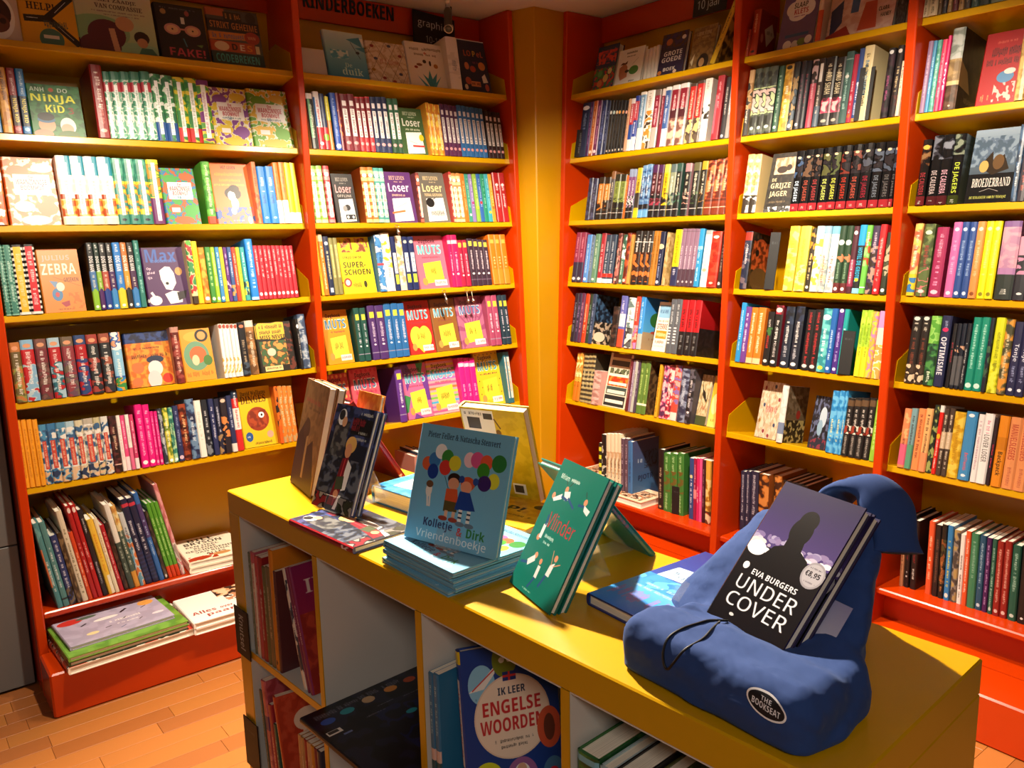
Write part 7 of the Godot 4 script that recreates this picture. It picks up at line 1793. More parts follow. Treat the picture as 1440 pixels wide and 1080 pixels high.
	"1c1c18;n 1c1c18 885028 484828 .2 .8;s d88848 .5 .9",
	"2c80c0;s e8d848 .2 .8;d f0f0e8 .93 .3",
	"888078;n 888078 b09860 484440 0 1",
	"f0ece8;s 382c28 .3 .9",
	"e0582c;s f8d8c8 .1 .8",
	"38805c;s 88b8a0 .1 .6",
	"1c5070;s a0c0d8 .1 .7;d c8d8e8 .93 .25",
	"481c58;s c8a0d8 .1 .9",
	"1c5c4c;s a0c8b8 .1 .9;d c8d8d0 .93 .25",
	"90201c;s e0a898 .1 .8;d e0c0b8 .93 .25",
	"145848;s a0c8b8 .1 .6;d c8d8d0 .93 .25",
	"181818;s e8e8e8 .1 .3;d e8e8e8 .93 .15",
]
# row: bay, shelf, then per book: kind, from, thickness, height, depth, spine print, cover print, look
#      (face-out kind in capitals: from, width, height, thickness, cover print, look, set back, lean)
const ROWS := [
	["L1", 1, [
		["H", -2.3313, 0.1375, 0.3000, 0.018, 0, "pale sticker cover with doll faces", 0.020, 5.0],
		["H", -2.1932, 0.1509, 0.2086, 0.018, 1, "yellow cover with black crossing roads", 0.020, 5.0],
		["H", -2.0423, 0.2281, 0.2637, 0.018, 2, "pale green cover with robed figure bending", 0.020, 5.0],
		["H", -1.8076, 0.1565, 0.1861, 0.030, 3, "black cover with round pink spectacles", 0.020, 5.0],
		["H", -1.6418, 0.1789, 0.1994, 0.012, 4, "retro patchwork cover with block lettering", 0.020, 5.0],
	]],
	["L1", 2, [
		["p", -2.3011, 0.0232, 0.1804, 0.119, 5, -1, "blue"],
		["p", -2.2754, 0.0257, 0.1881, 0.124, 6, -1, "mottled amber"],
		["p", -2.2482, 0.0216, 0.1891, 0.125, 7, -1, "red, yellow-lettered"],
		["p", -2.2251, 0.0219, 0.1897, 0.125, 8, -1, "blue, yellow-lettered"],
		["H", -2.1991, 0.1448, 0.1602, 0.030, 9, "green cover, big yellow lettering", 0.020, 5.0],
		["h", -2.0246, 0.0347, 0.2228, 0.147, 10, -1, "tall maroon"],
		["h", -1.9895, 0.0202, 0.2054, 0.136, 11, -1, "white-and-green illustrated"],
		["h", -1.9689, 0.0293, 0.2075, 0.137, 11, -1, "white-and-green illustrated"],
		["h", -1.9393, 0.0291, 0.2106, 0.139, 11, -1, "white-and-green illustrated"],
		["h", -1.9098, 0.0301, 0.2137, 0.141, 11, -1, "white-and-green illustrated"],
		["h", -1.8793, 0.0292, 0.2169, 0.143, 11, -1, "white-and-green illustrated"],
		["h", -1.8497, 0.0330, 0.2124, 0.140, 12, -1, "green, blue-footed"],
		["h", -1.8163, 0.0349, 0.2117, 0.140, 12, -1, "green, blue-footed"],
		["h", -1.7810, 0.0362, 0.2090, 0.138, 13, -1, "green, red-footed"],
		["h", -1.7444, 0.0382, 0.2098, 0.138, 13, -1, "green, red-footed"],
		["h", -1.7058, 0.0396, 0.2080, 0.137, 14, -1, "yellow-and-purple"],
		["H", -1.6565, 0.1269, 0.2009, 0.030, 15, "purple-and-yellow picture cover", 0.020, 5.0],
		["H", -1.5249, 0.1443, 0.2081, 0.030, 16, "green-and-white picture cover", 0.020, 5.0],
	]],
	["L1", 3, [
		["h", -2.3205, 0.0268, 0.1951, 0.129, 17, -1, "orange-and-white"],
		["H", -2.2846, 0.1372, 0.2075, 0.030, 18, "orange treehouse-style cover", 0.020, 5.0],
		["h", -2.1470, 0.0394, 0.2088, 0.138, 19, -1, "white-and-teal"],
		["h", -2.1072, 0.0359, 0.2088, 0.138, 19, -1, "white-and-teal"],
		["h", -2.0710, 0.0378, 0.2086, 0.138, 19, -1, "white-and-teal"],
		["h", -2.0328, 0.0391, 0.2084, 0.138, 19, -1, "white-and-teal"],
		["h", -1.9933, 0.0334, 0.2067, 0.136, 20, -1, "green-banded"],
		["h", -1.9594, 0.0333, 0.2063, 0.136, 20, -1, "green-banded"],
		["h", -1.9257, 0.0358, 0.2060, 0.136, 20, -1, "green-banded"],
		["h", -1.8895, 0.0364, 0.2061, 0.136, 21, -1, "orange-and-purple"],
		["H", -1.8426, 0.1104, 0.1900, 0.025, 22, "blue-and-green picture cover", 0.020, 5.0],
		["h", -1.7154, 0.0285, 0.2073, 0.137, 23, -1, "bright green thick"],
		["H", -1.6778, 0.1321, 0.2160, 0.018, 24, "orange cover with white-and-black creature", 0.020, 5.0],
		["h", -1.5455, 0.0175, 0.2123, 0.140, 25, -1, "orange"],
		["h", -1.5276, 0.0286, 0.1973, 0.130, 26, -1, "blue, cream-lettered"],
		["h", -1.4986, 0.0298, 0.1983, 0.131, 26, -1, "blue, cream-lettered"],
		["p", -1.4684, 0.0197, 0.2130, 0.141, 27, -1, "orange-over-white"],
		["p", -1.4484, 0.0215, 0.2138, 0.141, 27, -1, "orange-over-white"],
		["p", -1.4265, 0.0208, 0.2138, 0.141, 28, -1, "yellow-over-white"],
		["p", -1.4053, 0.0227, 0.2146, 0.142, 28, -1, "yellow-over-white"],
	]],
	["L1", 4, [
		["h", -2.3294, 0.0145, 0.2075, 0.137, 29, -1, "green chequered-edge"],
		["h", -2.3145, 0.0202, 0.2071, 0.137, 29, -1, "green chequered-edge"],
		["h", -2.2934, 0.0300, 0.2073, 0.137, 30, -1, "zebra-striped, yellow-centred"],
		["h", -2.2624, 0.0294, 0.2075, 0.137, 31, -1, "zebra-striped, red-centred"],
		["H", -2.2260, 0.1151, 0.1978, 0.028, 32, "orange cover, chunky cream title", 0.020, 5.0],
		["h", -2.0924, 0.0191, 0.2088, 0.138, 33, -1, "black, lime-footed"],
		["h", -2.0729, 0.0152, 0.2077, 0.137, 34, -1, "green, purple-footed"],
		["h", -2.0572, 0.0201, 0.2080, 0.137, 35, -1, "black, red-and-navy"],
		["h", -2.0368, 0.0187, 0.2076, 0.137, 36, -1, "black, purple-and-blue"],
		["h", -2.0177, 0.0231, 0.2079, 0.137, 37, -1, "blue, yellow-footed"],
		["h", -1.9942, 0.0181, 0.2074, 0.137, 38, -1, "orange, black-footed"],
		["h", -1.9757, 0.0199, 0.2070, 0.137, 39, -1, "black, blue-footed"],
		["h", -1.9551, 0.0171, 0.2135, 0.141, 40, -1, "teal"],
		["H", -1.9260, 0.1325, 0.1954, 0.020, 41, "purple cover, blue outlined title", 0.020, 5.0],
		["h", -1.7933, 0.0205, 0.2099, 0.139, 42, -1, "patterned multicolour"],
		["h", -1.7724, 0.0175, 0.2074, 0.137, 43, -1, "yellow"],
		["h", -1.7545, 0.0206, 0.1859, 0.123, 44, -1, "orange"],
		["p", -1.7313, 0.0179, 0.1868, 0.123, 45, -1, "green"],
		["p", -1.7131, 0.0143, 0.1864, 0.123, 46, -1, "lime"],
		["p", -1.6984, 0.0144, 0.1860, 0.123, 47, -1, "blue"],
		["p", -1.6836, 0.0130, 0.1856, 0.123, 48, -1, "yellow"],
		["p", -1.6702, 0.0131, 0.1853, 0.122, 49, -1, "purple"],
		["p", -1.6567, 0.0147, 0.1850, 0.122, 50, -1, "slate-blue"],
		["p", -1.6416, 0.0148, 0.1846, 0.122, 51, -1, "red"],
		["p", -1.6264, 0.0133, 0.1843, 0.122, 52, -1, "lime-yellow"],
		["p", -1.6127, 0.0165, 0.1839, 0.121, 53, -1, "aqua"],
		["h", -1.5927, 0.0268, 0.2113, 0.139, 54, -1, "tall bright blue"],
		["p", -1.5655, 0.0161, 0.1881, 0.124, 55, -1, "red, white-lettered"],
		["p", -1.5491, 0.0162, 0.1877, 0.124, 56, -1, "red, white-lettered"],
		["p", -1.5325, 0.0155, 0.1873, 0.124, 57, -1, "red, white-lettered"],
		["p", -1.5166, 0.0156, 0.1869, 0.123, 58, -1, "red, white-lettered"],
		["p", -1.5006, 0.0157, 0.1866, 0.123, 55, -1, "red, white-lettered"],
		["p", -1.4845, 0.0158, 0.1862, 0.123, 56, -1, "red, white-lettered"],
		["p", -1.4683, 0.0167, 0.1858, 0.123, 57, -1, "red, white-lettered"],
		["p", -1.4512, 0.0152, 0.1854, 0.122, 58, -1, "red, white-lettered"],
		["p", -1.4356, 0.0161, 0.1850, 0.122, 55, -1, "red, white-lettered"],
	]],
	["L1", 5, [
		["h", -2.3307, 0.0268, 0.1793, 0.118, 59, -1, "green-and-brown"],
		["h", -2.3024, 0.0341, 0.1845, 0.122, 60, -1, "sky-blue and red"],
		["h", -2.2650, 0.0318, 0.1843, 0.122, 61, -1, "brown-red"],
		["h", -2.2299, 0.0323, 0.1843, 0.122, 62, -1, "pale blue and red"],
		["h", -2.1942, 0.0341, 0.1844, 0.122, 63, -1, "brown and crimson"],
		["h", -2.1578, 0.0322, 0.1858, 0.123, 64, -1, "navy and red"],
		["h", -2.1239, 0.0321, 0.1848, 0.122, 65, -1, "black, russet-topped"],
		["h", -2.0882, 0.0314, 0.1851, 0.122, 66, -1, "black, brown-topped"],
		["h", -2.0532, 0.0293, 0.1861, 0.123, 67, -1, "blue, beach-ball-footed"],
		["H", -2.0079, 0.1379, 0.1807, 0.030, 68, "orange-and-navy cover with grey animal", 0.020, 5.0],
		["h", -1.8698, 0.0268, 0.1874, 0.124, 69, -1, "dark red thick"],
		["H", -1.8347, 0.1033, 0.1778, 0.018, 70, "orange cover with round woodland picture", 0.020, 5.0],
		["p", -1.7119, 0.0131, 0.1854, 0.122, 71, -1, "white, amber-footed"],
		["p", -1.6984, 0.0124, 0.1843, 0.122, 71, -1, "white, amber-footed"],
		["p", -1.6856, 0.0125, 0.1833, 0.121, 71, -1, "white, amber-footed"],
		["p", -1.6727, 0.0126, 0.1822, 0.120, 71, -1, "white, amber-footed"],
		["p", -1.6597, 0.0134, 0.1812, 0.120, 71, -1, "white, amber-footed"],
		["p", -1.6460, 0.0259, 0.1854, 0.122, 72, -1, "black"],
		["p", -1.6181, 0.0293, 0.1892, 0.125, 73, -1, "brown mottled"],
		["H", -1.5737, 0.1349, 0.1787, 0.018, 74, "black cover with ragged yellow cloud", 0.020, 5.0],
		["p", -1.4340, 0.0105, 0.1811, 0.120, 75, -1, "black thin"],
		["h", -1.4222, 0.0267, 0.1976, 0.130, 76, -1, "tall slate-blue mottled"],
	]],
	["L1", 6, [
		["p", -2.3404, 0.0139, 0.2089, 0.138, 77, -1, "orange-yellow"],
		["p", -2.3261, 0.0140, 0.2067, 0.136, 77, -1, "orange-yellow"],
		["p", -2.3116, 0.0141, 0.2045, 0.135, 77, -1, "orange-yellow"],
		["p", -2.2971, 0.0143, 0.2023, 0.133, 77, -1, "orange-yellow"],
		["p", -2.2824, 0.0203, 0.1833, 0.121, 78, -1, "blue comic-art, red-label"],
		["p", -2.2617, 0.0247, 0.1835, 0.121, 79, -1, "deep blue comic-art, red-label"],
		["p", -2.2366, 0.0256, 0.1829, 0.121, 80, -1, "steel-blue comic-art, red-label"],
		["p", -2.2106, 0.0259, 0.1823, 0.120, 81, -1, "pale blue comic-art, red-label"],
		["p", -2.1843, 0.0225, 0.1817, 0.120, 82, -1, "beige comic-art, red-label"],
		["p", -2.1613, 0.0291, 0.1836, 0.121, 83, -1, "stone comic-art, red-label"],
		["p", -2.1318, 0.0205, 0.1833, 0.121, 84, -1, "khaki comic-art, red-label"],
		["p", -2.1109, 0.0220, 0.1829, 0.121, 85, -1, "white comic-art, red-label"],
		["p", -2.0872, 0.0223, 0.1808, 0.119, 86, -1, "dark maroon"],
		["p", -2.0645, 0.0120, 0.1802, 0.119, 87, -1, "white"],
		["p", -2.0521, 0.0134, 0.1783, 0.118, 88, -1, "pink"],
		["p", -2.0383, 0.0122, 0.1791, 0.118, 89, -1, "white, pink-footed"],
		["p", -2.0257, 0.0129, 0.1772, 0.117, 90, -1, "rose"],
		["h", -2.0064, 0.0231, 0.2064, 0.136, 91, -1, "tall magenta"],
		["h", -1.9828, 0.0213, 0.2030, 0.134, 91, -1, "tall magenta"],
		["p", -1.9611, 0.0112, 0.1784, 0.118, 92, -1, "magenta"],
		["p", -1.9495, 0.0113, 0.1767, 0.117, 92, -1, "magenta"],
		["p", -1.9371, 0.0141, 0.1836, 0.121, 93, -1, "slate"],
		["p", -1.9225, 0.0170, 0.1836, 0.121, 94, -1, "yellow-green"],
		["p", -1.9051, 0.0151, 0.1826, 0.121, 95, -1, "sea-green"],
		["p", -1.8896, 0.0187, 0.1862, 0.123, 96, -1, "navy"],
		["p", -1.8705, 0.0246, 0.1886, 0.124, 97, -1, "rust-red"],
		["h", -1.8455, 0.0271, 0.2021, 0.133, 98, -1, "tall blue mottled"],
		["p", -1.8181, 0.0223, 0.1938, 0.128, 99, -1, "cream"],
		["p", -1.7939, 0.0203, 0.1927, 0.127, 100, -1, "black"],
		["p", -1.7703, 0.0182, 0.1932, 0.128, 101, -1, "navy, white-lettered"],
		["p", -1.7517, 0.0184, 0.1907, 0.126, 102, -1, "dark navy"],
		["p", -1.7329, 0.0239, 0.1919, 0.127, 103, -1, "black-and-orange"],
		["p", -1.7086, 0.0187, 0.1962, 0.129, 104, -1, "navy, white-footed"],
		["h", -1.6895, 0.0228, 0.2126, 0.140, 105, -1, "red-and-white"],
		["H", -1.6568, 0.1219, 0.2132, 0.018, 106, "yellow cover with hairy red-brown ball", 0.020, 5.0],
		["p", -1.5347, 0.0127, 0.2066, 0.136, 107, -1, "orange-and-black"],
		["p", -1.5216, 0.0178, 0.2065, 0.136, 108, -1, "orange-brown"],
		["p", -1.5035, 0.0179, 0.2042, 0.135, 108, -1, "orange-brown"],
		["p", -1.4851, 0.0189, 0.2019, 0.133, 108, -1, "orange-brown"],
	]],
	["L2", 1, [
		["C", -1.3248, 0.0952, 0.1000, 0.004, 109, "blank white card", 0.020, 5.0],
		["H", -1.2231, 0.1627, 0.1783, 0.020, 110, "blue underwater cover, pale serif title", 0.020, 5.0],
		["H", -1.0547, 0.1697, 0.1598, 0.025, 111, "cream cover with crossing twig pattern", 0.020, 5.0],
		["H", -0.8789, 0.1721, 0.1816, 0.018, 112, "white cover with teal plant burst", 0.020, 5.0],
		["h", -0.7066, 0.0545, 0.2059, 0.136, 113, -1, "white thick"],
		["H", -0.6331, 0.1465, 0.2238, 0.020, 114, "dark navy cover with scattered orange figures", 0.020, 5.0],
	]],
	["L2", 2, [
		["p", -1.3245, 0.0255, 0.1970, 0.130, 115, -1, "black-and-green"],
		["h", -1.2953, 0.0238, 0.2068, 0.136, 116, -1, "white, red-footed"],
		["h", -1.2711, 0.0201, 0.2017, 0.133, 117, -1, "navy, red-footed"],
		["p", -1.2506, 0.0156, 0.1927, 0.127, 118, -1, "yellow-over-orange"],
		["h", -1.2306, 0.0245, 0.2077, 0.137, 119, -1, "royal blue"],
		["p", -1.2057, 0.0138, 0.2099, 0.139, 120, -1, "maroon-and-orange"],
		["h", -1.1915, 0.0311, 0.2069, 0.137, 121, -1, "maroon, white-label"],
		["h", -1.1600, 0.0294, 0.2097, 0.138, 121, -1, "maroon, white-label"],
		["h", -1.1303, 0.0206, 0.2018, 0.133, 122, -1, "dark red, white-label"],
		["h", -1.1093, 0.0208, 0.2036, 0.134, 122, -1, "dark red, white-label"],
		["h", -1.0881, 0.0216, 0.2054, 0.136, 122, -1, "dark red, white-label"],
		["h", -1.0661, 0.0240, 0.2073, 0.137, 123, -1, "navy, white-label"],
		["h", -1.0417, 0.0250, 0.2094, 0.138, 123, -1, "navy, white-label"],
		["h", -1.0163, 0.0237, 0.2115, 0.140, 123, -1, "navy, white-label"],
		["h", -0.9922, 0.0232, 0.2072, 0.137, 124, -1, "green, white-label"],
		["h", -0.9686, 0.0242, 0.2092, 0.138, 124, -1, "green, white-label"],
		["H", -0.9300, 0.1110, 0.1892, 0.020, 125, "green cover, ragged white panel", 0.020, 5.0],
		["h", -0.8189, 0.0144, 0.2054, 0.136, 126, -1, "amber mottled"],
		["h", -0.8041, 0.0234, 0.2027, 0.134, 126, -1, "amber mottled"],
		["h", -0.7803, 0.0260, 0.2006, 0.132, 126, -1, "amber mottled"],
		["h", -0.7523, 0.0198, 0.2075, 0.137, 127, -1, "purple, white-label"],
		["h", -0.7321, 0.0199, 0.2060, 0.136, 127, -1, "purple, white-label"],
		["h", -0.7118, 0.0201, 0.2045, 0.135, 127, -1, "purple, white-label"],
		["h", -0.6913, 0.0202, 0.2030, 0.134, 127, -1, "purple, white-label"],
		["h", -0.6706, 0.0212, 0.2074, 0.137, 128, -1, "blue, white-label"],
		["h", -0.6490, 0.0214, 0.2064, 0.136, 128, -1, "blue, white-label"],
		["h", -0.6272, 0.0216, 0.2054, 0.136, 128, -1, "blue, white-label"],
		["h", -0.6052, 0.0218, 0.2044, 0.135, 128, -1, "blue, white-label"],
		["h", -0.5831, 0.0219, 0.2033, 0.134, 128, -1, "blue, white-label"],
		["h", -0.5607, 0.0221, 0.2023, 0.134, 128, -1, "blue, white-label"],
		["h", -0.5347, 0.0206, 0.1960, 0.129, 129, -1, "black-brown, white-label"],
		["h", -0.5138, 0.0207, 0.1948, 0.129, 129, -1, "black-brown, white-label"],
		["h", -0.4927, 0.0209, 0.1936, 0.128, 129, -1, "black-brown, white-label"],
		["h", -0.4714, 0.0210, 0.1924, 0.127, 129, -1, "black-brown, white-label"],
	]],
	["L2", 3, [
		["h", -1.3316, 0.0243, 0.2072, 0.137, 130, -1, "green gingham-edge"],
		["h", -1.3069, 0.0258, 0.2081, 0.137, 130, -1, "green gingham-edge"],
		["h", -1.2788, 0.0248, 0.2079, 0.137, 131, -1, "red gingham-edge"],
		["H", -1.2343, 0.0901, 0.1904, 0.020, 132, "black cover, ragged white panel", 0.020, 5.0],
		["h", -1.1253, 0.0264, 0.2086, 0.138, 133, -1, "orange gingham-edge"],
		["h", -1.0985, 0.0254, 0.2095, 0.138, 133, -1, "orange gingham-edge"],
		["h", -1.0727, 0.0242, 0.2074, 0.137, 134, -1, "teal gingham-edge"],
		["h", -1.0481, 0.0231, 0.2083, 0.137, 134, -1, "teal gingham-edge"],
		["H", -1.0099, 0.1232, 0.2047, 0.020, 135, "purple cover, ragged white panel", 0.020, 5.0],
		["h", -0.8865, 0.0158, 0.1951, 0.129, 136, -1, "dark red gingham-edge"],
		["H", -0.8550, 0.1260, 0.2077, 0.020, 137, "grey cover, ragged white panel with black bomb", 0.020, 5.0],
		["h", -0.7288, 0.0125, 0.2031, 0.134, 138, -1, "red-and-cream gingham-edge"],
		["h", -0.7159, 0.0223, 0.1984, 0.131, 139, -1, "tan gingham-edge"],
		["h", -0.6933, 0.0209, 0.1991, 0.131, 139, -1, "tan gingham-edge"],
		["p", -0.6720, 0.0210, 0.1972, 0.130, 140, -1, "orange"],
		["p", -0.6506, 0.0188, 0.1965, 0.130, 141, -1, "green"],
		["p", -0.6314, 0.0189, 0.1971, 0.130, 142, -1, "lilac"],
		["p", -0.6121, 0.0199, 0.1976, 0.130, 143, -1, "lime"],
		["p", -0.5918, 0.0200, 0.1982, 0.131, 144, -1, "blue"],
		["p", -0.5714, 0.0202, 0.1988, 0.131, 145, -1, "emerald"],
		["p", -0.5508, 0.0203, 0.1994, 0.132, 146, -1, "turquoise"],
		["p", -0.5301, 0.0205, 0.2000, 0.132, 147, -1, "amber"],
		["h", -0.5059, 0.0316, 0.2067, 0.136, 148, -1, "red, white-lettered"],
		["h", -0.4738, 0.0329, 0.2077, 0.137, 148, -1, "red, white-lettered"],
	]],
	["L2", 4, [
		["p", -1.3302, 0.0103, 0.2250, 0.149, 149, -1, "yellow"],
		["p", -1.3195, 0.0192, 0.2242, 0.148, 150, -1, "orange"],
		["p", -1.3000, 0.0225, 0.2152, 0.142, 151, -1, "navy"],
		["p", -1.2771, 0.0169, 0.2101, 0.139, 152, -1, "olive"],
		["p", -1.2597, 0.0177, 0.2098, 0.138, 152, -1, "olive"],
		["H", -1.2286, 0.1383, 0.2175, 0.020, 153, "bright yellow cover, black outlined title", 0.020, 5.0],
		["h", -1.0860, 0.0287, 0.2177, 0.144, 154, -1, "blue-and-white thick"],
		["h", -1.0569, 0.0382, 0.2250, 0.149, 155, -1, "white-and-yellow thick"],
		["h", -1.0162, 0.0223, 0.2105, 0.139, 156, -1, "navy, white-and-lime label"],
		["h", -0.9935, 0.0283, 0.2132, 0.141, 157, -1, "cream"],
		["h", -0.9641, 0.0257, 0.2096, 0.138, 158, -1, "navy, white-and-yellow label"],
		["h", -0.9380, 0.0267, 0.2092, 0.138, 158, -1, "navy, white-and-yellow label"],
		["H", -0.8921, 0.1409, 0.2179, 0.020, 159, "rose-pink cover, pale blue lettering", 0.020, 5.0],
		["h", -0.7510, 0.0174, 0.2125, 0.140, 160, -1, "hot-pink, yellow-tag"],
		["h", -0.7332, 0.0288, 0.2123, 0.140, 160, -1, "hot-pink, yellow-tag"],
		["h", -0.7040, 0.0227, 0.1910, 0.126, 161, -1, "crimson, yellow-tag"],
		["h", -0.6809, 0.0237, 0.1905, 0.126, 161, -1, "crimson, yellow-tag"],
		["h", -0.6536, 0.0264, 0.1966, 0.130, 162, -1, "dark plum, yellow-tag"],
		["h", -0.6268, 0.0258, 0.1943, 0.128, 162, -1, "dark plum, yellow-tag"],
		["h", -0.6007, 0.0244, 0.1921, 0.127, 162, -1, "dark plum, yellow-tag"],
		["h", -0.5759, 0.0263, 0.1899, 0.125, 162, -1, "dark plum, yellow-tag"],
		["h", -0.5417, 0.0300, 0.2113, 0.139, 163, -1, "orange"],
		["h", -0.5113, 0.0286, 0.2109, 0.139, 163, -1, "orange"],
		["h", -0.4823, 0.0306, 0.2104, 0.139, 163, -1, "orange"],
	]],
	["L2", 5, [
		["H", -1.3157, 0.1092, 0.2059, 0.020, 164, "orange-yellow cover, blue lettering", 0.020, 5.0],
		["h", -1.1953, 0.0237, 0.2043, 0.135, 165, -1, "bottle-green, yellow-tag"],
		["h", -1.1711, 0.0246, 0.2026, 0.134, 165, -1, "bottle-green, yellow-tag"],
		["h", -1.1361, 0.0310, 0.2096, 0.138, 166, -1, "purple, yellow-tag"],
		["h", -1.1047, 0.0369, 0.2075, 0.137, 166, -1, "purple, yellow-tag"],
		["h", -1.0654, 0.0319, 0.2132, 0.141, 167, -1, "blue, yellow-tag"],
		["h", -1.0331, 0.0295, 0.2111, 0.139, 167, -1, "blue, yellow-tag"],
		["h", -1.0033, 0.0291, 0.2091, 0.138, 167, -1, "blue, yellow-tag"],
		["H", -0.9562, 0.1202, 0.2173, 0.020, 168, "red cover with yellow heart", 0.020, 5.0],
		["H", -0.8307, 0.1204, 0.2180, 0.020, 169, "brown cover, yellow drawing panel", 0.020, 5.0],
		["H", -0.7041, 0.1334, 0.2197, 0.020, 170, "mauve sunburst cover, yellow panel", 0.020, 5.0],
		["h", -0.5705, 0.0265, 0.2159, 0.143, 171, -1, "rose, yellow-tag"],
		["h", -0.5436, 0.0302, 0.2143, 0.141, 171, -1, "rose, yellow-tag"],
		["h", -0.5071, 0.0222, 0.2135, 0.141, 172, -1, "dark teal, yellow-tag"],
		["h", -0.4845, 0.0249, 0.2121, 0.140, 172, -1, "dark teal, yellow-tag"],
	]],
	["L2", 6, [
		["H", -1.3312, 0.1091, 0.2226, 0.020, 173, "red spotted cover", 0.020, 5.0],
		["H", -1.2122, 0.1211, 0.2311, 0.020, 174, "coral-pink cover, yellow panel", 0.020, 5.0],
		["h", -1.0351, 0.0313, 0.2195, 0.145, 175, -1, "violet, yellow-tag"],
		["H", -0.9851, 0.1185, 0.2234, 0.020, 176, "pink-and-purple harlequin cover", 0.020, 5.0],
		["H", -0.8636, 0.1348, 0.2270, 0.020, 177, "rainbow brick-striped cover", 0.020, 5.0],
		["h", -0.7286, 0.0282, 0.2235, 0.147, 178, -1, "shocking-pink"],
		["h", -0.7001, 0.0274, 0.2204, 0.145, 178, -1, "shocking-pink"],
		["h", -0.6722, 0.0285, 0.2175, 0.144, 178, -1, "shocking-pink"],
		["H", -0.6234, 0.1298, 0.2354, 0.020, 179, "yellow dotted cover", 0.020, 5.0],
		["h", -0.4934, 0.0122, 0.2250, 0.149, 180, -1, "teal-and-white"],
		["h", -0.4809, 0.0227, 0.2240, 0.148, 180, -1, "teal-and-white"],
	]],
	["R1", 1, [
		["H", 0.4290, 0.1241, 0.1837, 0.030, 181, "busy red-and-blue comic cover", 0.020, 5.0],
		["H", 0.5611, 0.1423, 0.1460, 0.014, 182, "white cover with pink snouted face", 0.020, 5.0],
		["S", 0.7082, 0.0167, 0.1266, 0.100, 183, "white slim", 0.020, 5.0],
		["S", 0.7268, 0.0166, 0.1286, 0.100, 183, "white slim", 0.020, 5.0],
		["S", 0.7452, 0.0165, 0.1306, 0.100, 183, "white slim", 0.020, 5.0],
		["S", 0.7635, 0.0163, 0.1326, 0.100, 183, "white slim", 0.020, 5.0],
		["H", 0.7861, 0.1281, 0.1632, 0.020, 184, "dark purple cover, white block title", 0.020, 5.0],
		["H", 0.9393, 0.1078, 0.1583, 0.018, 185, "tan cover with dark-haired figure", 0.020, 5.0],
	]],
	["R1", 2, [
		["h", 0.3783, 0.0477, 0.2250, 0.149, 186, -1, "dark blue"],
		["p", 0.4264, 0.0190, 0.2250, 0.149, 187, -1, "purple"],
		["p", 0.4457, 0.0241, 0.2250, 0.149, 188, -1, "burnt-orange"],
		["p", 0.4702, 0.0259, 0.2228, 0.147, 189, -1, "plum"],
		["p", 0.4966, 0.0298, 0.2192, 0.145, 190, -1, "dark blue"],
		["p", 0.5267, 0.0181, 0.2150, 0.142, 191, -1, "indigo"],
		["p", 0.5452, 0.0180, 0.2139, 0.141, 192, -1, "black, pale-dotted"],
		["p", 0.5636, 0.0168, 0.2113, 0.139, 193, -1, "black, pale-dotted"],
		["p", 0.5808, 0.0167, 0.2089, 0.138, 194, -1, "black, pale-dotted"],
		["p", 0.5978, 0.0165, 0.2066, 0.136, 195, -1, "black, pale-dotted"],
		["p", 0.6148, 0.0174, 0.2042, 0.135, 196, -1, "black, pale-dotted"],
		["p", 0.6325, 0.0153, 0.2018, 0.133, 197, -1, "black, pale-dotted"],
		["p", 0.6482, 0.0132, 0.2051, 0.135, 198, -1, "tan"],
		["p", 0.6618, 0.0208, 0.2046, 0.135, 199, -1, "red-and-white"],
		["p", 0.6831, 0.0225, 0.2120, 0.140, 200, -1, "blue-and-white"],
		["h", 0.7079, 0.0316, 0.2221, 0.147, 201, -1, "pale blue-and-white"],
		["h", 0.7436, 0.0384, 0.2223, 0.147, 202, -1, "white-and-orange"],
		["h", 0.7843, 0.0314, 0.2197, 0.145, 203, -1, "maroon, grey-footed"],
		["p", 0.8188, 0.0166, 0.2192, 0.145, 204, -1, "maroon"],
		["h", 0.8367, 0.0279, 0.2219, 0.146, 205, -1, "blue-and-white"],
		["h", 0.8685, 0.0378, 0.2236, 0.148, 206, -1, "brown-red portrait"],
		["h", 0.9068, 0.0405, 0.2250, 0.149, 206, -1, "brown-red portrait"],
		["h", 0.9527, 0.0330, 0.2166, 0.143, 207, -1, "red-and-brown"],
		["h", 0.9861, 0.0357, 0.2217, 0.146, 207, -1, "red-and-brown"],
		["h", 1.0238, 0.0318, 0.2234, 0.147, 208, -1, "white thick"],
		["h", 1.0790, 0.0301, 0.2250, 0.149, 209, -1, "tall crimson"],
		["p", 1.1156, 0.0211, 0.2150, 0.142, 210, -1, "charcoal"],
		["p", 1.1387, 0.0194, 0.2114, 0.139, 211, -1, "grey"],
	]],
	["R1", 3, [
		["p", 0.4343, 0.0261, 0.1753, 0.116, 212, -1, "indigo"],
		["p", 0.4608, 0.0293, 0.1705, 0.113, 213, -1, "slate-indigo"],
		["p", 0.4940, 0.0348, 0.1742, 0.115, 214, -1, "amber, black-footed"],
		["p", 0.5300, 0.0326, 0.1717, 0.113, 215, -1, "amber, brown-footed"],
		["p", 0.5655, 0.0213, 0.1928, 0.127, 216, -1, "grey-brown"],
		["p", 0.5872, 0.0326, 0.1795, 0.118, 217, -1, "moss-green, black-footed"],
		["p", 0.6202, 0.0321, 0.1771, 0.117, 217, -1, "moss-green, black-footed"],
		["p", 0.6526, 0.0108, 0.1708, 0.113, 218, -1, "orange"],
		["p", 0.6639, 0.0195, 0.1941, 0.128, 219, -1, "violet-and-white"],
		["p", 0.6838, 0.0209, 0.1926, 0.127, 219, -1, "violet-and-white"],
		["p", 0.7052, 0.0269, 0.1967, 0.130, 220, -1, "yellow-and-black"],
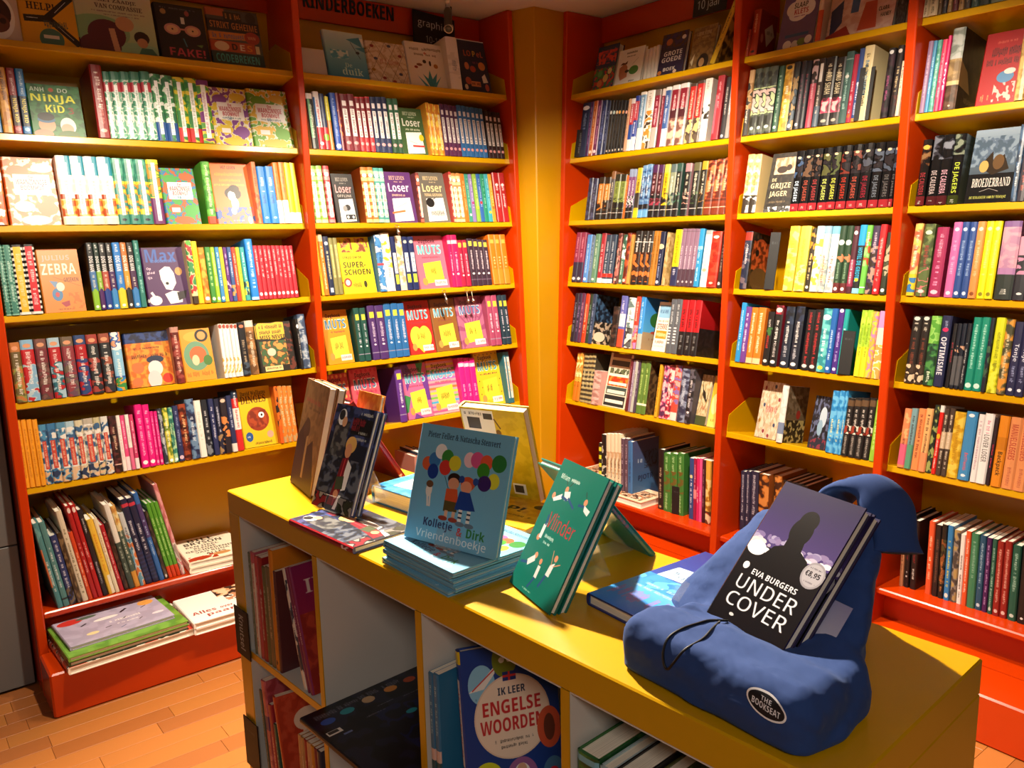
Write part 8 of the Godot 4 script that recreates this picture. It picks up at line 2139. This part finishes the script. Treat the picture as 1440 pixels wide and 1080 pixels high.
		["p", 0.7333, 0.0258, 0.2030, 0.134, 221, -1, "blue mottled"],
		["p", 0.7595, 0.0262, 0.2054, 0.136, 221, -1, "blue mottled"],
		["p", 0.7884, 0.0296, 0.2014, 0.133, 222, -1, "dark red, purple-topped"],
		["p", 0.8184, 0.0262, 0.1990, 0.131, 222, -1, "dark red, purple-topped"],
		["p", 0.8479, 0.0287, 0.1983, 0.131, 223, -1, "yellow, black-footed"],
		["p", 0.8771, 0.0298, 0.1970, 0.130, 224, -1, "grey-green"],
		["p", 0.9101, 0.0279, 0.1971, 0.130, 225, -1, "black-green"],
		["p", 0.9496, 0.0301, 0.1939, 0.128, 226, -1, "black, pink-topped"],
		["p", 0.9910, 0.0321, 0.1931, 0.127, 227, -1, "black-olive"],
		["p", 1.0289, 0.0262, 0.1953, 0.129, 228, -1, "black, amber-topped"],
		["p", 1.0569, 0.0337, 0.1955, 0.129, 229, -1, "russet flame"],
		["p", 1.0910, 0.0344, 0.1978, 0.131, 229, -1, "russet flame"],
		["p", 1.1257, 0.0287, 0.2000, 0.132, 229, -1, "russet flame"],
	]],
	["R1", 4, [
		["p", 0.3586, 0.0310, 0.2128, 0.140, 230, -1, "maroon-over-navy"],
		["p", 0.3900, 0.0324, 0.2122, 0.140, 230, -1, "maroon-over-navy"],
		["p", 0.4265, 0.0301, 0.2023, 0.134, 231, -1, "sky-blue"],
		["p", 0.4570, 0.0191, 0.1988, 0.131, 232, -1, "steel-blue"],
		["p", 0.4766, 0.0277, 0.2040, 0.135, 233, -1, "sage"],
		["p", 0.5134, 0.0273, 0.2070, 0.137, 234, -1, "crimson, white-footed"],
		["p", 0.5411, 0.0303, 0.2005, 0.132, 235, -1, "slate-navy, white-footed"],
		["p", 0.5718, 0.0299, 0.2001, 0.132, 235, -1, "slate-navy, white-footed"],
		["p", 0.6121, 0.0228, 0.2042, 0.135, 236, -1, "brown-red"],
		["p", 0.6386, 0.0209, 0.1990, 0.131, 237, -1, "green"],
		["p", 0.6615, 0.0223, 0.2057, 0.136, 238, -1, "rust"],
		["p", 0.6858, 0.0156, 0.1983, 0.131, 239, -1, "tan thin"],
		["p", 0.7066, 0.0359, 0.2124, 0.140, 240, -1, "black-and-orange"],
		["p", 0.7430, 0.0292, 0.2117, 0.140, 240, -1, "black-and-orange"],
		["p", 0.7725, 0.0288, 0.2112, 0.139, 240, -1, "black-and-orange"],
		["p", 0.8040, 0.0193, 0.2106, 0.139, 241, -1, "ochre"],
		["p", 0.8237, 0.0154, 0.2102, 0.139, 241, -1, "ochre"],
		["p", 0.8394, 0.0234, 0.2071, 0.137, 242, -1, "navy, pale-dotted"],
		["p", 0.8706, 0.0158, 0.2038, 0.134, 243, 244, "straw"],
		["h", 0.9115, 0.0340, 0.2140, 0.141, 245, -1, "yellow-over-navy"],
		["p", 0.9459, 0.0194, 0.2161, 0.143, 246, -1, "mauve, brown-footed"],
		["p", 0.9657, 0.0206, 0.2157, 0.142, 246, -1, "mauve, brown-footed"],
		["p", 0.9867, 0.0204, 0.2152, 0.142, 246, -1, "mauve, brown-footed"],
		["p", 1.0074, 0.0208, 0.2148, 0.142, 246, -1, "mauve, brown-footed"],
		["p", 1.0287, 0.0220, 0.2143, 0.141, 247, -1, "cyan"],
		["h", 1.0551, 0.0303, 0.2085, 0.138, 248, -1, "white"],
		["h", 1.0871, 0.0441, 0.2026, 0.134, 249, -1, "scarlet thick"],
		["p", 1.1355, 0.0176, 0.1913, 0.126, 250, -1, "dark brown"],
	]],
	["R1", 5, [
		["p", 0.3568, 0.0249, 0.2111, 0.139, 251, -1, "black-indigo"],
		["p", 0.3821, 0.0210, 0.2121, 0.140, 252, -1, "dark violet"],
		["p", 0.4035, 0.0199, 0.2129, 0.141, 253, -1, "plum"],
		["p", 0.4237, 0.0242, 0.2137, 0.141, 254, -1, "orange-red"],
		["p", 0.4493, 0.0213, 0.2122, 0.140, 255, -1, "forest-green"],
		["p", 0.4709, 0.0228, 0.2112, 0.139, 256, 257, "navy"],
		["p", 0.6001, 0.0349, 0.1651, 0.109, 258, -1, "dark brown"],
		["p", 0.6388, 0.0343, 0.2107, 0.139, 259, -1, "blue-white-red"],
		["p", 0.6817, 0.0369, 0.2048, 0.135, 260, -1, "white-and-grey"],
		["p", 0.7238, 0.0219, 0.2113, 0.139, 261, -1, "red-and-pink"],
		["p", 0.7469, 0.0256, 0.2111, 0.139, 262, 263, "blue"],
		["H", 0.8107, 0.0711, 0.1969, 0.018, 264, "white cover with orange-and-blue bands", 0.020, 5.0],
		["h", 0.9036, 0.0259, 0.2088, 0.138, 265, -1, "grey, white-barred"],
		["h", 0.9300, 0.0285, 0.2099, 0.139, 265, -1, "grey, white-barred"],
		["p", 0.9603, 0.0309, 0.2085, 0.138, 266, 267, "red-over-black"],
		["p", 0.9916, 0.0304, 0.2099, 0.139, 266, 267, "red-over-black"],
		["p", 1.0224, 0.0299, 0.2113, 0.139, 266, 267, "red-over-black"],
	]],
	["R1", 6, [
		["p", 0.3776, 0.0203, 0.2097, 0.138, 268, -1, "orange-yellow"],
		["p", 0.3983, 0.0220, 0.2117, 0.140, 268, -1, "orange-yellow"],
		["p", 0.4226, 0.0291, 0.2127, 0.140, 269, -1, "khaki patterned"],
		["p", 0.4521, 0.0215, 0.2156, 0.142, 269, -1, "khaki patterned"],
		["p", 0.4741, 0.0231, 0.2176, 0.144, 269, -1, "khaki patterned"],
		["p", 0.4976, 0.0441, 0.1460, 0.096, 270, -1, "dusty pink"],
		["H", 0.5426, 0.1339, 0.2291, 0.012, 271, "cover picturing a pile of banded volumes", 0.020, 5.0],
		["p", 0.7005, 0.0143, 0.2165, 0.143, 272, -1, "dark red"],
		["p", 0.7152, 0.0142, 0.2121, 0.140, 273, -1, "lilac-grey"],
		["p", 0.7298, 0.0141, 0.2136, 0.141, 274, -1, "pale grey"],
		["p", 0.7444, 0.0124, 0.2150, 0.142, 275, -1, "aubergine"],
		["p", 0.7572, 0.0267, 0.2134, 0.141, 276, 277, "leaf-green"],
		["p", 0.7843, 0.0263, 0.2162, 0.143, 276, 277, "leaf-green"],
		["p", 0.8589, 0.0148, 0.2094, 0.138, 278, -1, "mustard thin"],
		["p", 0.8817, 0.0266, 0.2090, 0.138, 279, -1, "raspberry"],
		["p", 0.9087, 0.0263, 0.2119, 0.140, 280, -1, "coral-red"],
		["p", 0.9354, 0.0318, 0.2147, 0.142, 281, -1, "red-and-lilac"],
		["p", 0.9719, 0.0383, 0.2074, 0.137, 282, -1, "grey-blue mottled"],
		["p", 1.0106, 0.0292, 0.2116, 0.140, 283, -1, "charcoal mottled"],
		["H", 1.0407, 0.0512, 0.1924, 0.018, 284, "beige cover with dark tree branch", 0.020, 5.0],
		["H", 1.0987, 0.0404, 0.1941, 0.018, 285, "glowing yellow cover", 0.020, 5.0],
	]],
	["R1", 7, [
		["p", 0.5048, 0.0145, 0.2137, 0.141, 286, -1, "yellow-and-black"],
		["p", 0.5206, 0.0281, 0.2551, 0.168, 287, -1, "black-and-white"],
		["p", 0.5500, 0.0205, 0.2629, 0.170, 288, -1, "cream, black-lettered"],
		["p", 0.5709, 0.0212, 0.2665, 0.170, 288, -1, "cream, black-lettered"],
		["p", 0.5926, 0.0210, 0.2703, 0.170, 288, -1, "cream, black-lettered"],
		["p", 0.6140, 0.0235, 0.2740, 0.170, 288, -1, "cream, black-lettered"],
		["p", 0.6388, 0.0189, 0.2578, 0.170, 289, -1, "mauve-grey"],
		["p", 0.6580, 0.0204, 0.2612, 0.170, 289, -1, "mauve-grey"],
		["h", 0.6789, 0.0254, 0.2522, 0.166, 290, 291, "blue"],
		["h", 0.8454, 0.0283, 0.2505, 0.165, 292, -1, "black"],
		["h", 0.8756, 0.0341, 0.2403, 0.159, 293, -1, "green"],
		["h", 0.9102, 0.0351, 0.2470, 0.163, 293, -1, "green"],
		["h", 0.9457, 0.0315, 0.2539, 0.168, 293, -1, "green"],
		["p", 1.0061, 0.0218, 0.2454, 0.162, 294, -1, "blue"],
		["p", 1.0283, 0.0143, 0.2481, 0.164, 295, -1, "crimson"],
		["p", 1.0429, 0.0127, 0.2510, 0.166, 296, -1, "raspberry"],
		["p", 1.0561, 0.0126, 0.2536, 0.167, 297, -1, "pink"],
		["p", 1.0705, 0.0125, 0.2506, 0.165, 298, -1, "dark maroon"],
		["p", 1.0849, 0.0267, 0.2518, 0.166, 299, -1, "golden illustrated"],
	]],
	["R2", 1, [
		["p", 1.2105, 0.0130, 0.0900, 0.059, 300, -1, "orange-red thin"],
		["h", 1.2239, 0.0294, 0.1506, 0.099, 301, 302, "orange-red"],
		["H", 1.3145, 0.1339, 0.1918, 0.020, 303, "purple cover with white speech cloud", 0.020, 5.0],
		["h", 1.4715, 0.0184, 0.1356, 0.089, 304, -1, "orange"],
		["H", 1.4907, 0.2193, 0.2427, 0.030, 305, "pale pink cover with two chatting figures", 0.020, 5.0],
		["H", 1.7138, 0.0335, 0.1198, 0.020, 306, "black-and-grey cover", 0.020, 5.0],
	]],
	["R2", 2, [
		["p", 1.2131, 0.0217, 0.2220, 0.147, 307, -1, "tan-over-black"],
		["h", 1.2352, 0.0281, 0.2232, 0.147, 308, -1, "black, pale serpentine"],
		["h", 1.2638, 0.0277, 0.2219, 0.146, 308, -1, "black, pale serpentine"],
		["h", 1.2919, 0.0345, 0.2206, 0.146, 308, -1, "black, pale serpentine"],
		["p", 1.3308, 0.0219, 0.2160, 0.143, 309, -1, "dark green"],
		["h", 1.3531, 0.0326, 0.2170, 0.143, 310, -1, "golden"],
		["p", 1.3861, 0.0228, 0.2193, 0.145, 311, -1, "dark mottled"],
		["p", 1.4123, 0.0194, 0.2187, 0.144, 312, -1, "charcoal"],
		["p", 1.4321, 0.0184, 0.2153, 0.142, 313, -1, "blue-black"],
		["p", 1.4532, 0.0219, 0.2155, 0.142, 314, -1, "black-and-rose"],
		["p", 1.4785, 0.0201, 0.2150, 0.142, 315, -1, "brown, white-tab"],
		["h", 1.5019, 0.0356, 0.2134, 0.141, 316, -1, "black, pink-flowered"],
		["h", 1.5379, 0.0313, 0.2071, 0.137, 316, -1, "black, pink-flowered"],
		["h", 1.5696, 0.0246, 0.2191, 0.145, 317, -1, "sea-grey"],
		["p", 1.5946, 0.0167, 0.2070, 0.137, 318, -1, "crimson"],
		["h", 1.6117, 0.0165, 0.2214, 0.146, 319, -1, "blue"],
		["h", 1.6286, 0.0310, 0.2250, 0.149, 320, -1, "cream thick"],
		["p", 1.7056, 0.0213, 0.2040, 0.135, 321, -1, "black"],
		["h", 1.7324, 0.0197, 0.2074, 0.137, 322, -1, "black, gold-scripted"],
		["p", 1.7525, 0.0108, 0.1594, 0.105, 323, -1, "cream thin"],
	]],
	["R2", 3, [
		["h", 1.2255, 0.0271, 0.2018, 0.133, 324, -1, "cream-gold"],
		["h", 1.2530, 0.0292, 0.1994, 0.132, 324, -1, "cream-gold"],
		["H", 1.2964, 0.1053, 0.2046, 0.020, 325, "dark cover, gold blackletter title", 0.020, 5.0],
		["g", 1.4145, 0.0298, 0.1964, 0.130, 326, -1, "black, slate-figured"],
		["g", 1.4470, 0.0307, 0.1968, 0.130, 327, -1, "black, red-lettered"],
		["g", 1.4804, 0.0309, 0.1969, 0.130, 328, -1, "black, crimson-lettered"],
		["g", 1.5138, 0.0303, 0.1971, 0.130, 329, -1, "black, lime-lettered"],
		["g", 1.5467, 0.0304, 0.1972, 0.130, 330, -1, "black, yellow-lettered"],
		["g", 1.5796, 0.0326, 0.1972, 0.130, 331, -1, "black, rust-lettered"],
		["g", 1.6147, 0.0319, 0.1970, 0.130, 332, -1, "black, brick-lettered"],
		["g", 1.6491, 0.0339, 0.1968, 0.130, 333, -1, "black, maroon-lettered"],
		["g", 1.6854, 0.0306, 0.1963, 0.130, 334, -1, "black, grey-lettered"],
		["g", 1.7183, 0.0299, 0.1960, 0.129, 335, -1, "black, dim-lettered"],
		["g", 1.7506, 0.0123, 0.1946, 0.128, 336, -1, "black, half-hidden"],
	]],
	["R2", 4, [
		["h", 1.2326, 0.0292, 0.2007, 0.132, 337, 338, "navy, red-capped"],
		["h", 1.4084, 0.0359, 0.2147, 0.142, 339, -1, "lemon-yellow"],
		["h", 1.4494, 0.0366, 0.2138, 0.141, 340, -1, "pale lemon"],
		["p", 1.4880, 0.0193, 0.2061, 0.136, 341, -1, "black-and-amber"],
		["p", 1.5077, 0.0273, 0.2124, 0.140, 342, -1, "pale yellow-and-white"],
		["p", 1.5354, 0.0239, 0.2118, 0.140, 343, -1, "grey-and-white, red-lettered"],
		["p", 1.5597, 0.0272, 0.2112, 0.139, 344, -1, "white, red-lettered"],
		["p", 1.5873, 0.0232, 0.2119, 0.140, 345, -1, "dark green, red-footed"],
		["p", 1.6110, 0.0222, 0.2113, 0.139, 345, -1, "dark green, red-footed"],
		["p", 1.6335, 0.0198, 0.2095, 0.138, 346, -1, "maroon"],
		["h", 1.6538, 0.0237, 0.2129, 0.140, 347, -1, "blue-and-black"],
		["p", 1.6778, 0.0186, 0.2110, 0.139, 348, -1, "apple-green"],
		["p", 1.6968, 0.0244, 0.2093, 0.138, 349, -1, "dark purple"],
		["p", 1.7216, 0.0214, 0.2125, 0.140, 350, -1, "red"],
		["p", 1.7454, 0.0191, 0.1881, 0.124, 351, -1, "dark olive"],
	]],
	["R2", 5, [
		["p", 1.2304, 0.0201, 0.2106, 0.139, 352, -1, "azure"],
		["p", 1.2508, 0.0233, 0.1968, 0.130, 353, -1, "purple"],
		["p", 1.2746, 0.0256, 0.1959, 0.129, 354, -1, "orange, white-lettered"],
		["p", 1.3006, 0.0312, 0.1972, 0.130, 354, -1, "orange, white-lettered"],
		["p", 1.3432, 0.0247, 0.1851, 0.122, 355, -1, "black, red-and-green"],
		["h", 1.3716, 0.0300, 0.2081, 0.137, 356, -1, "black, red-crested"],
		["h", 1.4110, 0.0326, 0.2065, 0.136, 357, -1, "blue-black"],
		["h", 1.4496, 0.0319, 0.2085, 0.138, 358, -1, "ink-black"],
		["p", 1.4920, 0.0289, 0.2004, 0.132, 359, -1, "black, scarlet-lettered"],
		["p", 1.5213, 0.0291, 0.2020, 0.133, 359, -1, "black, scarlet-lettered"],
		["h", 1.5508, 0.0294, 0.2069, 0.137, 360, -1, "aqua"],
		["p", 1.5805, 0.0209, 0.2085, 0.138, 361, -1, "blue"],
		["p", 1.6018, 0.0213, 0.2083, 0.138, 362, -1, "violet"],
		["p", 1.6236, 0.0168, 0.2082, 0.137, 363, -1, "teal"],
		["p", 1.6802, 0.0190, 0.2086, 0.138, 364, -1, "lime-to-yellow"],
		["p", 1.6996, 0.0188, 0.2097, 0.138, 364, -1, "lime-to-yellow"],
		["p", 1.7187, 0.0185, 0.2062, 0.136, 365, -1, "peach-orange"],
		["p", 1.7377, 0.0263, 0.2092, 0.138, 366, -1, "lilac-to-yellow"],
	]],
	["R2", 6, [
		["H", 1.3106, 0.0895, 0.2005, 0.020, 367, "cream twig-patterned cover, red script", 0.020, 5.0],
		["h", 1.4167, 0.0242, 0.1964, 0.130, 368, 369, "white"],
		["H", 1.5209, 0.0658, 0.1767, 0.018, 370, "dark blue cover with pale swirl", 0.020, 5.0],
		["p", 1.6015, 0.0240, 0.2027, 0.134, 371, -1, "light blue, cream-lettered"],
		["p", 1.6259, 0.0200, 0.2059, 0.136, 371, -1, "light blue, cream-lettered"],
		["p", 1.6463, 0.0104, 0.2085, 0.138, 371, -1, "light blue, cream-lettered"],
		["p", 1.6572, 0.0225, 0.1864, 0.123, 372, -1, "black, white-windowed"],
		["p", 1.6801, 0.0229, 0.1896, 0.125, 372, -1, "black, white-windowed"],
		["p", 1.7034, 0.0240, 0.1928, 0.127, 372, -1, "black, white-windowed"],
		["p", 1.7277, 0.0216, 0.1962, 0.129, 372, -1, "black, white-windowed"],
		["p", 1.7511, 0.0172, 0.1929, 0.127, 373, -1, "lime"],
	]],
	["R2", 7, [
		["h", 1.2479, 0.0215, 0.2440, 0.161, 374, -1, "navy, silver-lettered"],
		["h", 1.2697, 0.0193, 0.2487, 0.164, 374, -1, "navy, silver-lettered"],
		["h", 1.2894, 0.0326, 0.2528, 0.167, 374, -1, "navy, silver-lettered"],
		["h", 1.3243, 0.0405, 0.2503, 0.165, 375, -1, "orange-brown illustrated"],
	]],
	["R3", 1, [
		["h", 1.7958, 0.0156, 0.2190, 0.145, 376, -1, "cream"],
		["h", 1.8118, 0.0149, 0.2145, 0.142, 377, -1, "parchment"],
		["h", 1.8271, 0.0243, 0.2101, 0.139, 377, -1, "parchment"],
		["p", 1.8518, 0.0131, 0.1978, 0.131, 378, -1, "brown"],
		["p", 1.8653, 0.0130, 0.1940, 0.128, 379, -1, "charcoal"],
		["p", 1.8787, 0.0129, 0.1902, 0.126, 380, -1, "bronze"],
		["p", 1.8920, 0.0154, 0.1864, 0.123, 381, -1, "wine"],
		["p", 1.9078, 0.0152, 0.1820, 0.120, 382, -1, "tan"],
		["p", 1.9235, 0.0176, 0.1776, 0.117, 383, -1, "umber"],
		["p", 1.9415, 0.0199, 0.1517, 0.100, 384, -1, "grey-green"],
		["p", 1.9618, 0.0296, 0.1461, 0.096, 385, -1, "dark green"],
		["p", 1.9918, 0.0362, 0.1379, 0.091, 386, -1, "sage"],
		["p", 2.0284, 0.0446, 0.1278, 0.084, 387, -1, "moss-grey"],
	]],
	["R3", 2, [
		["p", 1.8217, 0.0149, 0.2030, 0.134, 388, -1, "lilac-grey"],
		["p", 1.8370, 0.0108, 0.2014, 0.133, 389, -1, "blue"],
		["p", 1.8482, 0.0138, 0.2007, 0.132, 390, -1, "sea-green"],
		["p", 1.8624, 0.0147, 0.1993, 0.132, 391, -1, "pink-red"],
		["p", 1.8775, 0.0089, 0.2073, 0.137, 392, -1, "magenta"],
		["h", 1.8874, 0.0338, 0.2250, 0.149, 393, 394, "brown thick clouded"],
		["H", 1.9631, 0.1014, 0.2041, 0.020, 395, "crimson cover with blue-grey bird", 0.020, 5.0],
		["h", 2.0730, 0.0245, 0.2006, 0.132, 396, -1, "golden-brown thick"],
	]],
	["R3", 3, [
		["g", 1.8315, 0.0255, 0.1893, 0.125, 397, -1, "black, flame-marked"],
		["g", 1.8616, 0.0279, 0.1980, 0.131, 398, -1, "black, silver-lettered"],
		["g", 1.8899, 0.0297, 0.1974, 0.130, 399, -1, "black, pink-lettered"],
		["g", 1.9200, 0.0302, 0.1964, 0.130, 400, -1, "black, lime-lettered"],
		["G", 1.9557, 0.1227, 0.2093, 0.030, 401, "black cover, silver title under stormy sky", 0.020, 5.0],
		["h", 2.0868, 0.0159, 0.2041, 0.135, 402, -1, "steel-navy"],
		["h", 2.1030, 0.0212, 0.2049, 0.135, 403, -1, "black-plum"],
	]],
	["R3", 4, [
		["p", 1.8272, 0.0237, 0.2123, 0.140, 404, -1, "peach-and-yellow"],
		["p", 1.8549, 0.0311, 0.2104, 0.139, 405, -1, "olive"],
		["h", 1.8912, 0.0333, 0.2005, 0.132, 406, -1, "raspberry"],
		["p", 1.9354, 0.0238, 0.2142, 0.141, 407, -1, "orchid-pink"],
		["p", 1.9596, 0.0212, 0.2136, 0.141, 408, -1, "cobalt"],
		["p", 1.9812, 0.0198, 0.2130, 0.141, 408, -1, "cobalt"],
		["p", 2.0014, 0.0217, 0.2136, 0.141, 409, -1, "apricot"],
		["p", 2.0235, 0.0214, 0.2141, 0.141, 410, -1, "vivid yellow"],
		["p", 2.0452, 0.0210, 0.2135, 0.141, 410, -1, "vivid yellow"],
		["h", 2.0699, 0.0446, 0.2128, 0.140, 411, -1, "pink-and-black cloudy thick"],
		["h", 2.1159, 0.0327, 0.1705, 0.113, 412, -1, "black, pink-capped"],
	]],
	["R3", 5, [
		["h", 1.8419, 0.0284, 0.2001, 0.132, 413, -1, "black-brown, owl-eyed"],
		["h", 1.8707, 0.0254, 0.2019, 0.133, 413, -1, "black-brown, owl-eyed"],
		["h", 1.8977, 0.0286, 0.2035, 0.134, 414, -1, "green layered"],
		["h", 1.9279, 0.0274, 0.2065, 0.136, 415, -1, "midnight-blue"],
		["p", 1.9610, 0.0124, 0.1858, 0.123, 416, -1, "black, red-lettered"],
		["p", 1.9738, 0.0129, 0.1866, 0.123, 417, -1, "black, grey-footed"],
		["p", 1.9871, 0.0128, 0.1875, 0.124, 418, -1, "blue-black, grey-footed"],
		["p", 2.0003, 0.0127, 0.1884, 0.124, 419, -1, "black, white-lettered"],
		["p", 2.0133, 0.0220, 0.2069, 0.137, 420, -1, "jade-green"],
		["p", 2.0358, 0.0223, 0.2083, 0.137, 420, -1, "jade-green"],
		["p", 2.0595, 0.0116, 0.2075, 0.137, 421, -1, "black-green thin"],
		["h", 2.0726, 0.0255, 0.2106, 0.139, 422, -1, "acid-yellow"],
		["h", 2.0996, 0.0218, 0.2065, 0.136, 423, -1, "brown-and-orange"],
		["p", 2.1218, 0.0236, 0.2011, 0.133, 424, -1, "dark indigo"],
		["p", 2.1458, 0.0222, 0.2027, 0.134, 424, -1, "dark indigo"],
	]],
	["R3", 6, [
		["p", 1.8418, 0.0217, 0.1796, 0.119, 425, -1, "coral"],
		["p", 1.8639, 0.0187, 0.1829, 0.121, 426, -1, "grey-teal"],
		["p", 1.8831, 0.0225, 0.1857, 0.123, 427, -1, "tangerine"],
		["p", 1.9060, 0.0209, 0.1891, 0.125, 428, -1, "apricot"],
		["p", 1.9273, 0.0167, 0.2029, 0.134, 429, -1, "dark green mottled"],
		["p", 1.9443, 0.0126, 0.2034, 0.134, 430, -1, "red"],
		["p", 1.9574, 0.0151, 0.1967, 0.130, 431, -1, "brown-and-tan"],
		["p", 1.9728, 0.0149, 0.1990, 0.131, 431, -1, "brown-and-tan"],
		["h", 1.9881, 0.0298, 0.1921, 0.127, 432, -1, "golden-yellow"],
		["h", 2.0196, 0.0304, 0.1981, 0.131, 433, -1, "mid-blue"],
		["p", 2.0528, 0.0166, 0.1942, 0.128, 434, -1, "white"],
		["p", 2.0698, 0.0247, 0.1993, 0.132, 435, -1, "white, grey-lettered"],
		["p", 2.0967, 0.0096, 0.1908, 0.126, 436, -1, "black, red-lettered"],
		["h", 2.1079, 0.0264, 0.1988, 0.131, 437, -1, "orange, black-lettered"],
		["h", 2.1358, 0.0293, 0.1994, 0.132, 438, -1, "salmon-orange"],
		["h", 2.1655, 0.0287, 0.2040, 0.135, 438, -1, "salmon-orange"],
	]],
	["R3", 7, [
		["p", 1.8528, 0.0111, 0.2162, 0.143, 439, -1, "tan"],
		["h", 1.8656, 0.0152, 0.2290, 0.151, 440, -1, "black"],
		["h", 1.8841, 0.0192, 0.2223, 0.147, 441, -1, "black, red-titled"],
		["h", 1.9313, 0.0180, 0.2319, 0.153, 442, -1, "orange-red"],
		["p", 1.9518, 0.0171, 0.2260, 0.149, 443, -1, "dark brown"],
		["p", 1.9706, 0.0156, 0.2331, 0.154, 444, -1, "black-olive"],
		["p", 1.9879, 0.0167, 0.2342, 0.155, 445, -1, "blue, yellow-lettered"],
		["p", 2.0050, 0.0178, 0.2249, 0.148, 446, -1, "stone mottled"],
		["p", 2.0245, 0.0138, 0.2164, 0.143, 447, -1, "white, black-lettered"],
		["p", 2.0393, 0.0143, 0.2308, 0.152, 448, -1, "vermilion"],
		["h", 2.0546, 0.0217, 0.2282, 0.151, 449, -1, "green"],
		["h", 2.0767, 0.0183, 0.2275, 0.150, 450, -1, "petrol-blue"],
		["p", 2.0960, 0.0144, 0.2261, 0.149, 451, -1, "purple"],
		["p", 2.1120, 0.0130, 0.2272, 0.150, 452, -1, "bottle-green"],
		["h", 2.1260, 0.0183, 0.2245, 0.148, 453, -1, "brick-red"],
		["h", 2.1447, 0.0192, 0.2298, 0.152, 453, -1, "brick-red"],
		["h", 2.1655, 0.0219, 0.2238, 0.148, 454, -1, "viridian"],
		["h", 2.1901, 0.0255, 0.2296, 0.152, 455, -1, "black"],
	]],
]
